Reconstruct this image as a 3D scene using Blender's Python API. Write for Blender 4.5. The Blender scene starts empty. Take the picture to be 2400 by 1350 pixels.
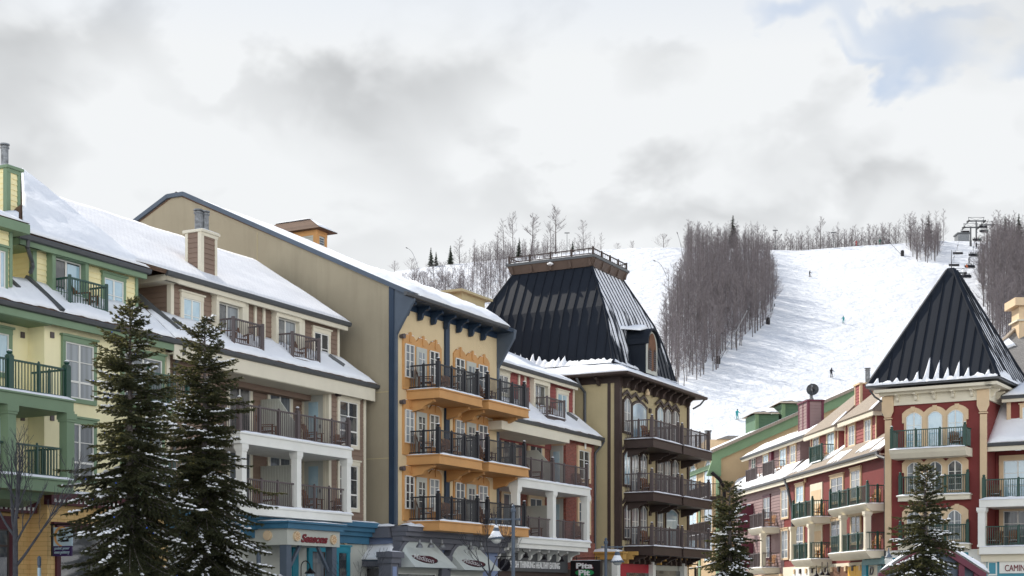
import bpy, math, random
import numpy as np
from math import sin, cos, pi, atan2, sqrt, radians
from mathutils import Vector, noise

sc = bpy.context.scene
COL = sc.collection
# ------------------------------------------------------------------ camera, sky, sun
cam = bpy.data.cameras.new('camera'); cam_o = bpy.data.objects.new('camera', cam); COL.objects.link(cam_o)
cam_o.location = (0, 0, 1.7); cam_o.rotation_euler = (pi/2, 0, 0)
cam.sensor_width = 36; cam.lens = 52.5; cam.shift_x = 0; cam.shift_y = (1400-675)/2400
cam.clip_start = 0.5; cam.clip_end = 6000
sc.camera = cam_o
sc.view_settings.view_transform = 'Standard'; sc.view_settings.look = 'None'
sc.view_settings.exposure = 0.62; sc.view_settings.gamma = 1
SUN_AZ = atan2(-0.75, 0.66); SUN_EL = radians(43)
sun = bpy.data.lights.new('sun', 'SUN'); sun.energy = 3.5; sun.angle = radians(0.5); sun.color = (1, 0.94, 0.85)
sun_o = bpy.data.objects.new('sun', sun); COL.objects.link(sun_o)
sdir = Vector((sin(SUN_AZ)*cos(SUN_EL), cos(SUN_AZ)*cos(SUN_EL), sin(SUN_EL)))
sun_o.rotation_euler = sdir.to_track_quat('Z', 'Y').to_euler(); sun_o.location = sdir*200

def px_dir(px, py):                      # azimuth and elevation of a point of the sky
    x = (px-1200)/3500; z = (1400-py)/3500
    return math.atan(x), math.atan(z/sqrt(1+x*x))

def make_world():
    w = bpy.data.worlds.new('World'); sc.world = w; w.use_nodes = True
    nt = w.node_tree; N = nt.nodes; L = nt.links; N.clear()
    def n(t, **k):
        a = N.new(t)
        for q, v in k.items(): setattr(a, q, v)
        return a
    def m(op, a, b=None, c=None):
        x = n('ShaderNodeMath', operation=op)
        for i, v in enumerate((a, b, c)):
            if v is None: continue
            if isinstance(v, (int, float)): x.inputs[i].default_value = v
            else: L.new(v, x.inputs[i])
        return x.outputs[0]
    out = n('ShaderNodeOutputWorld')
    sky = n('ShaderNodeTexSky', sky_type='NISHITA', sun_disc=False, sun_elevation=SUN_EL, sun_rotation=SUN_AZ)
    b1 = n('ShaderNodeBackground'); b1.inputs[1].default_value = 0.095; L.new(sky.outputs[0], b1.inputs[0])
    tc = n('ShaderNodeTexCoord'); sp = n('ShaderNodeSeparateXYZ'); L.new(tc.outputs['Generated'], sp.inputs[0])
    az = m('ARCTAN2', sp.outputs[0], sp.outputs[1]); el = m('ARCSINE', sp.outputs[2])
    cb = n('ShaderNodeCombineXYZ'); L.new(az, cb.inputs[0]); L.new(m('MULTIPLY', el, 1.15), cb.inputs[1])
    def noi(scale, detail, rough, dist=0.0, off=0):
        t = n('ShaderNodeTexNoise'); t.noise_dimensions = '3D'
        mp = n('ShaderNodeMapping'); mp.inputs['Location'].default_value = (off, off*.7, off*.3)
        mp.inputs['Rotation'].default_value = (0, 0, 0.35); mp.inputs['Scale'].default_value = (0.9, 1.1, 1)
        L.new(cb.outputs[0], mp.inputs[0]); L.new(mp.outputs[0], t.inputs['Vector'])
        t.inputs['Scale'].default_value = scale; t.inputs['Detail'].default_value = detail
        t.inputs['Roughness'].default_value = rough; t.inputs['Distortion'].default_value = dist
        return t.outputs[0]
    n1 = noi(5.0, 4, .5, .3, 3.1); n2 = noi(15, 4, .5, .2, 8.4)
    waz = m('ADD', az, m('MULTIPLY', m('SUBTRACT', n1, .5), .13))
    wel = m('ADD', el, m('MULTIPLY', m('SUBTRACT', n2, .5), .14))
    def blob(px, py, rx, ry, amp):
        a, e = px_dir(px, py)
        dx = m('DIVIDE', m('SUBTRACT', waz, a), rx/3500); dy = m('DIVIDE', m('SUBTRACT', wel, e), ry/3500)
        r = m('ADD', m('MULTIPLY', dx, dx), m('MULTIPLY', dy, dy))
        return m('MULTIPLY', m('EXPONENT', m('MULTIPLY', r, -1.0)), amp)
    def total(bl):
        s = None
        for b in bl:
            o = blob(*b); s = o if s is None else m('ADD', s, o)
        return s
    shade = total([(60, 130, 260, 75, -.26), (330, 90, 170, 60, -.12), (180, 320, 230, 75, -.24), (560, 210, 170, 55, -.15), (860, 280, 230, 80, -.33),
                   (1080, 170, 260, 90, -.2), (1130, 390, 260, 70, -.14), (1620, 140, 160, 80, -.22), (1500, 460, 420, 75, -.24), (1820, 300, 160, 80, -.1),
                   (2050, 470, 420, 50, -.17), (700, 60, 250, 70, .12), (420, 330, 230, 80, .14), (1400, 300, 260, 90, .12), (1900, 150, 200, 80, .14),
                   (2230, 300, 230, 110, .12), (600, 480, 300, 60, .08), (900, 540, 300, 60, -.1), (20, 330, 100, 80, -.1)])
    blue = total([(2090, 100, 130, 55, .85), (1905, 50, 100, 42, .75), (2380, 85, 80, 50, .6), (2180, 20, 150, 30, .5), (360, 312, 60, 22, .35), (2000, 165, 70, 26, .55)])
    # brightness of the cloud deck: base + detail + shaded bellies, plus unseen fill added behind the viewer to brighten shaded facades
    up = 0.0
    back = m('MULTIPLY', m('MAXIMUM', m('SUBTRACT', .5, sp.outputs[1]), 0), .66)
    br = m('ADD', m('ADD', .59, m('MULTIPLY', m('SUBTRACT', n1, .5), .46)), m('MULTIPLY', m('SUBTRACT', n2, .5), .24))
    br = m('MAXIMUM', m('ADD', br, m('MULTIPLY', shade, .5)), .33)
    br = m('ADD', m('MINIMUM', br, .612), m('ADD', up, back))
    warm = n('ShaderNodeMix', data_type='RGBA'); warm.inputs[6].default_value = (.93, .965, 1.0, 1); warm.inputs[7].default_value = (.975, .985, .985, 1)
    L.new(m('MULTIPLY', br, .9), warm.inputs[0]); warm.clamp_factor = True
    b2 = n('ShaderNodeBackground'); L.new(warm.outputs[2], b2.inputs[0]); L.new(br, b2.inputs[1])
    zen = m('MINIMUM', m('MULTIPLY', m('MAXIMUM', m('SUBTRACT', sp.outputs[2], .34), 0), 4.0), 1.0)
    cov0 = m('SUBTRACT', 1.0, m('MINIMUM', m('MAXIMUM', m('MULTIPLY', m('SUBTRACT', m('ADD', blue, m('MULTIPLY', m('SUBTRACT', n2, .5), .8)), .36), .95), 0), .55))
    cov = m('MULTIPLY', cov0, m('SUBTRACT', 1.0, m('MULTIPLY', zen, m('MINIMUM', m('MAXIMUM', m('ADD', n1, .45), 0), 1))))
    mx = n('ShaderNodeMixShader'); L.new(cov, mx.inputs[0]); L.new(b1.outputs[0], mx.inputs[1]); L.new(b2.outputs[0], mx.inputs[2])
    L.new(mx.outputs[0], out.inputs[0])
make_world()

# ------------------------------------------------------------------ materials
MATS = {}
def mat(name, col, rough=.7, var=.12, vs=1.5, bump=0, bs=20, kind=None, ang=0, **k):
    if name in MATS: return MATS[name]
    M = bpy.data.materials.new(name); M.use_nodes = True; nt = M.node_tree; N = nt.nodes; L = nt.links
    P = N['Principled BSDF']; P.inputs['Roughness'].default_value = rough
    P.inputs['Specular IOR Level'].default_value = k.get('spec', .3)
    P.inputs['Metallic'].default_value = k.get('metal', 0)
    geo = N.new('ShaderNodeNewGeometry'); pos = geo.outputs['Position']
    def mth(op, a, b=None):
        x = N.new('ShaderNodeMath'); x.operation = op
        for i, v in enumerate((a, b)):
            if v is None: continue
            if isinstance(v, (int, float)): x.inputs[i].default_value = v
            else: L.new(v, x.inputs[i])
        return x.outputs[0]
    def noi(scale, det=4, vec=None, rough_=.6):
        t = N.new('ShaderNodeTexNoise'); t.inputs['Scale'].default_value = scale; t.inputs['Detail'].default_value = det
        t.inputs['Roughness'].default_value = rough_; L.new(vec or pos, t.inputs['Vector']); return t.outputs[0]
    def mapped(scale=(1, 1, 1), rot=0):
        mp = N.new('ShaderNodeMapping'); mp.vector_type = 'POINT'; mp.inputs['Scale'].default_value = scale
        mp.inputs['Rotation'].default_value = (0, 0, rot); L.new(pos, mp.inputs[0]); return mp.outputs[0]
    def mixc(f, a, b):
        x = N.new('ShaderNodeMix'); x.data_type = 'RGBA'; x.clamp_factor = True
        if isinstance(f, (int, float)): x.inputs[0].default_value = f
        else: L.new(f, x.inputs[0])
        for i, v in ((6, a), (7, b)):
            if isinstance(v, tuple): x.inputs[i].default_value = (*v[:3], 1)
            else: L.new(v, x.inputs[i])
        return x.outputs[2]
    def ramp(v, a, b):
        r = N.new('ShaderNodeMapRange'); L.new(v, r.inputs[0]); r.inputs[1].default_value = a; r.inputs[2].default_value = b; return r.outputs[0]
    dark = tuple(c*(1-var) for c in col); lite = tuple(min(1, c*(1+var)) for c in col)
    big = noi(vs, 5)
    c = mixc(ramp(big, .3, .7), dark, lite)
    height = None
    if kind == 'weathered':                                   # streaks that run down the wall
        st = noi(1, 4, mapped((2.5, 2.5, .25)))
        c = mixc(mth('MULTIPLY', ramp(st, .5, .8), k.get('streak', .35)), c, tuple(x*.62 for x in col))
    if kind == 'brick':
        mp = N.new('ShaderNodeMapping'); mp.inputs['Rotation'].default_value = (0, 0, -ang); L.new(pos, mp.inputs[0])
        s = N.new('ShaderNodeSeparateXYZ'); L.new(mp.outputs[0], s.inputs[0]); cb = N.new('ShaderNodeCombineXYZ')
        L.new(s.outputs[0], cb.inputs[0]); L.new(s.outputs[2], cb.inputs[1])
        b = N.new('ShaderNodeTexBrick'); L.new(cb.outputs[0], b.inputs[0]); b.inputs['Scale'].default_value = k.get('bscale', 3.2)
        b.inputs['Color1'].default_value = (*lite, 1); b.inputs['Color2'].default_value = (*dark, 1)
        b.inputs['Mortar'].default_value = (*k.get('mortar', (.3, .25, .22)), 1); b.inputs['Mortar Size'].default_value = k.get('msize', .022)
        c = b.outputs['Color']; height = mth('SUBTRACT', 1, b.outputs['Fac'])
    if kind == 'shingle':
        mp = N.new('ShaderNodeMapping'); mp.inputs['Rotation'].default_value = (0, 0, -ang); L.new(pos, mp.inputs[0])
        s = N.new('ShaderNodeSeparateXYZ'); L.new(mp.outputs[0], s.inputs[0]); cb = N.new('ShaderNodeCombineXYZ')
        L.new(s.outputs[0], cb.inputs[0]); L.new(mth('MULTIPLY', s.outputs[2], 1.6), cb.inputs[1])
        b = N.new('ShaderNodeTexBrick'); L.new(cb.outputs[0], b.inputs[0]); b.inputs['Scale'].default_value = 2.2
        b.inputs['Color1'].default_value = (*lite, 1); b.inputs['Color2'].default_value = (*dark, 1)
        b.inputs['Mortar'].default_value = (*tuple(x*.45 for x in col), 1); b.inputs['Mortar Size'].default_value = .03
        c = mixc(ramp(noi(9), .35, .7), b.outputs['Color'], dark); height = mth('SUBTRACT', 1, b.outputs['Fac'])
    if kind == 'curtain':
        wv = noi(1, 2, mapped((9, 9, .05)))
        c = mixc(ramp(wv, .38, .62), tuple(x*.6 for x in col), col)
    if kind == 'glass':                                       # dim room, or painted sky in the blue panes, with paler shapes
        rm = noi(1.1, 3, mapped((1, 1, .8)))
        c = mixc(ramp(rm, .5, .62), col, k.get('col2', (.2, .2, .2)))
    if kind == 'snowy_metal':                                 # snow stuck in runs down a metal roof
        st = noi(1, 6, mapped((1.25, 1.25, .2))); lowz = N.new('ShaderNodeSeparateXYZ'); L.new(pos, lowz.inputs[0])
        f = ramp(mth('ADD', st, mth('MULTIPLY', mth('SUBTRACT', lowz.outputs[2], k.get('zmid', 18)), k.get('zk', .03))), k.get('t0', .5), k.get('t1', .56))
        fine = ramp(noi(22, 3), .3, .5)
        f = mth('MULTIPLY', f, mth('ADD', .55, mth('MULTIPLY', fine, .45)))
        c = mixc(f, c, (.86, .88, .92))
    if kind == 'snow':
        bn = noi(k.get('s1', 1.3), 6); fn = noi(k.get('s2', 14), 3)
        height = mth('ADD', mth('MULTIPLY', bn, 1.0), mth('MULTIPLY', fn, k.get('fine', .12)))
    if kind == 'bark':
        c = mixc(ramp(noi(14), .4, .65), dark, lite)
    L.new(c, P.inputs['Base Color'])
    if bump:
        if height is None: height = noi(bs, 4)
        B = N.new('ShaderNodeBump'); B.inputs['Strength'].default_value = min(1, bump); B.inputs['Distance'].default_value = k.get('dist', .03)
        L.new(height, B.inputs['Height']); L.new(B.outputs[0], P.inputs['Normal'])
    if k.get('coat'):
        P.inputs['Coat Weight'].default_value = 1; P.inputs['Coat Roughness'].default_value = .03; P.inputs['Coat IOR'].default_value = k['coat']
    if k.get('trans'):
        tr = N.new('ShaderNodeBsdfTranslucent'); tr.inputs[0].default_value = (*k['trans'], 1)
        ms = N.new('ShaderNodeMixShader'); ms.inputs[0].default_value = .35; L.new(P.outputs[0], ms.inputs[1]); L.new(tr.outputs[0], ms.inputs[2])
        L.new(ms.outputs[0], N['Material Output'].inputs[0])
    MATS[name] = M; return M

LA = atan2(.8841, .4673)      # heading of the left row of facades
yellow = mat('yellow_paint', (.86, .79, .50), .75, .05, .6, .25, 60, 'weathered', streak=.14)
yellow2 = mat('yellow_lap_boards', (.85, .76, .44), .75, .05, .8)
green = mat('sage_green_paint', (.19, .275, .175), .6, .08, 1)
dgreen = mat('dark_green_rail_paint', (.014, .06, .045), .4, .1, 3, spec=.5)
pine_green = mat('bright_green_trim', (.17, .27, .15), .6, .08, 1)
brown = mat('brown_lap_boards', (.235, .165, .125), .75, .07, .9)
cream = mat('cream_paint', (.70, .65, .52), .65, .05, 1, .1, 30)
white = mat('off_white_paint', (.78, .78, .73), .6, .05, 1, .1, 30)
taupe = mat('taupe_rail_paint', (.105, .085, .085), .5, .08, 2)
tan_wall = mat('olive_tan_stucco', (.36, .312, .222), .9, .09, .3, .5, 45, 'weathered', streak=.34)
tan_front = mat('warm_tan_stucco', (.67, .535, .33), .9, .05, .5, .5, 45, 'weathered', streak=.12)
navy = mat('navy_paint', (.022, .042, .075), .45, .1, 1.5)
slate_blue = mat('slate_blue_paint', (.085, .11, .145), .5, .08, 1.5)
orange = mat('orange_paint', (.56, .30, .115), .6, .08, 1.2, .1, 30)
black_rail = mat('black_rail_paint', (.016, .018, .024), .4, .1, 2, spec=.5)
red = mat('barn_red_paint', (.185, .036, .033), .7, .08, 1, .15, 40)
red_board = mat('red_lap_boards', (.29, .085, .078), .7, .08, 1)
mauve = mat('mauve_lap_boards', (.27, .185, .18), .7, .08, 1)
brick = mat('red_brick', (.24, .065, .045), .85, .22, 3, .6, kind='brick', ang=LA, mortar=(.28, .2, .17), dist=.01)
ochre = mat('ochre_block', (.64, .44, .20), .85, .06, 2, .5, kind='brick', ang=LA, mortar=(.42, .27, .08), bscale=1.6, msize=.012, dist=.01)
maroon = mat('maroon_paint', (.07, .014, .022), .5, .1, 2)
dbrown = mat('dark_brown_paint', (.055, .038, .033), .5, .1, 2)
mtan = mat('khaki_stucco', (.50, .42, .25), .9, .06, .5, .5, 45, 'weathered', streak=.15)
metal_roof = mat('charcoal_metal_roof', (.014, .018, .026), .6, .1, .6, .05, 6, spec=.14)
metal_snow = mat('charcoal_metal_roof_with_snow_runs', (.016, .02, .03), .45, .1, .6, kind='snowy_metal', zmid=18.2, zk=.055, t0=.40, t1=.50)
metal_snow2 = mat('black_metal_roof_with_snow_lines', (.02, .022, .028), .4, .1, .6, kind='snowy_metal', zmid=16, zk=-.02, t0=.42, t1=.52)
gutter_m = mat('grey_metal_gutter', (.07, .075, .08), .45, .1, 3, spec=.5)
flue_m = mat('galvanised_flue', (.20, .21, .22), .45, .5, 6, metal=.5)
shingle = mat('brown_cedar_shingles', (.17, .105, .07), .9, .25, 3, .7, kind='shingle', ang=LA, dist=.03)
shingle_tan = mat('tan_asphalt_shingles', (.36, .305, .245), .9, .12, 3, .4, kind='shingle', ang=LA, dist=.02)
shingle_grey = mat('grey_asphalt_shingles', (.26, .25, .24), .9, .15, 3, .5, kind='shingle', ang=-.57, dist=.02)
snow = mat('snow', (.88, .90, .93), .85, .02, .7, .45, kind='snow', s1=2.2, s2=16, dist=.10, spec=.2)
snow_rows = mat('thin_snow_over_shingle_rows', (.87, .88, .90), .85, .05, 2.5, .7, kind='shingle', ang=LA, dist=.02)
for _n in MATS['thin_snow_over_shingle_rows'].node_tree.nodes:
    if _n.type == 'TEX_BRICK': _n.inputs['Mortar'].default_value = (.66, .66, .68, 1); _n.inputs['Mortar Size'].default_value = .02
vinyl = mat('white_window_vinyl', (.74, .73, .68), .5, .04, 2)
trim_tan = mat('peach_tan_trim', (.66, .50, .32), .65, .06, 1.5, .1, 30)
g_dark = mat('window_pane_dark_room', (.035, .04, .045), .25, .3, 1, kind='glass', col2=(.13, .13, .12), coat=1.65)
g_curt = mat('window_pane_net_curtain', (.30, .33, .35), .6, .1, 1, kind='curtain', coat=1.5)
g_blue = mat('window_pane_pale_blue', (.33, .50, .60), .3, .1, .5, kind='glass', col2=(.42, .58, .66), coat=2.0)  # blue sky reflection put into the pane colour
g_grey = mat('window_pane_grey_blind', (.13, .15, .17), .5, .2, 1, kind='curtain', coat=1.5)
wood = mat('brown_wood', (.16, .075, .04), .7, .25, 5)
wood_lit = mat('sunlit_and_honey_wood', (.40, .20, .08), .7, .2, 5)  # chair wood with sunlight put into the colour; plain honey for carvings
stone = mat('grey_paving', (.25, .25, .25), .9)
teal = mat('teal_paint', (.02, .22, .30), .5, .1, 2)
blue_p = mat('dusty_blue_paint', (.045, .145, .235), .5, .08, 2)
putty = mat('putty_paint', (.47, .48, .43), .6, .05, 1)
lavender = mat('lavender_blue_paint', (.23, .29, .45), .6, .06, 1)
greyp = mat('grey_cornice_paint', (.13, .135, .16), .55, .08, 1.5)
canvas_m = mat('pale_canvas', (.50, .54, .52), .8, .05, 2)
sign_black = mat('sign_black', (.012, .01, .012), .4)
sign_red = mat('sign_dark_red', (.16, .012, .02), .45)
sign_white = mat('sign_white', (.8, .8, .8), .5, .02)
sign_green = mat('sign_green', (.02, .25, .08), .5, .05)
purple = mat('sign_purple', (.04, .02, .09), .5)
pale_blue = mat('sign_pale_blue', (.42, .55, .62), .5, .03)
yel = mat('bright_yellow_paint', (.75, .42, .03), .5, .05)
redp = mat('crimson_paint', (.38, .015, .035), .5, .1)
plum = mat('plum_paint', (.13, .03, .05), .5, .1)
barkm = mat('grey_brown_bark', (.125, .108, .104), .9, .45, .25, kind='bark')
twigm = mat('purple_brown_twigs', (.188, .165, .17), .9, .42, .22, kind='bark')
needle = mat('spruce_needles', (.042, .052, .029), .6, .6, 2.2, trans=(.19, .175, .06))
fir = mat('far_conifer_needles', (.035, .045, .03), .8, .3, .5)
# ------------------------------------------------------------------ pixel <-> place
Z1=(0,320,2.5); Z2=(0,810,2.5); Z3=(380,420,2.5); Z4=(480,860,2.754); B1=(900,560,3.0685); B2=(900,920,3.139); B3=(1330,820,2.5465)
B4=(1140,560,3.375); C1=(1640,840,2.648); C2=(2000,600,3.375); C3=(2000,950,3.375); C4=(1500,460,2.6667); C5=(900,460,3.243)
D1=(860,1200,6); D2=(1240,1180,4.8); D3=(600,1190,8); D4=(0,1110,5.623); D5=(1700,1180,5.714); D6=(2080,1130,6.1375); D7=(2220,490,6.428); PX=(0,0,1)
def full(T, x, y): return T[0]+x/T[2], T[1]+y/T[2]
def ray(px, py): return Vector(((px-1200)/3500, 1, (1400-py)/3500))
CAM = Vector((0, 0, 1.7))
def at(px, py, Y): return CAM+ray(px, py)*Y
def on_plane(T, x, y, a, b, c):                        # the point of plane abc seen at that place of the photograph
    n = (b-a).cross(c-a); r = ray(*full(T, x, y)); return CAM+r*((a-CAM).dot(n)/r.dot(n))
class Fr:
    def __init__(s, o, d):
        s.o = Vector((o[0], o[1])); s.d = Vector(d).normalized(); s.n = Vector((s.d.y, -s.d.x))
    @staticmethod
    def vp(px, Y, vp):
        d = Vector(((vp-1200)/3500, 1)); o = ((px-1200)/3500*Y, Y)
        if (d.x*o[1]-o[0]*d.y) < 0: d = -d
        return Fr(o, d)
    def off(s, p): return Fr(s.o+s.n*p, s.d)
    def side(s, u): return Fr(s.o+s.d*u, s.n)           # wall facing the low-u end; its u runs outward (= p of this frame)
    def side2(s, u): return Fr(s.o+s.d*u, -s.n)         # wall facing the high-u end; its u runs inward
    def pt(s, u, z, p=0):
        q = s.o+s.n*p+s.d*u; return Vector((q.x, q.y, z))
    def u(s, T, x, p=0):
        k = (T[0]+x/T[2]-1200)/3500; o = s.o+s.n*p
        return (k*o.y-o.x)/(s.d.x-k*s.d.y)
    def q(s, T, x, y, p=0):
        u = s.u(T, x, p); Y = (s.o+s.n*p+s.d*u).y
        return u, 1.7+(1400-(T[1]+y/T[2]))/3500*Y
    def z(s, T, x, y, p=0): return s.q(T, x, y, p)[1]
    def rect(s, T, x0, y0, x1, y1, p=0):
        u0, z1 = s.q(T, x0, y0, p); z0 = s.z(T, x0, y1, p); return u0, s.u(T, x1, p), z0, z1
class MB:
    def __init__(s): s.v = []; s.f = []
    def add(s, vs, fs):
        b = len(s.v); s.v += [tuple(v) for v in vs]; s.f += [tuple(i+b for i in f) for f in fs]; return s
    def hexa(s, c):                                      # 8 corners: bottom ring then top ring
        return s.add(c, [(0, 3, 2, 1), (4, 5, 6, 7), (0, 1, 5, 4), (1, 2, 6, 5), (2, 3, 7, 6), (3, 0, 4, 7)])
    def box(s, F, u0, u1, z0, z1, p0, p1):
        c = [F.pt(u, z, p) for z in (z0, z1) for u, p in ((u0, p1), (u1, p1), (u1, p0), (u0, p0))]
        return s.hexa(c)
    def beam(s, a, b, w, h, up=None):
        a = Vector(a); b = Vector(b); d = (b-a).normalized(); up = Vector(up or (0, 0, 1))
        if abs(d.dot(up)) > .98: up = Vector((0, 1, 0))
        x = d.cross(up).normalized()*w/2; y = x.cross(d).normalized()*h/2
        return s.hexa([a-x-y, a+x-y, b+x-y, b-x-y, a-x+y, a+x+y, b+x+y, b-x+y])
    def poly(s, pts, ext):                               # closed polygon pushed along ext
        n = len(pts); ext = Vector(ext); pts = [Vector(p) for p in pts]
        return s.add(pts+[p+ext for p in pts], [tuple(range(n)), tuple(range(2*n-1, n-1, -1))]+[(i, i+n, (i+1) % n+n, (i+1) % n) for i in range(n)])
    def fpoly(s, F, uz, p0, p1): return s.poly([F.pt(u, z, p0) for u, z in uz], F.pt(0, 0, p1)-F.pt(0, 0, p0))
    def cyl(s, a, b, r0, r1, n=8, cap=True):
        a = Vector(a); b = Vector(b); d = (b-a).normalized(); t = Vector((0, 0, 1)) if abs(d.z) < .9 else Vector((1, 0, 0))
        x = d.cross(t).normalized(); y = d.cross(x)
        vs = [c+(x*cos(2*pi*i/n)+y*sin(2*pi*i/n))*r for c, r in ((a, r0), (b, r1)) for i in range(n)]
        fs = [(i, (i+1) % n, (i+1) % n+n, i+n) for i in range(n)]
        if cap: fs += [tuple(range(n-1, -1, -1)), tuple(range(n, 2*n))]
        return s.add(vs, fs)
    def tube(s, pts, r, n=6):
        for a, b in zip(pts, pts[1:]): s.cyl(a, b, r, r, n)
        return s
    def lathe(s, c, prof, n=10):
        c = Vector(c); vs = [c+Vector((r*cos(2*pi*i/n), r*sin(2*pi*i/n), z)) for r, z in prof for i in range(n)]
        fs = [(j*n+i, j*n+(i+1) % n, (j+1)*n+(i+1) % n, (j+1)*n+i) for j in range(len(prof)-1) for i in range(n)]
        fs += [tuple(range(n-1, -1, -1)), tuple(range((len(prof)-1)*n, len(prof)*n))]
        return s.add(vs, fs)
    def siding(s, F, u0, u1, z0, z1, p, bh=.2):          # lapped boards, each proud at its foot
        z = z0
        while z < z1-.02:
            t = min(z+bh, z1)
            s.add([F.pt(u0, z, p+.035), F.pt(u1, z, p+.035), F.pt(u1, t, p+.006), F.pt(u0, t, p+.006), F.pt(u0, z, p), F.pt(u1, z, p)],
                  [(0, 1, 2, 3), (4, 5, 1, 0)]); z = t
        return s
    def snow(s, A, B, C, D, h=.15, nx=24, ny=6, seed=0, ragged=0.0, up=(0, 0, 1), lip=0.0):
        # A-B lower edge, D-C upper edge; a soft quilt of snow lying on that slope
        up = Vector(up); g = []
        for j in range(ny+1):
            for i in range(nx+1):
                a = i/nx; b = j/ny
                lo = A.lerp(B, a); hi = D.lerp(C, a)
                st = 0
                if ragged: st = ragged*(noise.noise(Vector((a*nx*.55+seed*9.1, seed*3.7, 0)))+.35)
                q = lo.lerp(hi, max(-lip, st)*(1-b)+b*1.0 if b < 1 else 1)
                e = min(1, min(a, 1-a)*nx/1.2) if h > .03 else 1
                k = h*(.75+.6*noise.noise(q*.9+Vector((seed, 0, 0)))+.2*noise.noise(q*3.3))
                if j == 0: k *= .45
                g.append(q+up*max(.012, k*e))
        vs = list(g); fs = []
        W = nx+1
        for j in range(ny):
            for i in range(nx): fs.append((j*W+i, j*W+i+1, (j+1)*W+i+1, (j+1)*W+i))
        rim = [i for i in range(W)]+[j*W+nx for j in range(1, ny+1)]+[ny*W+i for i in range(nx-1, -1, -1)]+[j*W for j in range(ny-1, 0, -1)]
        nrm = (B-A).cross(D-A).normalized()
        if nrm.z < 0: nrm = -nrm
        b0 = len(vs)
        for r in rim:
            q = g[r]; dd = (q-A).dot(nrm); vs.append(q-nrm*(dd-.004))
        n = len(rim)
        for i in range(n): fs.append((rim[i], b0+i, b0+(i+1) % n, rim[(i+1) % n]))
        return s.add(vs, fs)
    def ridge_snow(s, a, b, w, h, seed=0, n=None):        # a low line of snow on a ledge
        a = Vector(a); b = Vector(b); L = (b-a).length; n = n or max(3, int(L/.35)); d = (b-a).normalized(); x = Vector((d.y, -d.x, 0)).normalized()
        vs = []; fs = []
        for i in range(n+1):
            c = a.lerp(b, i/n); e = .35 if i in (0, n) else 1; k = h*e*(.75+.7*abs(noise.noise(c*1.7+Vector((seed, 1, 2)))))
            ww = w*(.9+.25*noise.noise(c*2.1+Vector((seed, 5, 2))))
            vs += [c-x*ww/2, c-x*ww*.33+Vector((0, 0, k*.85)), c+x*ww*.25+Vector((0, 0, k)), c+x*ww/2]
        for i in range(n):
            for j in range(3): fs.append((i*4+j, i*4+4+j, i*4+5+j, i*4+1+j))
        return s.add(vs, fs)
    def pieces(s):
        par = list(range(len(s.v)))
        def find(i):
            while par[i] != i: par[i] = par[par[i]]; i = par[i]
            return i
        for f in s.f:
            for i in f[1:]: par[find(i)] = find(f[0])
        out = {}
        for f in s.f: out.setdefault(find(f[0]), []).append(f)
        res = []
        for fs in out.values():
            ids = sorted({i for f in fs for i in f}); mp = {i: k for k, i in enumerate(ids)}; q = MB(); q.v = [s.v[i] for i in ids]; q.f = [tuple(mp[i] for i in f) for f in fs]; res.append(q)
        return res
    def build(s, name, m, parent=None, smooth=False, label=None):
        if name in ('corner_trim', 'porch_post', 'roof_rib', 'porch_brace', 'dentil', 'beam', 'platform_bracket', 'window_hood', 'door_casing', 'barge_board'):
            ps = s.pieces()
            if len(ps) > 1: return [p._build(name, m, parent, smooth, label) for p in ps][0]
        return s._build(name, m, parent, smooth, label)
    def _build(s, name, m, parent=None, smooth=False, label=None):
        me = bpy.data.meshes.new(name)
        off = Vector((0, 0, 0)); q = parent
        while q is not None: off += q.location; q = q.parent
        if s.v:
            vv = np.array(s.v, dtype=float)-np.array(off)
            loc = Vector((0, 0, 0))
            if parent is not None:
                ctr = (vv.min(0)+vv.max(0))/2; ctr[2] = vv[:, 2].min(); loc = Vector(ctr); vv = vv-ctr
            me.from_pydata(vv.tolist(), [], s.f)
        me.materials.append(m)
        o = bpy.data.objects.new(name, me); COL.objects.link(o)
        if parent is not None: o.parent = parent; o.location = loc
        if smooth: me.polygons.foreach_set('use_smooth', [True]*len(me.polygons))
        if label: o['label'] = label
        return o
def tag(o, label=None, cat=None, group=None, kind=None):
    for k, v in (('label', label), ('category', cat), ('group', group), ('kind', kind)):
        if v: o[k] = v
    return o
def thing(name, loc, label, cat, group=None):
    o = bpy.data.objects.new(name, None); COL.objects.link(o); o.location = loc; o.empty_display_size = .3
    return tag(o, label, cat, group)
def copy_tree(o, parent=None):
    c = o.copy(); COL.objects.link(c); c.parent = parent
    for ch in list(o.children): copy_tree(ch, c)
    return c
def text_geo(body, size=1, ext=.01, shear=0, bold=0):
    cu = bpy.data.curves.new('t', 'FONT'); cu.body = body; cu.size = size; cu.extrude = ext; cu.shear = shear; cu.offset = bold; cu.resolution_u = 3
    o = bpy.data.objects.new('t', cu); COL.objects.link(o); bpy.context.view_layer.update()
    me = o.evaluated_get(bpy.context.evaluated_depsgraph_get()).to_mesh()
    vs = [v.co.copy() for v in me.vertices]; fs = [tuple(p.vertices) for p in me.polygons]
    o.evaluated_get(bpy.context.evaluated_depsgraph_get()).to_mesh_clear(); bpy.data.objects.remove(o); bpy.data.curves.remove(cu)
    return vs, fs
def lettering(F, body, u0, u1, z0, z1, p, name, m, parent, shear=0, bold=0, tilt=0):
    vs, fs = text_geo(body, 1, .02, shear, bold)
    x0 = min(v.x for v in vs); x1 = max(v.x for v in vs); y0 = min(v.y for v in vs); y1 = max(v.y for v in vs)
    mb = MB(); mb.add([F.pt(u0+(v.x-x0)/(x1-x0)*(u1-u0), z0+(v.y-y0)/(y1-y0)*(z1-z0)+tilt*(v.x-x0)/(x1-x0), p+v.z) for v in vs], fs)
    return mb.build(name, m, parent)
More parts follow.
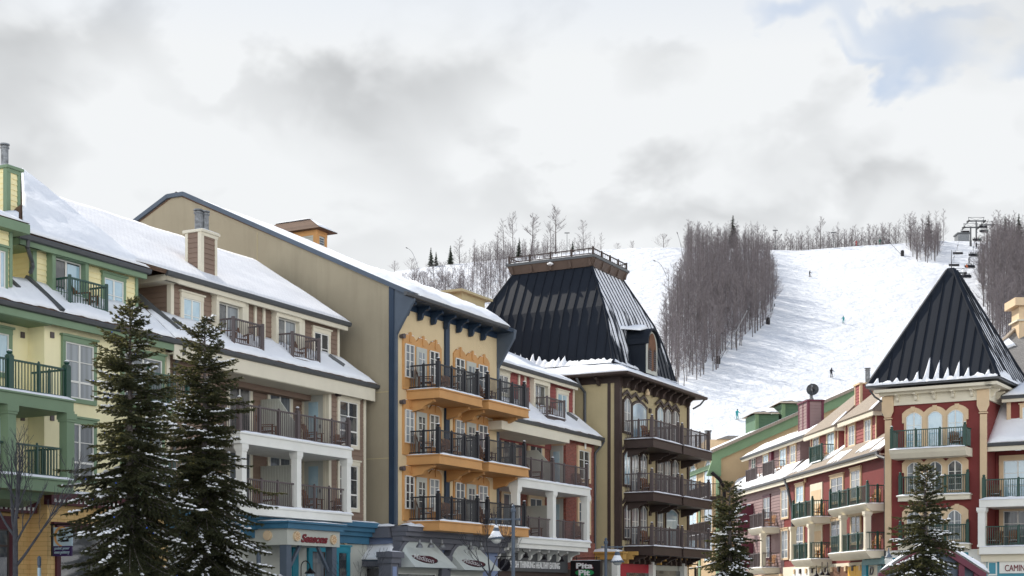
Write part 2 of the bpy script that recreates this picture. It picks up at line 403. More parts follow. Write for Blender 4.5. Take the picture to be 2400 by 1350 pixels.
# ------------------------------------------------------------------ building kit
def arch_z(u, u0, u1, z1, a):
    h = (u1-u0)/2; t = (u-(u0+u1)/2)/h
    return z1+a*(1-t*t) if a else z1
def win(F, par, u0, u1, z0, z1, p, trim, tw=.12, frame=None, pane=None, cols=2, rows=1, arch=0, transom=0, name='window', head=.06, depth=.09, trimname=True, hfrac=None):
    """casing (the part itself) > window_frame, pane"""
    frame = frame or vinyl; pane = pane or g_dark
    m = MB(); n = 8 if arch else 1
    if tw > 0:
        m.box(F, u0-tw, u0, z0-tw, z1, p, p+depth); m.box(F, u1, u1+tw, z0-tw, z1, p, p+depth)
        m.box(F, u0, u1, z0-tw, z0, p, p+depth)
        for i in range(n):
            a = u0-tw*(0 if arch else 1)+(u1-u0+2*tw*(0 if arch else 1))*i/n; b = u0-tw*(0 if arch else 1)+(u1-u0+2*tw*(0 if arch else 1))*(i+1)/n
            za, zb = arch_z(a, u0, u1, z1, arch), arch_z(b, u0, u1, z1, arch)
            m.fpoly(F, [(a, za), (b, zb), (b, zb+tw*1.25), (a, za+tw*1.25)], p, p+depth+.02)
        if arch:
            for a, b in ((u0-tw, u0), (u1, u1+tw)): m.box(F, a, b, z1, z1+tw*1.25, p, p+depth+.02)
        if head and not arch: m.box(F, u0-tw-head, u1+tw+head, z1+tw*1.25, z1+tw*1.25+.07, p, p+depth+.07)
    else: m.box(F, u0, u1, z0-.03, z0, p, p+.06)
    W = m.build(name, trim, par)
    f = MB(); fw = .045; q = p+.075
    f.box(F, u0, u0+fw, z0, z1, p+.01, q); f.box(F, u1-fw, u1, z0, z1, p+.01, q); f.box(F, u0+fw, u1-fw, z0, z0+fw, p+.01, q)
    for i in range(n):
        a = u0+(u1-u0)*i/n; b = u0+(u1-u0)*(i+1)/n; za, zb = arch_z(a, u0, u1, z1, arch), arch_z(b, u0, u1, z1, arch)
        f.fpoly(F, [(a, za-fw), (b, zb-fw), (b, zb), (a, za)], p+.01, q+.003)
    for c in range(1, cols):
        c_ = u0+(u1-u0)*c/cols; f.box(F, c_-fw*.8, c_+fw*.8, z0+fw, arch_z(c_, u0, u1, z1, arch)-fw, p+.01, q-.004)
    for r in range(1, rows):
        r_ = z0+(z1-z0)*(transom if (transom and r == 1) else r/rows); t = .035 if (transom and r == 1) else .014
        f.box(F, u0+fw, u1-fw, r_-t, r_+t, p+.01, q-.01)
    f.build('window_frame', frame, W)
    g = MB()
    if arch: g.fpoly(F, [(u0, z0), (u1, z0)]+[(u1-(u1-u0)*i/n, arch_z(u1-(u1-u0)*i/n, u0, u1, z1, arch)) for i in range(n+1)], p+.03, p+.042)
    else: g.box(F, u0, u1, z0, z1, p+.03, p+.042)
    g.build('pane', pane, W)
    return W
def wx(F, par, T, x0, y0, x1, y1, p, trim, **k):          # window given by its opening as seen in the photograph
    u0, u1, z0, z1 = F.rect(T, x0, y0, x1, y1, p); return win(F, par, u0, u1, z0, z1, p, trim, **k)
def post(m, c, z0, z1, w, ang=0, cap=True):
    a = Vector((c[0], c[1], z0)); b = Vector((c[0], c[1], z1)); x = Vector((cos(ang), sin(ang), 0))*w/2; y = Vector((-sin(ang), cos(ang), 0))*w/2
    m.hexa([a-x-y, a+x-y, a+x+y, a-x+y, b-x-y, b+x-y, b+x+y, b-x+y])
    if cap: m.lathe((c[0], c[1], z1), [(w*.62, 0), (w*.62, .03), (w*.3, .05), (w*.5, .10), (w*.5, .14), (w*.2, .19), (0.01, .2)], 8)
def railing(par, pts, z, h, m_, big=(), small=2, bw=.14, sw=.08, gap=.125, snowline=True, panel=False):
    """pts: plan points; big: indices that get a capped newel post; small: thin posts per straight run (int or list)"""
    r = MB(); S = MB()
    for k, (a, b) in enumerate(zip(pts, pts[1:])):
        a = Vector((a[0], a[1], 0)); b = Vector((b[0], b[1], 0)); L = (b-a).length; ang = atan2(b.y-a.y, b.x-a.x)
        up = Vector((0, 0, 1))
        r.beam(a+up*(z+h), b+up*(z+h), .07, .06); r.beam(a+up*(z+.1), b+up*(z+.1), .05, .05)
        n = max(2, int(L/gap))
        for i in range(1, n):
            c = a.lerp(b, i/n); r.beam(c+up*(z+.12), c+up*(z+h-.03), .03, .03)
        ns = small if isinstance(small, int) else small[k]
        for i in range(1, ns+1):
            c = a.lerp(b, i/(ns+1)); post(r, c, z, z+h+.04, sw, ang, False); r.lathe((c.x, c.y, z+h+.04), [(sw*.5, 0), (sw*.55, .03), (.01, .07)], 6)
    R = r.build('railing', m_, par)
    for i in big:
        m = MB(); a = pts[i]; ang = 0
        if len(pts) > 1:
            o = pts[i-1] if i else pts[1]; ang = atan2(a[1]-o[1], a[0]-o[0])
        post(m, a, z, z+h+.12, bw, ang); m.build('newel_post', m_, par)
        S.lathe((a[0], a[1], z+h+.27), [(bw*.45, 0), (bw*.45, .02), (.02, .05)], 6)
    return R, S
def slab(F, root, u0, u1, z, p0, p1, th, m_, snow_m=True, trim=True, name='balcony', left=True):
    m = MB(); m.box(F, u0, u1, z-th, z-.05, p0, p1)
    if trim: m.box(F, u0-.06, u1+.06, z-.055, z, p0, p1+.06); m.box(F, u0-.02, u1+.02, z-th-.02, z-th+.06, p0, p1+.02)
    o = m.build(name, m_, root)
    if snow_m:
        s = MB(); s.ridge_snow(F.pt(u0-.05, z, p1-.02), F.pt(u1+.05, z, p1-.02), .18, .085, u0)
        s.ridge_snow(F.pt(u0-.02, z, p0), F.pt(u0-.02, z, p1), .16, .05, u0); s.build('snow', snow, o, True)
    return o
def column(F, par, u, z0, z1, p, w, m_):
    m = MB(); m.box(F, u-w/2, u+w/2, z0, z1-.28, p-w/2, p+w/2)
    m.box(F, u-w*.6, u+w*.6, z1-.28, z1-.2, p-w*.6, p+w*.6); m.box(F, u-w*.68, u+w*.68, z1-.2, z1-.002, p-w*.68, p+w*.68)
    m.box(F, u-w*.58, u+w*.58, z0, z0+.14, p-w*.58, p+w*.58)
    return m.build('column', m_, par)
def scroll(F, par, u, z, L, h, th, m_, name='bracket'):     # bracket standing out from the wall under a slab
    S = F.side(u); n = 10
    pts = [(0, z), (L, z), (L, z-h*.22)]
    for i in range(n+1):
        t = i/n; x = L*.93*(1-t)+.0*t; pts.append((x, z-h*(.24+.76*(t**.55 if t > .35 else t*1.6*.5+.0))-.05*sin(t*pi*2)*h))
    pts.append((0, z-h))
    m = MB(); m.poly([S.pt(a, b, -th/2) for a, b in pts], S.pt(0, 0, th/2)-S.pt(0, 0, -th/2)); return m.build(name, m_, par)
def corbel(m, F, u, z, L, h, th):                           # small S-shaped eave bracket
    S = F.side(u)
    pts = [(0, z), (L, z), (L, z-h*.2), (L*.7, z-h*.3), (L*.45, z-h*.5), (L*.42, z-h*.75), (L*.3, z-h*.95), (0, z-h)]
    m.poly([S.pt(a, b, -th/2) for a, b in pts], S.pt(0, 0, th/2)-S.pt(0, 0, -th/2))
def gutter(F, par, u0, u1, z, p, m_=None, d=.16):
    m = MB(); pr = [(0, 0), (d, .0), (d+.02, -.03), (d*.9, -.15), (d*.5, -.18), (0, -.18)]
    m.poly([F.pt(u0, z+b, p+a-.02) for a, b in pr], F.pt(u1, z, p)-F.pt(u0, z, p)); return m.build('gutter', m_ or gutter_m, par)
def pipe(par, pts, r=.055, m_=None): 
    m = MB(); m.tube(pts, r, 8); return m.build('downspout', m_ or gutter_m, par)
def roofslab(par, pts, th, m_, name='roof'):
    n = (pts[1]-pts[0]).cross(pts[2]-pts[0]).normalized()
    if n.z < 0: n = -n
    m = MB(); m.poly(pts, -n*th); return m.build(name, m_, par)
def flue(par, c, z0, z1, r):
    m = MB(); m.lathe((c[0], c[1], z0), [(r, 0), (r, z1-z0-.18), (r*1.25, z1-z0-.16), (r*1.25, z1-z0-.12), (r*.8, z1-z0-.11), (r*.8, z1-z0-.06), (r*1.35, z1-z0-.05), (r*1.3, z1-z0), (.01, z1-z0+.02)], 12)
    return m.build('flue', flue_m, par, False)
def chimney(F, root, u0, u1, p0, p1, z0, z1, wallm, trim, bh=.2):
    m = MB(); m.box(F, u0, u1, z0, z1-.1, p0, p1); m.siding(F, u0, u1, z0, z1-.12, p1, bh); m.siding(F.side(u0), p0, p1, z0, z1-.12, 0, bh)
    o = m.build('chimney', wallm, root)
    t = MB(); w = .13
    for (a, b) in ((u0, u0+w), (u1-w, u1)): t.box(F, a-.002, b+.002, z0, z1-.1, p1, p1+.045)
    S = F.side(u0)
    for (a, b) in ((p0, p0+w), (p1-w, p1+.045)): t.box(S, a, b, z0, z1-.1, 0, .045)
    t.box(F, u0-.03, u1+.03, z1-.24, z1-.1, p1+.04, p1+.06); t.box(F, u0-.1, u1+.1, z1-.1, z1, p0-.1, p1+.12)
    t.build('corner_trim', trim, o)
    s = MB(); s.snow(F.pt(u0-.08, z1, p1+.1), F.pt(u1+.08, z1, p1+.1), F.pt(u1+.08, z1, p0-.08), F.pt(u0-.08, z1, p0-.08), .07, 6, 4, u0); s.build('snow', snow, o, True)
    return o
CHAIR = None
def chair(F, u, z, p, face, label, m_=None, scale=1.0):
    global CHAIR
    if CHAIR is None:
        CHAIR = {}
    key = (m_ or wood).name
    if key not in CHAIR:
        r = thing('balcony_chair', (0, 0, 0), 'x', 'chair'); w = m_ or wood
        a = MB()
        for i in range(5): a.beam((-.26+.11*i+.04, -.28, .38), (-.26+.11*i+.04, .26, .33), .085, .025)
        a.build('seat', w, r)
        b = MB()
        for i in range(5): b.beam((-.22+.11*i, .22, .3), (-.24+.12*i, .46, 1.02-.03*abs(i-2)), .09, .02, (0, 1, 0))
        b.beam((-.26, .36, .72), (.26, .36, .72), .03, .08); b.build('backrest', w, r)
        for s_ in (-1, 1):
            c = MB(); c.beam((s_*.32, -.34, .6), (s_*.32, .34, .58), .11, .03); c.build('armrest', w, r)
            for yy, z1 in ((-.28, .59), (.3, .57)):
                d = MB(); d.beam((s_*.29, yy, 0), (s_*.29, yy, z1), .06, .06); d.build('leg', w, r)
        s = MB(); s.snow(Vector((-.26, -.26, .395)), Vector((.26, -.26, .395)), Vector((.25, .2, .36)), Vector((-.25, .2, .36)), .05, 6, 4, 3); s.build('snow', snow, r, True)
        CHAIR[key] = r; o = r
    else: o = copy_tree(CHAIR[key])
    o.location = F.pt(u, z, p); o.scale = (scale,)*3
    base = atan2(F.n.y, F.n.x)+pi/2
    o.rotation_euler = (0, 0, base+face); o['label'] = label; o['group'] = 'wooden chairs on the balconies'
    return o

F0 = Fr.vp(825, 67, 3050)
# ================================================================== yellow building
def yellow_building():
    F = F0; u_a = F.u(PX, 104); u_e = F.u(PX, 388); uL = F.u(PX, -420)
    R = thing('yellow_building', F.pt(u_a, 0, -4), 'pale yellow hotel building with sage green trim and a steep snowy hip roof', 'building')
    zE = F.z(Z1, 700, 1113, .5)            # top of the lower gutter
    zs = zE-.42
    zg = F.z(D4, 700, 250, .15)            # top of the ground storey
    m = MB(); m.box(F, u_a, u_e-.003, zg, zs+.3, -9, 0); m.box(F, uL, u_a-.002, zg, zs+.3, -9, -.75); m.build('wall', yellow, R)
    m = MB(); m.box(F, u_a, u_e-.003, 0, zg-.002, -9, .12); m.box(F, uL, u_a-.002, 0, zg-.31, -9, -.65); m.build('ground_floor_wall', ochre, R)
    # maroon cornice with pale squares
    m = MB(); m.box(F, u_a-.12, u_e, zg-.42, zg, .1, .45); m.box(F, uL, u_a-.12, zg-.72, zg-.3, -.65, -.2)
    c = m.build('cornice', maroon, R); d = MB(); u = u_a
    while u < u_e-.2: d.box(F, u, u+.09, zg-.34, zg-.23, .45, .465); u += .2
    u = u_a-.35
    while u > u_a-5: d.box(F, u, u+.09, zg-.64, zg-.53, -.2, -.185); u -= .2
    d.build('dentil', white, c)
    m = MB(); m.ridge_snow(F.pt(u_a, zg, .3), F.pt(u_e, zg, .3), .3, .09, 5); m.build('snow', snow, c, True)
    # eaves
    m = MB(); m.box(F, uL, u_e, zs, zE-.15, .36, .42); m.box(F, uL, u_e, zs+.28, zs+.33, 0.002, .36); m.box(F, uL, u_a, zs-.02, zs+.04, -.75, .36)
    m.build('fascia', green, R)
    gutter(F, R, uL, u_e, zE, .42)
    pd = -.9; zb = F.z(Z1, 800, 1012, pd)     # dormer wall foot
    e0, e1 = F.pt(uL, zE, .5), F.pt(u_e, zE, .5); t0, t1 = F.pt(uL, zb+.02, pd), F.pt(u_e, zb+.02, pd)
    sk = roofslab(R, [e0, e1, t1, t0], .12, shingle, 'skirt_roof')
    m = MB(); ul = F.u(PX, -60); m.snow(F.pt(ul, zE+.02, .52), F.pt(u_e-.02, zE+.02, .52), F.pt(u_e-.02, zb+.02, pd), F.pt(ul, zb+.02, pd), .13, 70, 6, 2, ragged=.05)
    m.build('snow', snow, sk, True)
    # dark ribs showing through the snow
    m = MB()
    for T, a, b in ((Z1, (158, 843), (365, 1038)), (Z1, (25, 832), (105, 905))):
        A = on_plane(T, *a, e0, e1, t0)+Vector((0, 0, .1)); B = on_plane(T, *b, e0, e1, t0)+Vector((0, 0, .1)); m.beam(A, B, .2, .16)
    m.build('roof_rib', gutter_m, sk)
    # upper storey
    ux0, ux1 = F.u(Z1, 192, pd), F.u(Z1, 802, pd); zU = F.z(Z1, 500, 672, pd+.5)
    m = MB(); m.box(F, ux0, ux1, zE-1, zU-.05, -8, pd); m.siding(F, ux0, ux1, zb-.4, zU-.3, pd, .19); m.siding(F.side(ux0), -4, pd, zb-.4, zU-.2, 0, .19)
    m.build('upper_wall', yellow2, R)
    m = MB(); 
    for a in (ux0-.01, ux1-.13): m.box(F, a, a+.14, zb-.5, zU-.3, pd+.02, pd+.06)
    m.box(F.side(ux0), pd-.12, pd+.06, zb-.5, zU-.3, .001, .05); m.build('corner_trim', green, R)
    uE0, uE1 = F.u(Z1, 112, pd+.5), F.u(Z1, 882, pd+.5)
    m = MB(); m.box(F, uE0+.1, uE1-.1, zU-.36, zU-.12, pd+.3, pd+.42); m.box(F, uE0+.1, uE1-.1, zU-.2, zU-.13, pd+.01, pd+.3); m.box(F, uE0+.1, ux0, zU-.36, zU-.12, -5, pd+.42); m.build('upper_fascia', green, R)
    gutter(F, R, uE0, uE1, zU, pd+.42)
    ap_u, ap_z = F.q(PX, 48, 401, -4.6); A = F.pt(ap_u, ap_z, -4.6)
    c0, c1, c2, c3 = F.pt(uE0, zU, pd+.5), F.pt(uE1, zU, pd+.5), F.pt(uE1, zU, -8.7), F.pt(uE0, zU, -8.7)
    m = MB(); m.add([c0, c1, c2, c3, A], [(0, 1, 4), (1, 2, 4), (2, 3, 4), (3, 0, 4), (3, 2, 1, 0)]); rf = m.build('hip_roof', shingle, R)
    nn = (c1-c0).cross(A-c0).normalized()*.06
    m = MB(); a1 = A+(c0-A)*.004
    m.snow(c0+nn+(c1-c0)*.02+(A-c0)*.01, c1+nn-(c1-c0)*.01, A+nn, a1+nn, .11, 46, 26, 4, ragged=0.0, up=nn.normalized())
    for (k0, k1, seed) in ((.0, .28, 3), (.55, .8, 6)):
        P0 = c0.lerp(A, k0); P1 = c3.lerp(A, k0); P2 = c3.lerp(A, k1); P3 = c0.lerp(A, k1); n2 = (c0-c3).cross(A-c3).normalized()
        if n2.z < 0: n2 = -n2
        m.snow(P0+n2*.05, P0.lerp(P1, .35)+n2*.05, P3.lerp(P2, .3)+n2*.05, P3+n2*.05, .12, 14, 8, seed, ragged=.2)
    m.build('snow', snow, rf, True)
    # chimney and its flue
    cu0, cu1 = F.u(PX, 16, -2.2), F.u(PX, 46, -2.2); zc = F.z(PX, 20, 388, -2.2)
    ch = chimney(F, R, cu0, cu1, -3.2, -2.2, zU+.1, zc, yellow2, green, .19)
    fu = F.u(PX, 11, -2.7); P = F.pt(fu, 0, -2.7); flue(ch, P, zc, F.z(PX, 10, 337, -2.7), .13)
    # near dormer cut by the picture edge
    ud = F.u(PX, 26, -.1); zn = F.z(Z1, 60, 560, -.1); zf = F.z(Z1, 60, 830, -.1)
    m = MB(); m.box(F, uL, ud, zf-.6, zn, -3.5, -.1); m.siding(F, ud-2.5, ud, zf-.3, zn, -.1, .19); m.build('upper_wall', yellow2, R)
    m = MB(); m.box(F, ud-.12, ud+.01, zf-.3, zn, -.098, -.04); m.build('corner_trim', green, R)
    m = MB(); m.box(F, uL, ud+.45, zn-.02, zn+.3, -.1, .3); m.box(F, ud, ud+.45, zn-.02, zn+.3, -3.5, -.1); m.build('upper_fascia', green, R)
    m = MB(); a, b = F.pt(uL, zn+.33, .3), F.pt(ud+.45, zn+.33, .3); c = F.pt(ud-1.6, zn+1.9, -2.6); d = F.pt(uL, zn+1.9, -2.6)
    e = F.pt(ud+.45, zn+.33, -4); m.add([a, b, c, d, e], [(0, 1, 2, 3), (1, 4, 2)]); q = m.build('dormer_roof', shingle, R)
    m = MB(); m.snow(a, b, c, d, .1, 20, 6, 8); m.build('snow', snow, q, True)
    wx(F, R, Z1, -40, 660, 22, 880, -.1, green, tw=.1, pane=g_blue)
    # windows
    g = dict(cols=2, rows=2, transom=.3)
    u0, u1, z0, z1 = F.rect(Z1, 375, 1200, 540, 1240, 0); z0 = F.z(Z2, 375, 300); dz = F.z(Z2, 375, 300)-F.z(Z2, 375, 775)
    for k, pn in ((0, g_curt), (1, g_grey)):
        win(F, R, u0, u1, z0-k*dz, z1-k*dz, 0, green, tw=.15, pane=pn, rows=3, transom=.3)
    u0, u1 = F.u(Z1, 720), F.u(Z1, 940)
    for k in (0, 1): win(F, R, u0, u1, z0-k*dz, z1-k*dz, 0, green, tw=.15, pane=g_grey, rows=3, transom=.3)
    for k in (0, 1): win(F, R, F.u(PX, -55, -.75), F.u(PX, 17, -.75), z0+.6-k*dz, z1-k*dz, -.75, green, tw=.15, pane=g_blue)
    for x in (130, 303):       # small wall vents
        uu, zz = F.q(Z1, x, 1160, 0 if x > 260 else -.75); m = MB(); p = 0 if x > 260 else -.75
        m.box(F, uu-.08, uu+.08, zz-.12, zz+.08, p, p+.05); m.build('wall_vent', taupe, R)
        uu, zz = F.q(Z2, x, 420, p); m = MB(); m.box(F, uu-.08, uu+.08, zz-.12, zz+.08, p, p+.05); m.build('wall_vent', taupe, R)
    # upper door, window and little balcony
    u0, u1, z0, z1 = F.rect(Z1, 290, 705, 465, 900, pd); 
    win(F, R, u0, u1, zb-.1, z1, pd, green, tw=.16, pane=g_dark, cols=2, name='balcony_door', depth=.3)
    m = MB(); m.box(F, (u0+u1)/2+.05, u1-.08, zb, z1-.1, pd+.06, pd+.075); m.build('pane', g_blue, R)
    wx(F, R, Z1, 603, 825, 715, 1015, pd, green, tw=.12, pane=g_blue, rows=2)
    zt = F.z(Z1, 412, 985, pd+.85); uc, ur, uw = F.u(Z1, 412, pd+.85), F.u(Z1, 628, pd+.85), F.u(Z1, 412, pd+.85)
    B = slab(F, R, uc, ur, zt, pd+.01, pd+.85, .18, green)
    h = F.z(Z1, 412, 825, pd+.85)-zt
    w = lambda u, p: F.pt(u, 0, p)[:2]
    _, s = railing(B, [w(uc, pd+.05), w(uc, pd+.82), w(ur, pd+.82), w(ur, pd+.05)], zt, h, dgreen, big=(), small=[0, 0, 0])
    for (a, b) in ((uc, pd+.82), (ur, pd+.82)): m = MB(); post(m, F.pt(a, 0, b), zt, zt+h+.1, .1, 0, False); m.build('newel_post', dgreen, B)
    # big two-storey balcony with green columns
    pf = 1.75; ue = F.u(Z2, 432, pf)
    zA = F.z(Z2, 430, 322, pf); zB = F.z(Z2, 430, 790, pf)
    for k, z in enumerate((zA, zB)):
        B = slab(F, R, uL, ue, z, -.7, pf, .42, green)
        uu = [F.u(Z2, x, pf-.15) for x in (390, 225, 55, -330)]
        if k == 0: 
            _, s = railing(B, [w(uu[0], .05), w(uu[0], pf-.15), w(uu[2], pf-.15), w(uu[3], pf-.15)], z, F.z(Z2, 390, 140, pf-.1)-z, dgreen, big=(1, 2), small=[1, 1, 2], bw=.2); s.build('snow', snow, B, True)
        else:
            for a, b in ((F.u(Z2, 350, pf-.2), F.u(Z2, 78, pf-.2)), (F.u(Z2, 12, pf-.2), F.u(Z2, -300, pf-.2))):
                railing(B, [w(a, .05), w(a, pf-.2), w(b, pf-.2)], z, 1.02, dgreen, small=[1, 1])
    for x in (392, 48):
        column(F, R, F.u(Z2, x, pf-.2), zB, zA-.44, pf-.2, .34, green)
    m = MB(); um = F.u(Z2, 236, .9); m.poly([F.pt(um, zB-.44, .0), F.pt(um, zB-.44, 1.0), F.pt(um, zB-.7, .8), F.pt(um, zB-.85, .3), F.pt(um, zB-.9, 0)], F.pt(um-6, 0, 0)-F.pt(um, 0, 0)); m.build('curved_soffit', green, R)
    # second balcony behind the spruces
    pf = 1.1; ua, ub = F.u(PX, 352, pf), F.u(PX, 446, pf)
    for z in (F.z(PX, 440, 958, pf), F.z(PX, 440, 1150, pf)):
        B = slab(F, R, ua, ub, z, 0, pf, .3, green); railing(B, [w(ua+.05, .05), w(ua+.05, pf-.1), w(ub-.05, pf-.1)], z, 1.1, dgreen, big=(1, 2), small=[0, 1])
    # shop fronts
    u0, u1, z0, z1 = F.rect(D4, 770, 745, 1460, 1330, .12)
    win(F, R, u0, u1, .9, z1, .12, maroon, tw=.16, frame=maroon, pane=g_dark, cols=1, rows=1, name='shop_window', head=.2)
    win(F, R, F.u(PX, -60, -.65), F.u(PX, 18, -.65), .9, F.z(D4, 60, 735, -.65), -.65, maroon, tw=.3, frame=dbrown, pane=g_dark, cols=1, rows=2, name='shop_window', transom=.82)
    # downspouts
    uD = F.u(Z1, 160, pd+.4)
    pipe(R, [F.pt(uD, zU-.1, pd+.45), F.pt(uD, zU-.4, pd+.4), F.pt(ux0-.08, zU-.75, pd+.05), F.pt(ux0-.08, zb+.55, pd+.08), F.pt(ux0-.3, zb+.3, pd+.2)], .075)
    a = F.pt(F.u(Z1, 1080, .45), zE-.15, .45); b = F.u(Z1, 1020, .1)
    pipe(R, [a, a-Vector((0, 0, .25)), F.pt(b, zE-.85, .12), F.pt(b, 1, .12)], .065)
    # balcony things
    chair(F, F.u(Z1, 500, pd+.4), zt, pd+.42, .3, 'brown chair with a snow strip behind the small green rail of the yellow attic')
    return dict(zE=zE, zU=zU, pd=pd)
YB = yellow_building()

# ================================================================== brown building
def brown_building():
    F = F0; u0 = F.u(PX, 388); uR = F.u(PX, 855); ur0 = F.u(PX, 507); ur1 = F.u(PX, 770)
    R = thing('brown_building', F.pt((u0+uR)/2, 0, -4), 'brown lap-sided building with cream trim and a shop below the carved wooden discs', 'building')
    zE = F.z(Z3, 1000, 1146, .5); zs = zE-.75; zg = F.z(D3, 1850, 270, 0); rp = -1.4
    m = MB(); m.box(F, u0, ur0, zg, zs+.4, -9, 0); m.box(F, ur1, uR, zg, zs+.4, -9, 0); m.box(F, ur0, ur1, 0, zs+.4, -9, rp)
    m.siding(F, u0+.15, ur0, zg, zs+.3, 0); m.siding(F, ur1, uR-.15, zg, zs+.3, 0); m.siding(F, ur0, ur1, zg-.5, zs+.3, rp); m.siding(F.side(ur1), rp, 0, zg, zs+.3, 0)
    m.build('wall', brown, R)
    m = MB()
    for a in (u0, uR-.16): m.box(F, a, a+.18, zg, zs+.3, 0, .06)
    m.box(F, ur1, ur1+.13, zg, zs+.3, .0, .06); m.box(F.side(ur1), -.13, .06, zg, zs+.3, 0.001, .06); m.box(F.side(ur1), rp, rp+.13, zg, zs+.3, .001, .06); m.build('corner_trim', cream, R)
    ue = F.u(Z3, 1268, .5)
    m = MB(); m.box(F, u0, ue-.15, zs, zE-.15, .36, .42); m.box(F, u0, ue-.2, zs+.2, zs+.26, 0.002, .36); m.box(F, ur0, ur1, zs-.02, zs+.03, rp, .36); m.build('fascia', cream, R)
    gutter(F, R, u0, ue, zE, .42)
    pd = -.9; ux0, ux1 = F.u(Z3, 48, pd), F.u(Z3, 1032, pd); zb = F.z(Z3, 1032, 1052, pd)
    e0, e1, t1, t0 = F.pt(u0, zE, .5), F.pt(ue, zE, .5), F.pt(ux1+.3, zb+.05, pd), F.pt(u0, zb+.05, pd)
    e2 = F.pt(ue, zE, -.2)
    sk = roofslab(R, [e0, e1, t1, t0], .12, shingle, 'skirt_roof')
    m = MB(); m.snow(e0+Vector((0, 0, .02)), e1+Vector((0, 0, .02)), t1, t0, .13, 60, 6, 5, ragged=.05); m.build('snow', snow, sk, True)
    m = MB()
    for T, a, b in ((Z1, (810, 950), (1045, 1150)), (Z1, (1010, 1090), (1140, 1195)), (Z3, (975, 1050), (1065, 1112))):
        A = on_plane(T, *a, e0, e1, t0)+Vector((0, 0, .12)); B = on_plane(T, *b, e0, e1, t0)+Vector((0, 0, .12)); m.beam(A, B, .2, .2)
    m.build('roof_rib', gutter_m, sk)
    zU = F.z(Z3, 600, 697, pd+.5)
    m = MB(); m.box(F, ux0, ux1, zE-1, zU-.1, -9, pd); m.siding(F, ux0, ux1, zb-.6, zU-.2, pd); m.siding(F.side(ux0), -5, pd, zb-.6, zU-.1, 0); m.build('upper_wall', brown, R)
    m = MB()
    for a in (ux0-.01, ux1-.13): m.box(F, a, a+.14, zb-.6, zU-.3, pd+.02, pd+.07)
    m.box(F.side(ux0), pd-.13, pd+.07, zb-.6, zU-.3, .001, .05)
    m.build('corner_trim', cream, R)
    uE0, uE1 = F.u(Z3, 30, pd+.5), F.u(Z3, 1105, pd+.5)
    m = MB(); m.box(F, uE0+.05, uE1-.1, zU-.36, zU-.12, pd+.3, pd+.42); m.box(F, uE0+.05, uE1-.1, zU-.2, zU-.13, pd+.01, pd+.3); m.box(F, uE0+.05, ux0, zU-.36, zU-.12, -5, pd+.42); m.build('upper_fascia', cream, R)
    gutter(F, R, uE0, uE1, zU, pd+.42)
    # main roof: low pitch, ridge behind
    rp_ = -5.6; _, zr = F.q(Z1, 970, 562, rp_); ul = F.u(PX, 130, rp_); urr = F.u(PX, 640, rp_)
    a, b, c, d = F.pt(uE0-1.7, zU, pd+.5), F.pt(uE1, zU, pd+.5), F.pt(uE1, zr, rp_), F.pt(ul-2, zr, rp_)
    r2 = [F.pt(ul-2, zU, rp_*2-pd), F.pt(uE1, zU, rp_*2-pd)]
    rf = roofslab(R, [a, b, c, d], .15, shingle, 'roof'); roofslab(R, [d, c, r2[1], r2[0]], .15, shingle, 'roof')
    nn = (b-a).cross(d-a).normalized()
    m = MB(); m.snow(a+nn*.02, b+nn*.02, c+nn*.02, d+nn*.02, .07, 90, 24, 7, up=nn); m.build('snow', snow_rows, rf, True)
    # chimney
    cp = pd-.35; cu0, cu1 = F.u(Z3, 228, cp), F.u(Z3, 318, cp); zc = F.z(Z3, 228, 292, cp)
    ch = chimney(F, R, cu0, cu1, cp-.78, cp, zU-.2, zc, brown, cream)
    for x, y in ((212, 178), (252, 188)):
        uu = F.u(Z3, x, cp-.4); flue(ch, F.pt(uu, 0, cp-.4), zc, F.z(Z3, x, y, cp-.4), .15)
    # attic windows and doors
    wx(F, R, Z3, 117, 693, 218, 890, pd, cream, tw=.16, pane=g_blue, rows=2)
    for x0, x1, y, pn in ((303, 440, 718, g_dark), (652, 775, 808, g_dark)):
        a, b, c_, z1 = F.rect(Z3, x0, y, x1, y+100, pd); win(F, R, a, b, zb-.1, z1, pd, cream, tw=.17, pane=pn, cols=2, name='balcony_door', depth=.28)
        m = MB(); m.box(F, (a+b)/2+.05, b-.08, zb, z1-.08, pd+.06, pd+.075); m.build('pane', g_curt, R)
        m = MB(); m.box(F, b+.17, b+.5, zb-.1, z1+.25, pd+.03, pd+.2); m.build('door_reveal', cream, R)
    for x in (537, 588): uu = F.u(Z3, x, pd); m = MB(); m.box(F, uu-.06, uu+.08, zb, zU-.3, pd+.03, pd+.1); m.build('wall_batten', cream, R)
    wx(F, R, Z3, 885, 893, 968, 1072, pd, cream, tw=.14, pane=g_dark, rows=2)
    w = lambda u, p: F.pt(u, 0, p)[:2]
    for (xc, yt, yb, xr) in ((420, 815, 968, 592), (766, 902, 1045, 922)):
        p = pd+.95; z = F.z(Z3, xc, yb, p); h = F.z(Z3, xc, yt, p)-z; a, b = F.u(Z3, xc, p), F.u(Z3, xr, p)
        B = slab(F, R, a, b, z, pd+.01, p, .16, taupe); railing(B, [w(a, pd+.05), w(a, p-.03), w(b, p-.03), w(b, pd+.05)], z, h, taupe, small=[0, 0, 0])
        for q in (a, b): m = MB(); post(m, F.pt(q, 0, p-.03), z, z+h+.08, .13, 0, False); m.build('newel_post', taupe, B)
        if xc == 420: chair(F, a+.3, z, pd+.35, .5, 'brown chair at the left end of the first taupe attic balcony')
        chair(F, a+1.0, z, pd+.4, -.4, 'brown chair behind the %s taupe attic balcony, right of its corner post' % ('first' if xc == 420 else 'second'))
    # balconies on white columns
    pf = 1.25; ua, ub = F.u(Z4, 238, pf), F.u(Z4, 948, pf)
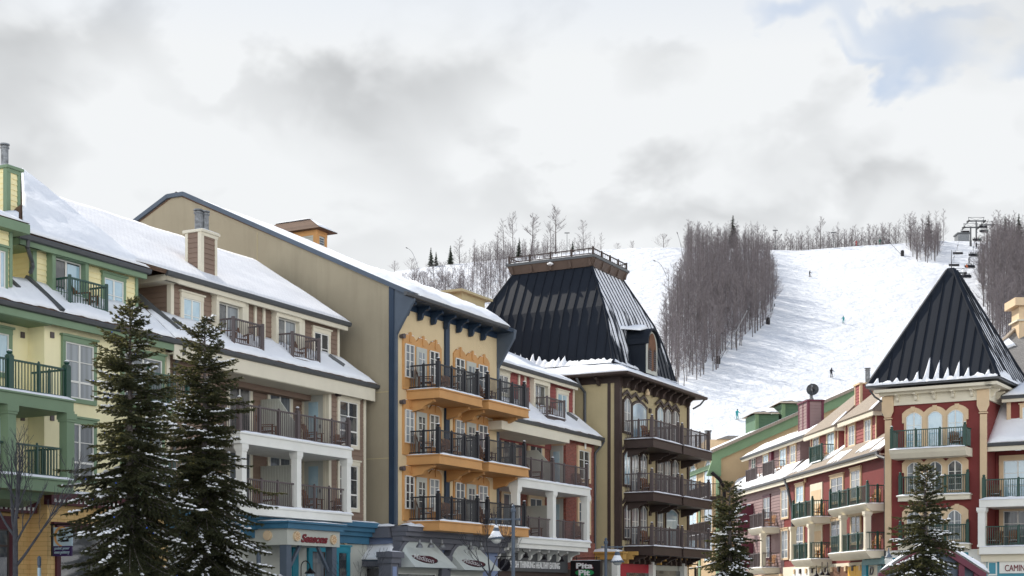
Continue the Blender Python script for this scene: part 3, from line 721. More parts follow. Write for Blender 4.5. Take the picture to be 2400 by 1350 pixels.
    zA = F.z(Z4, 240, 420, pf); zB = F.z(Z4, 600, 920, pf); colU = [F.u(Z4, x, pf-.2) for x in (235, 590, 912)]
    B = slab(F, R, ua-.1, ub, zA, rp, pf, .42, white)
    _, s = railing(B, [w(ua, rp+.1), w(ua, pf-.12), w(F.u(Z4, 598, pf-.12), pf-.12), w(F.u(Z4, 925, pf-.12), pf-.12)], zA, F.z(Z4, 240, 240, pf-.1)-zA, taupe, big=(1, 2, 3), small=[2, 2, 2], bw=.17, sw=.09); s.build('snow', snow, B, True)
    B2_ = slab(F, R, ua-.1, ub, zB, rp, pf, .34, white)
    for a, b in ((colU[0]+.2, colU[1]-.2), (colU[1]+.2, colU[2]-.2)): railing(B2_, [w(a, pf-.2), w(b, pf-.2)], zB, 1.05, taupe, small=[2], sw=.09)
    for c_ in colU: column(F, R, c_, zB, zA-.44, pf-.2, .3, white)
    # wind screens
    us = F.u(Z4, 356, rp); S = F.side(us)
    for z, hh in ((zA, 1.95), (zB, 1.95)):
        m = MB(); pts = [(rp+.03, z), (.4, z), (.4, z+.9), (-.45, z+hh), (rp+.03, z+hh)]
        if z == zB: pts = [(rp+.03, z), (.6, z), (.6, z+hh), (rp+.03, z+hh)]
        m.poly([S.pt(a, b, 0) for a, b in pts], S.pt(0, 0, -.06)-S.pt(0, 0, 0))
        pl = [(a, z, b) for a, b in ()]
        o = m.build('wind_screen', putty, R); t = MB()
        for i in range(12):
            a = rp+.1+i*.14
            if a < .35: t.box(S, a, a+.02, z, z+(hh-.03 if (a < -.5 or z == zB) else .9+(.4-a)/.85*(hh-.9)-.03), .001, .014)
        t.build('screen_slats', putty, o)
    # windows of the two storeys
    dz = zA-zB
    for k in (0, 1):
        a, b, _, z1 = F.rect(Z4, 150, 100, 285, 240, rp); win(F, R, a, b, zA-k*dz+.15, z1-k*dz, rp, cream, tw=.15, pane=(g_dark, g_grey)[k], rows=1)
        a, b, _, z1 = F.rect(Z4, 412, 145, 545, 240, rp); win(F, R, a, b, zA-k*dz+.9, z1-k*dz, rp, cream, tw=.15, pane=g_grey)
        a, b, z0, z1 = F.rect(Z4, 862, 215, 978, 495, 0); win(F, R, a, b, z0-k*dz, z1-k*dz, 0, cream, tw=.15, pane=g_dark, rows=3, transom=.32)
        S = F.side(ur1); a, b, z0, z1 = S.rect(Z4, 640, 190, 768, 400, 0)
        z1 -= k*dz
        m = MB(); m.box(S, a-.15, a, zA-k*dz, z1+.35, 0, .07); m.box(S, b, b+.14, zA-k*dz, z1+.35, 0, .07); m.box(S, a, b, z1, z1+.16, 0, .07); m.box(S, a-.2, b+.2, z1+.16, z1+.2, 0, .12); m.build('door_casing', cream, R)
        m = MB(); m.box(S, a, b, zA-k*dz+.02, z1, .0, .04); D = m.build('door', putty, R)
        m = MB(); m.box(S, a+.28, b-.28, zA-k*dz+.25, z1-.3, .04, .055); m.build('pane', g_blue, D)
        m = MB(); m.box(S, b-.2, b-.15, zA-k*dz+1.0, zA-k*dz+1.15, .04, .1); m.build('handle', gutter_m, D)
        for x in (333, 367):
            uu, zz = F.q(Z4, x, 107, rp); zz -= k*dz; m = MB(); m.box(F, uu-.15, uu+.15, zz-.17, zz+.17, rp, rp+.05); V = m.build('wall_vent', cream, R)
            m = MB(); m.box(F, uu-.09, uu+.09, zz-.1, zz+.1, rp+.05, rp+.07); m.build('vent_grille', mtan, V)
        uu, zz = F.q(Z4, 848, 178, 0); m = MB(); m.cyl(F.pt(uu, zz-k*dz, .02), F.pt(uu, zz-k*dz, .22), .1, .1, 10); m.build('wall_lamp', taupe, R)
        z = (zA, zB)[k]; nm = ('upper', 'lower')[k]
        chair(F, F.u(Z4, 405, .3), z, .3, .4, 'brown chair beside the wind screen on the %s white-columned balcony of the brown building' % nm)
        chair(F, F.u(Z4, 700, .3), z, .3, .2, 'brown chair before the door on the %s white-columned balcony of the brown building' % nm)
        chair(F, F.u(Z4, 860, .3), z, .3, -.5, 'brown chair at the far right of the %s white-columned balcony of the brown building' % nm)
    # shop front: blue cornice, porch with sign board
    uc = F.u(PX, 505)
    m = MB(); z = F.z(D3, 1850, 265, .5)
    m.box(F, u0-.2, uR+.1, z-.22, z, .0, .75); m.box(F, u0-.2, uR+.05, z-.42, z-.222, .0, .6); m.box(F, u0-.2, uR, z-.62, z-.422, .0, .45); m.box(F, u0-.2, uR-.1, z-.95, z-.622, 0, .3)
    C = m.build('cornice', blue_p, R); s = MB(); s.ridge_snow(F.pt(ur0, z, .6), F.pt(uR+.1, z, .6), .3, .06, 2); s.build('snow', snow, C, True)
    m = MB(); m.box(F, ur0-3, uR, 0, z-.96, -8.9, .12); m.build('ground_floor_wall', putty, R)
    pc = 1.9; pa, pb = F.u(D3, 585, pc), F.u(D3, 1570, pc); zt = F.z(D3, 585, 385, pc); z_b = F.z(D3, 585, 690, pc)
    m = MB(); m.box(F, pa, pb, z_b, zt, .12, pc); P = m.build('porch_fascia', putty, R)
    m = MB(); m.box(F, pa-.15, pb+.12, zt, zt+.22, .12, pc+.15); m.box(F, pa-.25, pb+.18, zt+.222, zt+.3, .12, pc+.25); m.build('porch_cornice', blue_p, P)
    m = MB(); m.snow(F.pt(pa-.25, zt+.3, pc+.25), F.pt(pb+.2, zt+.3, pc+.25), F.pt(pb+.2, zt+.3, .3), F.pt(pa-.25, zt+.3, .3), .07, 20, 6, 3); m.build('snow', snow, P, True)
    a, b, c_, d_ = F.rect(D3, 840, 440, 1335, 640, pc)
    lettering(F, 'Seasons', a, b, c_-.02, d_-.1, pc+.02, 'lettering', sign_red, P, shear=.35, bold=.035)
    for x, y, pp in ((748, 535, pc), (1435, 600, pc), (1650, 605, .12)):
        uu, zz = F.q(D3, x, y, pp); m = MB(); m.cyl(F.pt(uu, zz, pp), F.pt(uu, zz, pp+.09), .2, .2, 20); D = m.build('wooden_disc', trim_tan, R)
        t = MB()
        for k in range(8):
            an = k*pi/4; t.beam(F.pt(uu+.05*cos(an), zz+.05*sin(an), pp+.09), F.pt(uu+.16*cos(an), zz+.16*sin(an), pp+.09), .02, .02)
        t.build('carving', wood_lit, D)
    S = F.side(pa); uu, zz = S.q(D3, 230, 520, 0); m = MB(); m.cyl(S.pt(uu, zz, 0), S.pt(uu, zz, .09), .2, .2, 20); m.build('wooden_disc', trim_tan, R)
    m = MB()
    for x in (pa+.2, pb-.3): m.box(F, x-.16, x+.16, 0, z_b, pc-.4, pc-.06)
    m.build('porch_post', slate_blue, R)
    m = MB()
    for x, s_ in ((pa+.36, 1), (pb-.46, -1)): m.beam(F.pt(x, z_b-1.05, pc-.25), F.pt(x+s_*.8, z_b-.02, pc-.25), .12, .12)
    m.build('porch_brace', slate_blue, R)
    a, b = F.u(D3, 1520, .12), F.u(D3, 1690, .12); z1 = F.z(D3, 1520, 830, .12); win(F, R, a, b, .1, z1, .12, teal, tw=.2, frame=teal, pane=g_dark, cols=1, name='shop_door')
    a, b = F.u(D3, 1030, .12), F.u(D3, 1270, .12); win(F, R, a, b, .8, F.z(D3, 1030, 820, .12), .12, teal, tw=.3, frame=dbrown, pane=g_grey, cols=1, name='shop_window')
    a = F.u(D3, 720, .12); m = MB(); m.box(F, a-.2, a+.2, .1, z_b, .12, .2); m.build('door_casing', teal, R)
    pipe(R, [F.pt(pa-.9, z_b-.05, .6), F.pt(pa-.35, z_b-.08, .6), F.pt(pa-.15, z_b-.25, .6), F.pt(pa-.15, 0, .6)], .09, slate_blue)
    # wall lantern on its curved bracket
    u_, z_ = F.q(D3, 850, 1120, .9); m = MB(); pts = [F.pt(u_-.02, z_-.9, .9), F.pt(u_-.02, z_, .9)]
    for i in range(1, 9): an = pi-pi*i/8; pts.append(F.pt(u_+.3+.32*cos(an), z_+.28*sin(an), .9))
    m.tube(pts, .022, 6); Lw = m.build('wall_lantern', sign_black, R)
    c = F.pt(u_+.62, z_-.55, .9); m = MB(); m.lathe(c, [(.04, -.02), (.13, .0), (.17, .3), (.05, .31)], 6); m.build('lantern_glass', g_blue, Lw)
    m = MB(); m.lathe(c, [(.24, .3), (.2, .36), (.1, .45), (.03, .55), (.01, .57)], 6); m.build('lantern_hood', sign_black, Lw)
brown_building()
# ================================================================== gabled building with orange balconies
def gabled_building():
    F = F0.off(1.3); uA = F.u(PX, 924); uB = F.u(B1, 805)
    R = thing('gabled_building', F.pt((uA+uB)/2, 0, -6), 'tall gabled building with a blank olive side wall and orange balconies', 'building')
    zg = F.z(D1, 500, 205, .4)
    eu0, eu1 = F.u(B1, 180, 1.0), F.u(B1, 888, 1.0); zE = F.z(B1, 180, 378, 1.0)
    S = F.side(uA)
    pr = -(S.u(PX, 415)*-1); _, zR = S.q(PX, 413, 449); pr = S.u(PX, 413)     # ridge, inward
    pf = F.z(PX, 914, 650)
    depth = 2*pr; hl = 1.2
    zW = zR+(zE-zR)*(0-pr)/(1.0-pr)        # roof height above the wall face
    def zroof(p): return zE+(zR-zE)*(p-1.0)/(pr-1.0)
    m = MB(); m.poly([S.pt(0, zg), S.pt(0, zroof(0)-.16), S.pt(pr+.4, zR-.22), S.pt(pr-.4, zR-.22), S.pt(depth-1, zroof(0)-.5), S.pt(depth-1, zg)], F.pt(uB, 0)-F.pt(uA, 0)); m.build('wall', tan_wall, R)
    m = MB(); m.box(F, uA+.2, uB-.03, zg, zE-.3, .001, .06); m.build('front_wall', tan_front, R)
    m = MB(); m.box(F, uA, uB, 0, zg, depth-1, .1); m.build('ground_floor_wall', lavender, R)
    # dark edge along the rake, seam lines in the stucco
    a, b, c = S.pt(1.0, zE-.02, 0), S.pt(pr+.5, zR-.14, 0), S.pt(pr-.5, zR-.14, 0); d = S.pt(depth-1, zroof(0)-.45, 0)
    for i, (p, q) in enumerate(((a, b), (b, c), (c, d))):
        m = MB(); o = S.pt(0, 0, .06)-S.pt(0, 0, 0); m.beam(p+o-Vector((0, 0, .05)), q+o-Vector((0, 0, .05)), .16, .2); m.build('rake_edge', slate_blue, R)
    for y in (1076, 921):
        zz = F.z(PX, 880, y) if 0 else S.z(PX, 880, y); m = MB(); m.box(S, -3.5, 0, zz, zz+.035, 0, .012); m.build('stucco_joint', mtan, R)
    m = MB(); uu = S.u(Z3, 556, 0); m.box(S, uu, uu+.025, zE-6, zroof(uu)-.3, 0, .012); m.build('stucco_joint', mtan, R)
    # roof
    R0, R1 = uA-.02, F.u(B1, 888, 1.0)
    rf = roofslab(R, [F.pt(R0, zE, 1.0), F.pt(R1, zE, 1.0), F.pt(R1, zR, pr), F.pt(R0, zR, pr)], .14, shingle, 'roof')
    roofslab(R, [F.pt(R0, zR, pr), F.pt(R1, zR, pr), F.pt(R1, zE, 2*pr-1), F.pt(R0, zE, 2*pr-1)], .14, shingle, 'roof')
    m = MB(); up = Vector((0, 0, 1)); off = Vector((0, 0, .01))
    m.snow(F.pt(R0+.1, zE, 1.1), F.pt(R1+.0, zE, 1.1), F.pt(R1, zR, pr)+off, F.pt(R0+.1, zR, pr)+off, .05, 50, 26, 9); kk = .3; zq = zE+(zR-zE)*kk; pq = 1+(pr-1)*kk; m.snow(F.pt(R0+.35, zE-.1, 1.16), F.pt(R1+.02, zE-.1, 1.16), F.pt(R1, zq, pq), F.pt(R0+.35, zq, pq), .36, 50, 9, 9); m.build('snow', snow, rf, True)
    gutter(F, R, eu0-.4, eu1-.1, zE-.06, 1.0)
    # navy band, posts, brackets
    _, zb = F.q(B1, 145, 503, .08); zt = zE-.2
    m = MB(); m.box(F, uA+.3, uB-.1, zb, zt, .06, .12); m.build('frieze', navy, R)
    m = MB(); m.box(F, uA+.3, uB, zt-.06, zt, .12, 1.0); m.build('soffit', navy, R)
    for x in (170, 270, 365, 458, 548, 635, 722):
        m = MB(); corbel(m, F.off(.12), F.u(B1, x, .3), zt-.06, .62, .62, .16); m.build('bracket', navy, R)
    uc0, uc1 = F.u(B1, 436, .1), F.u(B1, 466, .1); m = MB(); m.box(F, uc0, uc1, zg, zb, .061, .16); m.build('wall_post', navy, R)
    sb = MB(); sb.box(S, -.26, .0, zg, zroof(-.5)-.3, .0, .05); sb.build('corner_board', navy, R)
    # end fins
    for x0, nm, ww in ((uA, 'end_fin', .16), (uB-.02, 'end_fin', .22)):
        zf = F.z(B1, 130, 560, .6) if x0 == uA else F.z(B1, 800, 815, .3)
        zk = zf; pts = [(.0, zg), (.1, zg), (.1, zk-.7), (1.02, zk+.75), (1.1, zE-.12), (0, zroof(0)-.12)]
        m = MB(); m.poly([F.side(x0).pt(a, b) for a, b in pts], F.pt(ww, 0)-F.pt(0, 0)); m.build(nm, slate_blue, R)
    # cupola on the roof
    cp = pr+1.0; cu = F.u(Z3, 905, cp); zc = F.z(Z3, 905, 296, cp); cu1 = F.u(Z3, 960, cp)
    S2 = F.side(cu); pk = cp-4.0
    m = MB(); m.box(F, cu, cu1, zR-3, zc, pk, cp); m.siding(S2, pk, cp, zR-2.5, zc, 0, .3); C = m.build('cupola', putty, R)
    m = MB(); m.box(F, cu-.05, cu1+.05, zc-.28, zc, pk, cp+.06); m.box(F, cu-.04, cu+.2, zR-2.4, zc-.28, cp-.2, cp+.05); m.box(F, cu1-.15, cu1+.04, zR-2.4, zc-.28, cp-.2, cp+.05); m.build('cupola_trim', orange, C)
    m = MB()
    for i in range(9): m.box(F, cu+.3, cu1-.25, zc-1.5+i*.13, zc-1.43+i*.13, cp, cp+.03)
    m.build('louvre', slate_blue, C)
    a, b, c, d = F.pt(cu-.45, zc, cp+.5), F.pt(cu1+.45, zc, cp+.5), F.pt(cu1+.45, zc, pk-.4), F.pt(cu-.45, zc, pk-.4); um = (cu+cu1)/2
    e, f = F.pt(um, zc+.75, cp-.7), F.pt(um, zc+.75, pk+.9)
    m = MB(); m.add([a, b, c, d, e, f], [(0, 1, 4), (1, 2, 5, 4), (2, 3, 5), (3, 0, 4, 5), (3, 2, 1, 0)]); m.build('cupola_roof', shingle, C)
    m = MB(); k = Vector((0, 0, .03)); m.snow(b+k, c+k, f+k, e+k, .08, 10, 4, 2); m.snow(a+k, b+k, e+k, e+k+(f-e)*.02, .05, 8, 4, 3); m.build('snow', snow, C, True)
    # chimney cap seen over the roof
    pc = -8.5; u_, z_ = F.q(B1, 560, 408, pc); m = MB(); m.box(F, u_-1.4, u_+1.4, z_-1.2, z_-.14, pc-.8, pc+.8); m.box(F, u_-1.9, u_+1.9, z_-.14, z_, pc-1.1, pc+1.1); m.build('roof_vent_box', mtan, R)
    # three storeys: windows and balconies
    tops = [F.q(B1, 390, 1068, 1.74)[1], F.q(B2, 390, 447, 1.74)[1], F.q(B2, 395, 939, 1.74)[1]]
    zt0 = tops[0]
    groups = [((130, 405), ((148, 210, 752, 905), (230, 303, 770, 1064), (324, 389, 800, 960))), ((495, 750), ((511, 573, 855, 1000), (592, 658, 872, 1100), (676, 738, 898, 1040)))]
    panes = [g_grey, g_curt, g_dark, g_dark, g_curt, g_grey]; pi_ = 0
    w = lambda u, p: F.pt(u, 0, p)[:2]
    for r in range(3):
        z = tops[r]; dz = zt0-z
        for gi, ((g0, g1), ws) in enumerate(groups):
            a, b = F.u(B1, g0, .06), F.u(B1, g1, .06); zt_ = F.z(B1, ws[0][0], ws[0][2], .06)-dz; 
            if gi: zt_ = F.z(B1, ws[0][0], ws[0][2], .06)-dz
            W_ = b-a; pts = [(a, z), (b, z), (b, zt_+.2)]; n = 8
            for k in (2, 1, 0):
                for i in range(n+1):
                    t = 1-i/n; pts.append((a+W_*(k+t)/3, zt_+.2+.3*(1-(2*t-1)**2)))
            m = MB(); m.fpoly(F, pts, .06, .14); P = m.build('window_surround', orange, R)
            for k in range(3):
                m = MB(); uk = a+W_*(k+.5)/3; m.box(F, uk-.07, uk+.07, zt_+.1, zt_+.56, .14, .19); m.build('keystone', orange, P)
            m = MB()
            for k in range(3): m.ridge_snow(F.pt(a+W_*(k+.2)/3, zt_+.42, .1), F.pt(a+W_*(k+.8)/3, zt_+.42, .1), .1, .07, k+r)
            m.build('snow', snow, P, True)
            for k, (x0, x1, y0, y1) in enumerate(ws):
                u0, u1 = F.u(B1, x0, .14), F.u(B1, x1, .14); pn = panes[(pi_*5+k*2+r) % 6]; pi_ += 1
                if k == 1:
                    m = MB(); m.box(F, u0, u1, z+.03, zt_-.02, .141, .19); D = m.build('balcony_door', putty, R)
                    m = MB(); m.box(F, u0+.2, u1-.2, z+.35, zt_-.25, .19, .2); m.build('pane', pn, D)
                    m = MB(); um = (u0+u1)/2; m.box(F, um-.02, um+.02, z+.35, zt_-.25, .2, .21)
                    for j in range(1, 5): zz = z+.35+(zt_-.6-z)*j/5; m.box(F, u0+.2, u1-.2, zz-.015, zz+.015, .2, .21)
                    m.build('glazing_bars', vinyl, D)
                else: win(F, R, u0, u1, z+.55, zt_-.02, .14, orange, tw=0, pane=pn, cols=2, rows=4)
        for k, (bc, bl, br) in enumerate((((390), None, 697), ((745), None, 1032))):
            uc, ur = F.u(B1, bc, 1.74), F.u(B1, br, 1.74); pf_ = 1.8
            B = slab(F, R, uc, ur, z-.02, .06, pf_, .42, orange)
            p = 1.68
            _, s = railing(B, [w(uc+.1, .12), w(uc+.1, p), w(ur-.25, p), w(ur-.25, .12)], z, 1.08, black_rail, big=(1, 2), small=[1, 2, 1], bw=.17, sw=.1, gap=.12); s.build('snow', snow, B, True)
            for x in ((uc+.35, ur-.45) if r < 2 else ()): scroll(F, R, x, z-.44, 1.35, .62, .22, orange)
        nm = ('top', 'middle', 'lowest')[r]; c1 = F.u(B1, 390, 1.74); c2 = F.u(B1, 745, 1.74)
        chair(F, c1+.6, z, .7, .6, 'brown chair behind the corner post of the left %s orange balcony' % nm)
        chair(F, c1+2.6, z, .8, -.5, 'brown chair in the right half of the left %s orange balcony' % nm)
        chair(F, c2+1.6, z, .9, .2, 'brown chair on the right %s orange balcony of the gabled building' % nm)
        uu, zz = F.q(B1, 122, 700, .1); m = MB(); m.cyl(F.pt(uu, zz-dz, .06), F.pt(uu, zz-dz, .3), .09, .12, 10); m.build('wall_lamp', taupe, R)
    # shops below
    m = MB(); u_l = F.u(D1, 345, .9); u_r = F.u(D1, 1960, .5)
    for i, (a, b, p) in enumerate(((0, .22, .95), (.222, .42, .8), (.422, .65, .6), (.652, .95, .45))): m.box(F, uA-.05-p*.3, u_r, zg-b, zg-a, .05, p)
    m.box(S, -2.6, 0, zg-.5, zg-.02, .001, .5); C = m.build('cornice', greyp, R)
    m = MB(); m.ridge_snow(F.pt(uA-.3, zg, .7), F.pt(uA+2.2, zg, .7), .7, .16, 3); m.ridge_snow(S.pt(-2.6, zg, .3), S.pt(.3, zg, .3), .5, .14, 4); m.build('snow', snow, C, True)
    # striped pilaster
    u0, u1 = F.u(D1, 340, .75), F.u(D1, 440, .75); zp = F.z(D1, 350, 560, .75)
    m = MB(); m.box(F, u0, u1, 0, zp-.5, .1, .75); m.box(F, u0-.1, u1+.1, zp-.5, zp-.25, .1, .85); m.box(F, u0-.2, u1+.2, zp-.25, zp, .1, .95); P = m.build('pilaster', greyp, R)
    m = MB(); m.box(F, u0+.12, u1-.15, .3, zp-.65, .75, .77); m.build('pilaster_panel', lavender, P)
    m = MB(); m.ridge_snow(F.pt(u0-.2, zp, .7), F.pt(u1+.2, zp, .7), .4, .06, 3); m.build('snow', snow, P, True)
    # small pent roof and window on the side
    a, b, c, d = S.pt(-1.9, zp-.3, .9), S.pt(.2, zp-.35, .9), S.pt(.1, zp+.35, .05), S.pt(-1.9, zp+.35, .05)
    q = roofslab(R, [a, b, c, d], .1, slate_blue, 'pent_roof'); m = MB(); m.snow(a, b, c, d, .1, 14, 6, 4); m.build('snow', snow, q, True)
    m = MB(); m.box(S, -1.9, .2, zp-.62, zp-.36, .1, .85); m.build('shop_beam', greyp, R)
    win(S, R, -1.9, -.2, .8, zp-.65, .1, greyp, tw=.1, pane=g_dark, cols=1, name='shop_window')
    # two arched awnings with oval boards
    for i, (xl, xr, yt, yb, ov) in enumerate(((490, 1120, 430, 770, ((600, 570), (1000, 730))), (1195, 1700, 500, 810, ((1305, 632), (1670, 775))))):
        a, b = F.u(D1, xl, .5), F.u(D1, xl+(1035-490 if i == 0 else 1660-1195), .5); zt_, zl = F.z(D1, xl, yt, .5), F.z(D1, xl, yb, 1.0)
        zt_ = F.z(D1, xl, yt+80, .5); n = 12; W_ = b-a
        arch = lambda t, g=0: (a-g+(W_+2*g)*t, zt_-.1+(.62+g)*(1-(abs(2*t-1))**2.6))
        m = MB(); outer = [arch(j/n, .22) for j in range(n+1)]; inner = [arch(j/n) for j in range(n+1)]
        m.fpoly(F, [(a-.22, zl)]+outer+[(b+.22, zl)]+[(b, zl)]+inner[::-1]+[(a, zl)], .1, .5); A = m.build('awning_frame', greyp, R)
        vs = []; p_top, p_bot = .5, 1.25
        face = [(a, zt_-.1)]+[arch(j/n) for j in range(1, n)]+[(b, zt_-.1)]
        top = [F.pt(x, z, .42+.18*max(0, (zt_+.55-z))) for x, z in face]; lowL = F.pt(a-.05, zl, p_bot); lowR = F.pt(b+.35, zl, p_bot)
        back = [F.pt(x, z, .3) for x, z in face]; bl = F.pt(a-.05, zl, .12); br = F.pt(b+.35, zl, .12)
        V = top+[lowR, lowL]+[bl, br]; nn = len(top)
        m = MB(); m.add(V, [tuple(range(nn))+(nn, nn+1), (0, nn+1, nn+2), (nn-1, nn+3, nn), (nn+1, nn, nn+3, nn+2)]); aw = m.build('awning', canvas_m, R)
        A0, A1, A2 = F.pt(a, zt_-.1, .52), F.pt(b, zt_-.1, .52), lowL
        (x0, y0), (x1, y1) = ov; nrm = (A1-A0).cross(A2-A0).normalized()
        if nrm.dot(F.pt(0, 0, 1)-F.pt(0, 0, 0)) < 0: nrm = -nrm
        def mk(sc_, off, name, mm):
            cx, cy = (x0+x1)/2, (y0+y1)/2; L_ = []
            for j in range(28):
                an = 2*pi*j/28; rx = (x1-x0)/2*sc_; ry = 62*sc_
                L_.append(on_plane(D1, cx+rx*cos(an), cy+(y1-y0)/2*.62*cos(an)*sc_*1.0+ry*sin(an), A0+nrm*off, A1+nrm*off, A2+nrm*off))
            q = MB(); q.poly(L_, nrm*.03); return q.build(name, mm, aw)
        mk(1.0, .02, 'oval_rim', canvas_m); mk(.97, .035, 'oval_board_edge', sign_black); mk(.9, .05, 'oval_board', maroon)
        vs, fs = text_geo('Madison', 1, .01, .25, .01); tx0 = min(v.x for v in vs); tx1 = max(v.x for v in vs)
        cx, cy = (x0+x1)/2, (y0+y1)/2; q = MB(); q.add([on_plane(D1, cx+(v.x-(tx0+tx1)/2)/(tx1-tx0)*(x1-x0)*.72, cy+(v.x-(tx0+tx1)/2)/(tx1-tx0)*(y1-y0)*.5-(v.y-.35)*95, A0+nrm*.09, A1+nrm*.09, A2+nrm*.09) for v in vs], fs)
        q.build('lettering', sign_white, aw)
        # shop window beneath
        win(F, R, a+.1, b+.1, .7, zl-.25, .12, putty, tw=.16, pane=g_dark, cols=1, name='shop_window')
        # spot lamps on stems
        for sx in ((740, 900, 1055) if i == 0 else (1460, 1605)):
            yy = 470 if i == 0 else 500
            c = F.pt(*F.q(D1, sx, yy, 1.1), 1.1); m = MB(); b0 = F.pt(F.u(D1, sx, 1.1)-.15, c.z+.35, .2); m.tube([b0, F.pt(F.u(D1, sx, 1.1)-.1, c.z+.42, .6), c+Vector((0, 0, .28))], .015, 5)
            L_ = m.build('spot_lamp', gutter_m, R); m = MB(); m.lathe(c-Vector((0, 0, .1)), [(.17, 0), (.13, .12), (.06, .2), (.05, .36), (.01, .37)], 10); m.build('lamp_shade', flue_m, L_)
    u2 = F.u(D1, 1090, .5); m = MB(); z2 = F.z(D1, 1090, 620, .5); m.box(F, u2-.1, u2+.75, 0, z2-.2, .1, .4); m.box(F, u2-.2, u2+.85, z2-.2, z2, .1, .55); m.build('pilaster', greyp, R)
    return F
gabled_building()

# ================================================================== brick building
def brick_building():
    F = F0.off(1.0); u0 = F.u(B1, 780); uR = F.u(B2, 1548); ur0 = F.u(PX, 1135); S0 = F.u(B2, 1338)
    R = thing('brick_building', F.pt((u0+uR)/2, 0, -4), 'red brick building with red boarded attic and white columned balconies', 'building')
    rp = -1.0; zE = F.z(B2, 1600, 330, .5); zg = F.z(B2, 1530, 1110, 0)
    m = MB(); m.box(F, S0, uR, zg, zE-.3, -9, 0); m.box(F, u0, S0, zg, zE-.3, -9, rp); m.box(F, u0, uR, 0, zg, -9, .1)
    m.build('wall', brick, R)
    ue = F.u(B2, 1618, .5)
    m = MB(); m.box(F, u0, ue-.2, zE-.5, zE-.12, .34, .42); m.box(F, u0, ue-.2, zE-.24, zE-.2, 0.002, .34); m.build('fascia', cream, R)
    a, b = F.u(B2, 866, 1.2), F.u(B2, 1365, 1.2); zt = F.z(B2, 866, 205, 1.2); z_ = F.z(B2, 866, 268, 1.2)
    m = MB(); m.box(F, a, b, z_, min(zt, zE-.22), rp, 1.2); m.build('porch_beam', cream, R)
    gutter(F, R, u0, ue, zE, .42)
    pd = -.9; ux1 = F.u(B1, 1362, pd); zb = F.z(B1, 1355, 1270, pd)
    e0, e1, t1, t0 = F.pt(u0, zE, .5), F.pt(ue, zE, .5), F.pt(ux1+.3, zb+.05, pd), F.pt(u0, zb+.05, pd)
    sk = roofslab(R, [e0, e1, t1, t0], .12, shingle, 'skirt_roof')
    m = MB(); m.snow(e0, e1, t1, t0, .13, 46, 6, 11, ragged=.05); m.build('snow', snow, sk, True)
    m = MB(); A = on_plane(B2, 1345, 168, e0, e1, t0)+Vector((0, 0, .1)); B_ = on_plane(B2, 1415, 216, e0, e1, t0)+Vector((0, 0, .1)); m.beam(A, B_, .3, .2); m.build('roof_rib', gutter_m, sk)
    zU = F.z(B1, 1100, 956, pd+.5)
    m = MB(); m.box(F, u0, ux1, zE-1, zU-.1, -8, pd); m.siding(F, u0, ux1, zb-.6, zU-.2, pd); m.build('upper_wall', red_board, R)
    m = MB(); m.box(F, ux1-.15, ux1+.02, zb-.5, zU-.3, pd+.02, pd+.07); m.build('corner_trim', cream, R)
    uE1 = F.u(B1, 1410, pd+.5)
    m = MB(); m.box(F, u0, uE1-.1, zU-.34, zU-.12, pd+.3, pd+.42); m.box(F, u0, uE1-.1, zU-.2, zU-.13, pd+.01, pd+.3); m.build('upper_fascia', cream, R)
    gutter(F, R, u0, uE1, zU, pd+.42)
    a, b, c, d = F.pt(u0, zU, pd+.5), F.pt(uE1, zU, pd+.5), F.pt(uE1-1, zU+2.0, -4.5), F.pt(u0, zU+2.0, -4.5)
    rf = roofslab(R, [a, b, c, d], .15, shingle, 'roof'); m = MB(); m.snow(a, b, c, d, .12, 40, 10, 12); m.build('snow', snow, rf, True)
    wx(F, R, B1, 820, 975, 885, 1100, pd, cream, tw=.18, pane=g_dark)
    for x in (963, 1008): uu = F.u(B1, x, pd); m = MB(); m.box(F, uu-.08, uu+.08, zb, zU-.3, pd+.03, pd+.1); m.build('wall_batten', cream, R)
    a, b, c_, z1 = F.rect(B1, 1058, 1040, 1150, 1210, pd); win(F, R, a, b, zb-.1, z1, pd, cream, tw=.2, pane=g_dark, name='balcony_door', depth=.28)
    wx(F, R, B1, 1243, 1110, 1310, 1290, pd, cream, tw=.16, pane=g_blue, rows=2)
    w = lambda u, p: F.pt(u, 0, p)[:2]
    for xc, yt, yb, xr, nm in ((1175, 1138, 1268, 1300, 'right'), (985, 1045, 1215, 1038, 'left')):
        p = pd+.95; z = F.z(B1, xc, yb, p); h = min(1.1, F.z(B1, xc, yt, p)-z); a, b = F.u(B1, xc, p), F.u(B1, xr, p)
        B = slab(F, R, a, b, z, pd+.01, p, .16, taupe); railing(B, [w(a, pd+.05), w(a, p-.03), w(b, p-.03), w(b, pd+.05)], z, h, taupe, small=[0, 0, 0])
        for q in (a, b): m = MB(); post(m, F.pt(q, 0, p-.03), z, z+h+.08, .13, 0, False); m.build('newel_post', taupe, B)
        if nm == 'right': chair(F, a+1.0, z, pd+.4, .2, 'brown chair behind the taupe rail in front of the red boarded attic')
    # columned balconies
    pf = 1.5; ua, ub = F.u(B2, 985, pf), F.u(B2, 1518, pf); zA = F.z(B2, 1515, 707, pf); zB = F.z(B2, 1510, 1100, pf)
    B = slab(F, R, ua, ub, zA, rp, pf, .42, white)
    ps = [w(F.u(B2, 1000, pf-.12), rp+.1), w(F.u(B2, 1000, pf-.12), pf-.12), w(F.u(B2, 1240, pf-.12), pf-.12), w(F.u(B2, 1490, pf-.12), pf-.12)]
    _, s = railing(B, ps, zA, 1.1, taupe, big=(2, 3), small=[1, 2, 2], bw=.17, sw=.09); s.build('snow', snow, B, True)
    Bl = slab(F, R, ua, ub, zB, rp, pf, .3, white); cu = [F.u(B2, x, pf-.2) for x in (968, 1232, 1482)]
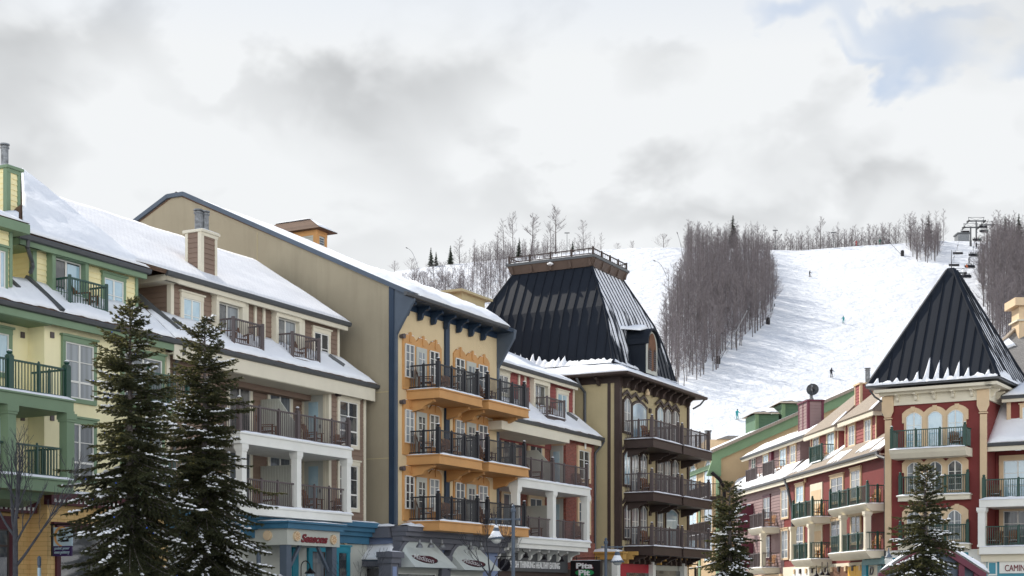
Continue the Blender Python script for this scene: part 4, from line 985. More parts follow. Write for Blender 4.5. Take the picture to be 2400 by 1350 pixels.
    for a, b in ((cu[0]+.2, cu[1]-.2), (cu[1]+.2, cu[2]-.2)): railing(Bl, [w(a, pf-.2), w(b, pf-.2)], zB, 1.05, taupe, small=[2], sw=.09)
    for c_ in cu: column(F, R, c_, zB, zA-.44, pf-.2, .36, white)
    us = F.u(B2, 1026, rp); S = F.side(us); dz = zA-zB
    for k, z in enumerate((zA, zB)):
        m = MB(); pts = [(rp+.03, z), (.9, z), (.9, z+.9), (-.15, z+1.95), (rp+.03, z+1.95)]
        if k: pts = [(rp+.03, z), (.9, z), (.9, z+1.9), (rp+.03, z+1.9)]
        m.poly([S.pt(a, b) for a, b in pts], S.pt(0, 0, -.06)-S.pt(0, 0, 0)); m.build('wind_screen', putty, R)
        for x0, x1, y in ((872, 962, 330), (1068, 1155, 378)):
            a, b, _, z1 = F.rect(B2, x0, y, x1, y+80, rp); win(F, R, a, b, z-.0+.1, z1-k*dz, rp, trim_tan, tw=.28, pane=g_grey if k else g_dark, head=0)
        a, b, z0, z1 = F.rect(B2, 1428, 422, 1503, 555, 0); win(F, R, a, b, z0-.6-k*dz, z1-k*dz, 0, trim_tan, tw=.2, pane=g_grey if k else g_dark, rows=3, head=0)
        m = MB(); m.box(F, (a+b)/2-.09, (a+b)/2+.09, z1-k*dz+.1, z1-k*dz+.5, .12, .16); m.build('keystone', white, R)
        S2 = F.side(S0); a, b = S2.u(B2, 1238), S2.u(B2, 1305); z1 = S2.z(B2, 1238, 410)-k*dz
        m = MB(); m.box(S2, a-.1, b+.12, z+.02, z1+.12, 0, .04); D = m.build('door', putty, R); m = MB(); m.box(S2, a+.08, b-.1, z+.3, z1-.2, .04, .055); m.build('pane', g_blue, D)
        m = MB(); m.box(S2, a-.2, b+.25, z1+.13, z1+.55, 0, .05); m.build('door_lintel', trim_tan, R)
        for x in (1105,): uu = F.u(B2, x, .5); chair(F, uu, z, .6, .3, 'brown chair by the left column of the %s balcony of the brick building' % ('lower' if k else 'upper'))
        chair(F, F.u(B2, 1440, .5), z, .6, -.4, 'brown chair at the right end of the %s balcony of the brick building' % ('lower' if k else 'upper'))
    # shop band
    m = MB(); zc = zB-.32; m.box(F, ua+.1, ub-.1, zc-.24, zc, .1, pf-.1); m.build('cornice', white, R)
    for x in (870, 945, 1030, 1103, 1172, 1242, 1310, 1395):
        m = MB(); corbel(m, F.off(.1), F.u(B2, x, .6), zc-.24, .85, .58, .2); m.build('bracket', white, R)
    a, b = F.u(B2, 840, .12), F.u(B2, 1352, .3); z1, z0 = F.z(B2, 1000, 1180, .3), F.z(B2, 1000, 1315, .3)
    m = MB(); m.box(F, a, b, z0, z1, .1, .3); Bd = m.build('sign_band', gutter_m, R)
    ua_, ub_, z0, z1 = F.rect(B2, 968, 1238, 1290, 1272, .3); ul = ua_-(ub_-ua_)*.125
    lettering(F, 'FRESH THINKING HEALTHY EATING', ul, ub_, z1-.36, z1, .32, 'lettering', sign_white, Bd, bold=.02)
    m = MB(); m.box(F, a, uR, 0, z0-.1, .1, .14); m.build('shop_front', dbrown, R)
    for x, y in ((1045, 1195), (1180, 1210), (1310, 1225)):
        c = F.pt(*F.q(B2, x, y, .9), .9); uu = F.u(B2, x, .9); pts = [F.pt(uu-.55, c.z+.2, .32)]+[F.pt(uu-.25+.25*cos(pi-pi*j/6), c.z+.2+.22*sin(pi*j/6), .7) for j in range(7)]+[c+Vector((0, 0, .1))]
        m = MB(); m.tube(pts, .018, 5); L_ = m.build('gooseneck_lamp', sign_black, R); m = MB(); m.lathe(c-Vector((0, 0, .15)), [(.17, 0), (.12, .1), (.05, .16), (.04, .3)], 10); m.build('lamp_shade', sign_black, L_)
    pipe(R, [F.pt(uR+.35, zE-.15, .5), F.pt(uR+.3, zE-.45, .3), F.pt(uR-.05, zE-.9, .07), F.pt(uR-.05, 1, .07)], .07)
    # round hanging board
    c = F.pt(*F.q(B2, 892, 1268, 1.0), 1.0); t = thing('hanging_sign', c, 'round dark hanging shop sign with a spiky rim beside the lamp pole', 'sign')
    Sd = F.side(F.u(B2, 892, 1.0)); r = 47/3.139/3500*c.y
    m = MB(); L_ = []
    for j in range(48): rr = r*(1.0 if j % 2 else .9); L_.append(Sd.pt(1.0+rr*cos(2*pi*j/48), c.z+rr*sin(2*pi*j/48), .04))
    m.poly(L_, Sd.pt(0, 0, -.06)-Sd.pt(0, 0, 0)); m.build('board', sign_black, t)
    lettering(Sd, 'bakery', 1.0-r*.6, 1.0+r*.6, c.z-.1, c.z+.1, .06, 'lettering', canvas_m, t, shear=.3) if 0 else None
    m = MB(); m.beam(F.pt(F.u(B2, 892, 1.0), c.z+r+.1, .1), F.pt(F.u(B2, 892, 1.0), c.z+r+.1, 1.6), .04, .04); m.build('bracket', sign_black, t)
    # blade sign
    Sd = F.side(F.u(PX, 1322)); a, b, z0, z1 = Sd.rect(B2, 1372, 1238, 1592, 1420, 0); t = thing('shop_sign', Sd.pt((a+b)/2, z0, 0), 'black blade sign with white lettering over a green oval', 'sign')
    m = MB(); m.box(Sd, a, b, z0, z1, -.3, 0); m.build('board', sign_black, t); m = MB(); m.ridge_snow(Sd.pt(a, z1, -.15), Sd.pt(b, z1, -.15), .25, .04, 1); m.build('snow', snow, t, True)
    x0, x1, q0, q1 = Sd.rect(B2, 1415, 1254, 1537, 1296, .01); lettering(Sd, 'Pita', x0-.03, x1+.03, q0-.03, q1+.02, .005, 'lettering', sign_red, t, bold=.05); lettering(Sd, 'Pita', x0, x1, q0, q1, .03, 'lettering', sign_white, t, bold=.035)
    x0, x1, q0, q1 = Sd.rect(B2, 1407, 1302, 1545, 1350, .01); cx, cz = (x0+x1)/2, (q0+q1)/2; m = MB()
    m.poly([Sd.pt(cx+(x1-x0)/2*cos(2*pi*j/24), cz+(q1-q0)/2*sin(2*pi*j/24), .0) for j in range(24)], Sd.pt(0, 0, .025)-Sd.pt(0, 0, 0)); m.build('oval', sign_green, t)
    lettering(Sd, 'Pit', cx-(x1-x0)*.3, cx+(x1-x0)*.3, q0+.02, q1-.02, .05, 'lettering', sign_white, t, bold=.035)
    m = MB(); m.beam(Sd.pt(a-.5, z1+.15, -.15), Sd.pt(b-.1, z1+.15, -.15), .05, .05)
    for x in (a+.3, b-.3): m.beam(Sd.pt(x, z1, -.15), Sd.pt(x, z1+.25, -.15), .04, .04)
    m.build('bracket', sign_black, t)
brick_building()

# ================================================================== mansard corner building
def mansard_building():
    F = F0.off(2.4); S = F.side(0)
    uc = F.u(B3, 305); F = Fr(F.pt(uc, 0)[:2], F.d); S = F.side(0); W = 11.2; Dp = 11.9
    R = thing('mansard_building', F.pt(W/2, 0, -4), 'khaki corner building with a tall charcoal metal mansard roof and dark brown balconies', 'building')
    _, zE = F.q(B3, 310, 110, .9); zt = zE-.16; zb = F.z(B3, 312, 212, .02); zg = F.z(D2, 1000, 560, .2)
    m = MB(); m.box(F, 0, W, zg, zt-.02, -Dp, 0); m.build('wall', mtan, R)
    m = MB(); m.box(F, 0, W, 0, zg-.002, -Dp, -.05); m.build('ground_floor_wall', putty, R)
    m = MB(); m.box(F, -.02, W+.02, zb, zt, 0.001, .09); m.build('frieze', dbrown, R)
    m = MB(); m.box(S, -Dp, .09, zb+.15, zt, .001, .06); m.build('frieze', dbrown, R)
    for F_, a, b in ((F, -.03, .3), (F, W-.25, W+.02)): m = MB(); m.box(F_, a, b, zg, zb, .001, .1); m.build('corner_board', dbrown, R)
    m = MB(); m.box(S, -.7, -.5, zg, zb+.15, .001, .03); m.box(S, -.25, .1, zg, zb+.15, .001, .06); m.build('corner_board', dbrown, R)
    m = MB(); m.box(F, -.85, W+.85, zt-.0, zt+.1, -Dp-.85, .85); m.build('soffit', dbrown, R)
    n = 10
    for i in range(n):
        m = MB(); corbel(m, F.off(.09), .55+(W-1.1)*i/(n-1), zt-.02, .6, .6, .17); m.build('bracket', dbrown, R)
    for i in range(4): m = MB(); corbel(m, S.off(.06), -1.2-i*1.5, zt-.02, .6, .45, .17); m.build('bracket', dbrown, R)
    gutter(F, R, -.9, W+.95, zE, .85, dbrown); gutter(S, R, -Dp, .9, zE, .85, dbrown)
    # curved metal roof
    s = .6; zt_ = zE
    u_b, z_b = F.q(B4, 1000, 990, -s); top_in = 2.65
    z_b = F.z(B3, 268, 80, -s)
    u_top0, z_top = F.q(PX, 1383, 621, -s-top_in)
    prof = [(0, 0), (.118*top_in, .19), (.26*top_in, .39), (.42*top_in, .565), (.73*top_in, .8), (top_in, 1.0)]; NR = 5
    Wb = F.u(PX, 1588, -s)-u_b if 0 else W-.1; Db = Dp-.1
    def ring(k):
        i, h = prof[k]; z = z_b+(z_top-z_b)*h; a0, a1, b0, b1 = s+i, W-s-i, -s-i, -Dp+s+i
        return [F.pt(a0, z, b0), F.pt(a1, z, b0), F.pt(a1, z, b1), F.pt(a0, z, b1)]
    rings = [ring(k) for k in range(6)]
    def face(i0, i1, name, mt, nseam, seed):
        m = MB()
        for k in range(NR): m.add([rings[k][i0], rings[k][i1], rings[k+1][i1], rings[k+1][i0]], [(0, 1, 2, 3)])
        o = m.build(name, mt, R); sm = MB(); nrm = (rings[0][i1]-rings[0][i0]).cross(rings[1][i0]-rings[0][i0]).normalized()
        L = (rings[0][i1]-rings[0][i0]).length
        for j in range(1, nseam):
            t = j/nseam; d = t*L
            # seams run straight up the slope and die into the hips
            for k in range(NR):
                def pnt(kk):
                    h = prof[kk][0]; A, B_ = rings[kk][i0], rings[kk][i1]; LL = (B_-A).length; x = d-h
                    return None if x < -.01 or x > LL+.01 else A.lerp(B_, min(1, max(0, x/LL)))
                p, q = pnt(k), pnt(k+1)
                if p is None: continue
                if q is None:
                    h0, h1 = prof[k][0], prof[k+1][0]; lim = min(d, L-d); t_ = (lim-h0)/(h1-h0)
                    if t_ < .05: continue
                    A = rings[k][i0].lerp(rings[k+1][i0], t_); B_ = rings[k][i1].lerp(rings[k+1][i1], t_); q = A if d < L/2 else B_
                sm.beam(p+nrm*.02, q+nrm*.02, .025, .06, nrm)
        sm.build('standing_seams', metal_roof, o); return o
    rf = face(3, 0, 'mansard_side', metal_roof, 17, 1); rr = face(0, 1, 'mansard_front', metal_snow, 17, 2); face(1, 2, 'mansard_side', metal_roof, 17, 3); face(2, 3, 'mansard_side', metal_roof, 17, 4)
    for c in (0, 1, 2, 3):
        m = MB()
        for k in range(NR): m.beam(rings[k][c], rings[k+1][c], .14, .14)
        m.build('hip_cap', metal_roof, R)
    # snow lying on the flare and creeping up between the seams
    e = [F.pt(-.9, zE, .9), F.pt(W+.9, zE, .9), F.pt(W+.9, zE, -Dp-.9), F.pt(-.9, zE, -Dp-.9)]
    m = MB(); m.add([*e, *rings[0]], [(0, 1, 5, 4), (1, 2, 6, 5), (2, 3, 7, 6), (3, 0, 4, 7)]); fl = m.build('roof_flare', metal_roof, R)
    def flare_snow(A, B_, C, D, seed, hb, nseam, jag):
        m = MB(); m.snow(A, B_, C, D, .16, 40, 5, seed)
        # jagged drift on the foot of the metal face
        nrm = (B_-A).cross(Vector((0, 0, 1))).normalized()
        if nrm.dot(F.pt(W/2, 0, -Dp/2)-A) > 0: nrm = -nrm
        up = (rings[1][0]-rings[0][0]); N_ = 110; top = []; bot = []
        for i in range(N_+1):
            t = i/N_; ph = (t*nseam) % 1; wd = 2.4+3*abs(noise.noise(Vector((int(t*nseam)*1.9+.3, seed, 5)))); spike = max(0, 1-abs(ph-.5+.25*noise.noise(Vector((int(t*nseam)*2.3, seed, 9))))*wd)**1.3
            hh = hb(t)*(.55+.5*noise.noise(Vector((t*nseam*1.3, seed, 0))))+jag(t)*spike*(.15+1.7*abs(noise.noise(Vector((int(t*nseam)*3.7+.5, seed*2.2, 1)))))
            hh = max(.05, hh); P = D.lerp(C, t); bot.append(P+nrm*.32+Vector((0, 0, .02))); top.append(P+Vector((0, 0, hh))+nrm*(.05-hh*.17))
        mid = [b.lerp(t_, .5)+nrm*.07 for b, t_ in zip(bot, top)]
        v = bot+mid+top; n = N_+1
        m.add(v, [(i, i+1, n+i+1, n+i) for i in range(N_)]+[(n+i, n+i+1, 2*n+i+1, 2*n+i) for i in range(N_)])
        m.build('snow', snow, fl, True)
    r0 = rings[0]
    flare_snow(e[3], e[0], r0[0], r0[3], 3, lambda t: .5+.3*(1-t)+1.3*(1-t)**2, 25, lambda t: 1.5*(1-t)**1.6+.1)
    flare_snow(e[0], e[1], r0[1], r0[0], 4, lambda t: .45*(1-abs(t-.3)*1.6) if t < .6 else .22, 20, lambda t: .22 if t < .5 else .1)
    # eave snow line
    # platform
    zt2 = z_top; T = rings[5]
    m = MB(); k = .3
    a0, a1, b0, b1 = s+top_in, W-s-top_in, -s-top_in, -Dp+s+top_in
    lo = [F.pt(a0-.1, zt2-.05, b0+.1), F.pt(a1+.1, zt2-.05, b0+.1), F.pt(a1+.1, zt2-.05, b1-.1), F.pt(a0-.1, zt2-.05, b1-.1)]
    hi = [F.pt(a0-k, zt2+.45, b0+k), F.pt(a1+k, zt2+.45, b0+k), F.pt(a1+k, zt2+.45, b1-k), F.pt(a0-k, zt2+.45, b1-k)]
    m.hexa(lo+hi); P = m.build('roof_platform', mat('umber_paint', (.10, .07, .055), .6, .15), R)
    k2 = k+.06; hi2 = [F.pt(a0-k2, zt2+.452, b0+k2), F.pt(a1+k2, zt2+.452, b0+k2), F.pt(a1+k2, zt2+.452, b1-k2), F.pt(a0-k2, zt2+.452, b1-k2)]
    m = MB(); m.hexa(hi2+[v+Vector((0, 0, .16)) for v in hi2]); m.build('platform_edge', gutter_m, P)
    m = MB()
    for i in range(5):
        x = a0+(a1-a0)*(i/4); m.beam(F.pt(x, zt2+.0, b0+.15), F.pt(x, zt2+.4, b0+k-.05), .16, .16)
        y = b1+(b0-b1)*(i/4); m.beam(F.pt(a0-.15, zt2+.0, y), F.pt(a0-k+.05, zt2+.4, y), .16, .16)
    m.build('platform_bracket', MATS['umber_paint'], P)
    zr = zt2+.61; k3 = k-.1; pl = [(a0-k3, b1-k3), (a0-k3, b0+k3), (a1+k3, b0+k3), (a1+k3, b1-k3), (a0-k3, b1-k3)]
    railing(P, [F.pt(u, 0, p)[:2] for u, p in pl], zr, .4, dbrown, small=[3, 3, 3, 3], sw=.1, gap=.3)
    for u, p in pl[:4]: m = MB(); post(m, F.pt(u, 0, p), zr, zr+.5, .13, 0, False); m.build('newel_post', dbrown, P)
    m = MB(); m.snow(*[F.pt(u, zr, p) for u, p in (pl[1], pl[2], pl[3], pl[0])], .3, 20, 12, 8); m.build('snow', snow, P, True)
    uu, zz = S.off(-.0).q(B4, 508, 180, .0) if 0 else (0, 0)
    pp = S.u(B4, 508, -a0+k)*1.0; m = MB(); m.lathe(S.pt(pp, zt2+.22, -(a0-k)+.05), [(.1, 0), (.2, .05), (.2, .12), (.05, .2)], 8); m.build('flood_lamp', sign_white, P)
    # oval dormer on the front face
    u0, u1, _, _ = F.rect(B4, 1258, 700, 1350, 900, .12); zf1 = F.z(B4, 1258, 720, .12); zf0 = F.z(B4, 1258, 1050, .12); um = (u0+u1)/2; h = (u1-u0)/2
    pts = [(u0, zf0), (u1, zf0)]+[(um+h*cos(pi*i/10), zf1-h*.9+h*1.0*sin(pi*i/10)) for i in range(11)]
    m = MB(); m.fpoly(F, pts, -2.0, .12); Dm = m.build('dormer', metal_roof, R)
    m = MB(); m.fpoly(F, [(a+(.06 if a < um else -.06), b-.05) for a, b in pts], .121, .16); m.build('dormer_face', putty, Dm)
    m = MB(); m.fpoly(F, [(um+h*.66*cos(2*pi*i/20), zf1-h*1.0+h*1.25*sin(2*pi*i/20)-.3) for i in range(20)], .16, .2); m.build('oval_louvre', wood, Dm)
    for q in (-1, 1):
        m = MB(); c_ = um+q*h*.42; m.fpoly(F, [(c_-h*.25, zf0+.2), (c_+h*.25, zf0+.2), (c_+h*.25, zf0+1.3), (c_+h*.15, zf0+1.5), (c_-h*.15, zf0+1.5), (c_-h*.25, zf0+1.3)], .16, .2)
        L_ = m.build('arched_louvre', dbrown, Dm); t = MB()
        for j in range(9): t.box(F, c_-h*.23, c_+h*.23, zf0+.25+j*.13, zf0+.28+j*.13, .2, .23)
        t.build('louvre_slats', greyp, L_)
    m = MB(); n = 10
    for i in range(n):
        a1_, a2_ = pi*i/n, pi*(i+1)/n; f = lambda a, r: (um+(h+r)*cos(a), zf1-h*.9+(h+r)*sin(a))
        m.fpoly(F, [f(a1_, 0), f(a1_, .14), f(a2_, .14), f(a2_, 0)], -1.9, .34)
    m.build('dormer_hood', metal_roof, Dm)
    m = MB(); m.snow(F.pt(u0-.3, zf1-.05, -.1), F.pt(um+.1, zf1+.25, -.1), F.pt(um+.1, zf1+.2, -1.6), F.pt(u0-.6, zf1+.1, -1.4), .3, 8, 8, 4); m.build('snow', snow, Dm, True)
    # balconies and windows
    w = lambda u, p: F.pt(u, 0, p)[:2]
    tops = [F.z(B3, 515, y, 1.85) for y in (527, 848, 1170)]
    panes = [g_curt, g_blue, g_grey, g_curt, g_curt, g_grey]
    for r, z in enumerate(tops):
        dz = tops[0]-z
        for k, (x0, x1) in enumerate(((512, 682), (692, 862))):
            a, b = F.u(B3, x0, 1.85), F.u(B3, x1, 1.85); pp = 1.85
            B = slab(F, R, a, b, z, .001, pp, .5, dbrown)
            _, s_ = railing(B, [w(a+.08, .05), w(a+.08, pp-.12), w(b-.3, pp-.12), w(b-.3, .05)], z, 1.1, taupe, big=(1, 2), small=[1, 2, 1], bw=.17, sw=.09); s_.build('snow', snow, B, True)
            for x in (a+.4, b-.6): scroll(F, R, x, z-.52, 1.3, .5, .2, dbrown)
        gr = [[(334, 372, 300), (385, 466, 322), None], [(531, 568, 352), (577, 614, 365), (622, 659, 375)]] if r == 0 else [[(335, 370, 300), (380, 420, 310), (431, 467, 322)], [(531, 567, 352), (575, 611, 362), (621, 657, 372)]]
        if r == 2: gr[1] = [(531, 565, 352), (585, 655, 365), None]
        for gi, g in enumerate(gr):
            for k, it in enumerate(g):
                if it is None: continue
                x0, x1, y = it; a, b = F.u(B3, x0, .02), F.u(B3, x1, .02); z1 = F.z(B3, x0, y, .02)-dz; wide = (x1-x0) > 60
                win(F, R, a, b, z+.12 if (wide or k == 1) else z+.5, z1-.12, .0, dbrown, tw=.13, pane=g_blue if wide else panes[(k*2+r+gi) % 6], cols=1 if wide else 2, rows=1 if wide else 3, arch=.28, frame=vinyl, name='balcony_door' if (wide or k == 1) else 'window')
            x0, x1 = (328, 478) if gi == 0 else (526, 666); a, b = F.u(B3, x0, .1), F.u(B3, x1, .1); z1 = F.z(B3, g[0][0], g[0][2], .02)-dz
            n = 3
            m = MB()
            for k in range(3):
                A = a+(b-a)*k/3; B_ = a+(b-a)*(k+1)/3; mid = (A+B_)/2; zz = z1+.28
                m.fpoly(F, [(A, zz-.12), (mid, zz+.18), (B_, zz-.12), (B_, zz+.06), (mid, zz+.38), (A, zz+.06)], .1, .16)
            m.build('window_hood', dbrown, R)
        nm = ('top', 'middle', 'lowest')[r]; a = F.u(B3, 515, 1.85)
        chair(F, a+1.6, z, .9, -.3, 'brown chair on the left %s dark brown balcony under the mansard roof' % nm)
        m = MB(); uu, zz = F.q(B3, 497, 668, .1); zz += tops[1]-0 - tops[1] + (z-tops[1]); m.box(F, uu-.12, uu+.12, zz-.15, zz+.12, .0, .12); m.build('wall_lamp', dbrown, R)
    uu, zz = F.q(B3, 500, 252, .5); m = MB(); m.lathe(F.pt(uu, zz-.2, .25), [(.14, 0), (.16, .15), (.1, .3), (.06, .4)], 8); m.build('wall_lamp', trim_tan, R)
    # downspouts
    pu = S.u(B3, 105, .05)
    pipe(R, [S.pt(pu-.2, zE-.15, .85), S.pt(pu-.1, zE-.6, .6), S.pt(pu, zE-.95, .08), S.pt(pu, zE-6.2, .08), S.pt(pu+.3, zE-6.5, .08)], .09)
    pipe(R, [F.pt(W+.85, zE-.15, .8), F.pt(W+.6, zE-.5, .6), F.pt(W+.1, zE-.8, .3)], .06)
    # shop level: stepped corbels, beams, glazing
    m = MB(); zz = zg; 
    m.box(S, -2.2, .5, zz-.35, zz, .001, .5); m.box(S, -2.4, .6, zz, zz+.1, .001, .7); C = m.build('cornice', mat('honey_paint', (.50, .30, .09), .6, .08), R)
    m = MB(); m.ridge_snow(S.pt(-2.4, zz+.1, .4), S.pt(.5, zz+.1, .4), .6, .16, 2); m.build('snow', snow, C, True)
    honey = MATS['honey_paint']; n = 13; zc = F.z(D2, 1100, 560, .6)
    for i in range(n):
        u = .5+(W-1)*i/(n-1); m = MB(); m.box(F, u-.12, u+.12, zc-.1, zc+.12, 0, 1.0); m.box(F, u-.12, u+.12, zc-.34, zc-.101, 0, .7); m.box(F, u-.12, u+.12, zc-.58, zc-.341, 0, .4)
        m.build('stepped_bracket', honey if i in (0, 6, 12) else dbrown, R)
        if i < n-1: m = MB(); u += (W-1)/(n-1)/2; m.box(F, u-.1, u+.1, zc-.2, zc+.0, 0, .6); m.build('beam_end', honey, R)
    for x in (1000, 1402, 1752): u = F.u(D2, x, .3); m = MB(); m.box(F, u-.22, u+.22, 0, zc-.4, 0, .35); m.build('pilaster', white, R)
    a, b = F.u(D2, 1030, .05), F.u(D2, 1375, .05); m = MB(); m.box(F, a, b, .5, zc-.55, -.04, .06); m.build('shop_front', redp, R)
    m = MB(); m.box(F, a+.8, b-.5, .5, zc-1.1, .06, .09); m.build('shop_glass', g_dark, R)
    a, b = F.u(D2, 1430, .05), F.u(D2, 1740, .05); m = MB(); m.box(F, a, b, .5, zc-.9, -.04, .06); m.build('shop_glass', g_dark, R)
    m = MB(); a, b = F.u(D2, 1500, .5), F.u(D2, 1670, .5); m.box(F, a, b, zc-2.2, zc-1.25, .1, .25); sgn = m.build('sign_board', purple, R)
    # evergreen garland over the door
    return F, W
MF, MW = mansard_building()
# ================================================================== right row
FR = Fr.vp(2075, 92, 850)
FT = Fr.vp(2077, 90, -4300)

def eave(F, R, u0, u1, z, p, trim, wallp, drop=.5):
    m = MB(); m.box(F, u0, u1, z-drop, z-.14, p-.1, p); m.box(F, u0, u1, z-.24, z-.18, wallp+.002, p-.1); m.build('fascia', trim, R)
    gutter(F, R, u0, u1, z, p)

def tower():
    F = FT; W = F.u(PX, 2312); R = thing('red_tower', F.pt(W/2, 0, -3), 'red corner tower with a steep black metal pyramid roof and arched windows', 'building'); Dp = 6.6
    _, zE = F.q(C2, 1085, 972, .9); zw = zE-1.0; zg = F.z(D6, 25, 985, 0)
    m = MB(); m.box(F, 0, W, zg, zE-.2, -Dp, 0); m.build('wall', red, R)
    m = MB(); m.box(F, .0, W, 0, zg-.002, -Dp, .02); m.build('ground_floor_wall', white, R)
    m = MB(); m.box(F, -.1, W+.1, zw-.05, zE-.25, 0.001, .12); m.box(F, -.3, W+.3, zE-.45, zE-.25, .12, .45); m.box(F, -.5, W+.5, zE-.3, zE-.12, .3, .8)
    S2 = F.side2(W); m.box(S2, -.1, Dp, zw-.05, zE-.25, .001, .12); m.box(S2, -.8, Dp+.5, zE-.3, zE-.12, .1, .8)
    m.build('cornice', cream, R)
    for i in range(5): m = MB(); corbel(m, F.off(.1), W*(.13+.185*i), zE-.4, .5, .45, .16); m.build('bracket', cream, R)
    for i in range(5): m = MB(); corbel(m, S2.off(.1), .6+1.3*i, zE-.4, .5, .45, .16); m.build('bracket', cream, R)
    e = [F.pt(-.95, zE, .95), F.pt(W+.95, zE, .95), F.pt(W+.95, zE, -Dp-.95), F.pt(-.95, zE, -Dp-.95)]
    m = MB()
    m.hexa(e[:4]+[v+Vector((0, 0, .14)) for v in e]); m.build('gutter', gutter_m, R)
    e = [F.pt(-.9, zE+.14, .9), F.pt(W+.9, zE+.14, .9), F.pt(W+.9, zE+.14, -Dp-.9), F.pt(-.9, zE+.14, -Dp-.9)]
    C = F.pt(W/2, 0, -Dp/2); zt = 1.7+(1400-634)/3500*C.y; t = .22
    top = [Vector((*(C.xy+(v.xy-C.xy)*(t/4)), zt)) for v in e]
    nm = ['roof_face']*4
    for i in range(4):
        j = (i+1) % 4; mt = metal_snow2 if i == 1 else metal_roof
        m = MB(); m.add([e[i], e[j], top[j], top[i]], [(0, 1, 2, 3)]); o = m.build('roof_face', mt, R)
        A, B, Cc, D = e[i], e[j], top[j], top[i]; nrm = (B-A).cross(D-A).normalized(); L = (B-A).length; Lt = (Cc-D).length; sm = MB(); n = 13
        for k in range(1, n):
            x = L*k/n; mid = min(x, L-x); inset = (L-Lt)/2; f = min(1, mid/inset); hi_x = x
            P = A.lerp(B, k/n); rowL = A.lerp(D, f); rowR = B.lerp(Cc, f); LL = (rowR-rowL).length
            q = rowL.lerp(rowR, min(1, max(0, (x-inset*f)/max(LL, .01))))
            sm.beam(P+nrm*.02, q+nrm*.02, .03, .06, nrm)
        sm.build('standing_seams', metal_roof, o)
        m = MB(); m.beam(e[i], top[i], .22, .14); m.build('hip_cap', metal_roof, R)
    m = MB(); m.hexa([v-Vector((0, 0, .35)) + (v-Vector((C.x, C.y, v.z)))*.9 for v in top]+[v+Vector((0, 0, .12)) for v in top]); m.build('roof_cap', metal_roof, R)
    m = MB(); m.cyl((C.x, C.y, zt), (C.x, C.y, zt+1.25), .03, .015, 5); m.build('antenna', sign_black, R)
    # snow at the foot of the pyramid, with tongues up some seams
    fr = e; 
    for i, seed in ((0, 2), (1, 5), (2, 1), (3, 7)):
        A, B = e[i], e[(i+1) % 4]; D, Cc = top[i], top[(i+1) % 4]; nrm = (B-A).cross(D-A).normalized(); nrm = nrm if nrm.z > 0 else -nrm
        m = MB(); N_ = 150; bot = []; tp = []; n = 13
        for k in range(N_+1):
            t_ = k/N_; P = A.lerp(B, t_); side_ = A.lerp(B, .5); dirv = ((D+Cc)/2-side_).normalized()
            ph = (t_*n-.5) % 1; idx = int(t_*n-.5); rnd = abs(noise.noise(Vector((idx*5.3+.5, seed*3.1, .7))))*2.4
            tall = {0: {4: .9, 3: .35, 5: 2.1, 6: 1.9, 7: 1.2, 8: 1.8, 9: 1.3}}.get(i, {}).get(idx, rnd*.7)
            sp = max(0, 1-abs(ph-.5)*4.2)
            hh = .16+.16*noise.noise(P*2.2)+.1*noise.noise(P*6)+sp*tall*(.8+.2*noise.noise(P*9))
            edge = min(t_, 1-t_)*(B-A).length
            hh = max(.06, min(hh, edge*1.2+.05)); bot.append(P+nrm*.10-dirv*.08); tp.append(P+dirv*hh+nrm*.012)
        mid = [a.lerp(b, .45)+nrm*.1 for a, b in zip(bot, tp)]; v = bot+mid+tp; q = N_+1
        m.add(v, [(k, k+1, q+k+1, q+k) for k in range(N_)]+[(q+k, q+k+1, 2*q+k+1, 2*q+k) for k in range(N_)]); m.build('snow', snow, R, True)
    # tan corner pilasters
    for x0, x1 in ((-.12, .42), (W-.42, W+.12)):
        m = MB(); m.box(F, x0+.08, x1-.08, zg, zw-.9, .0, .14); m.poly([F.pt(x0+.08, zw-.75, .14), F.pt(x1-.08, zw-.75, .14), F.pt(x1+.08, zw-.4, .14), F.pt(x0-.08, zw-.4, .14)], F.pt(0, 0, .06)-F.pt(0, 0, 0)); m.box(F, x0-.08, x1+.08, zw-.4, zE-.47, .125, .22)
        m.box(F, x0+.02, x1-.02, zw-.85, zw-.78, .0, .18); m.build('pilaster', trim_tan, R)
    # windows, arched hoods
    rows = [((420, 545, 75, 400), (592, 706, 75, 400), (748, 872, 60, 400)), ((427, 538, 470, 690), (595, 703, 465, 690), (752, 862, 458, 690)), ((427, 538, 860, 1080), (595, 703, 855, 1080), (750, 855, 850, 1080))]
    sl = [F.z(C3, 885, 322, 1.5), F.z(C3, 800, 702, .35), F.z(C3, 800, 1095, .35)]
    for r, row in enumerate(rows):
        a0, b0 = F.u(C3, 387, .06), F.u(C3, 910, .06); zt_ = F.z(C3, 748, row[2][2], .02); zb = sl[r]
        pts = [(a0+.12, zb), (b0-.12, zb), (b0-.12, zt_-.45), (b0, zt_-.45), (b0, zt_+.05)]; n = 8
        for k in (2, 1, 0):
            for i in range(n+1):
                t_ = 1-i/n; pts.append((a0+(b0-a0)*(k+t_)/3, zt_+.12+.33*(1-abs(2*t_-1)**2.2)))
        pts += [(a0, zt_+.05), (a0, zt_-.45), (a0+.12, zt_-.45)]
        m = MB(); m.fpoly(F, pts, .001, .1); P = m.build('window_surround', trim_tan, R)
        for k in range(3):
            uk = a0+(b0-a0)*(k+.5)/3; m = MB(); m.poly([F.pt(uk-.09, zt_+.2, .1), F.pt(uk+.09, zt_+.2, .1), F.pt(uk+.13, zt_+.5, .1), F.pt(uk-.13, zt_+.5, .1)], F.pt(0, 0, .04)-F.pt(0, 0, 0)); m.build('keystone', trim_tan, P)
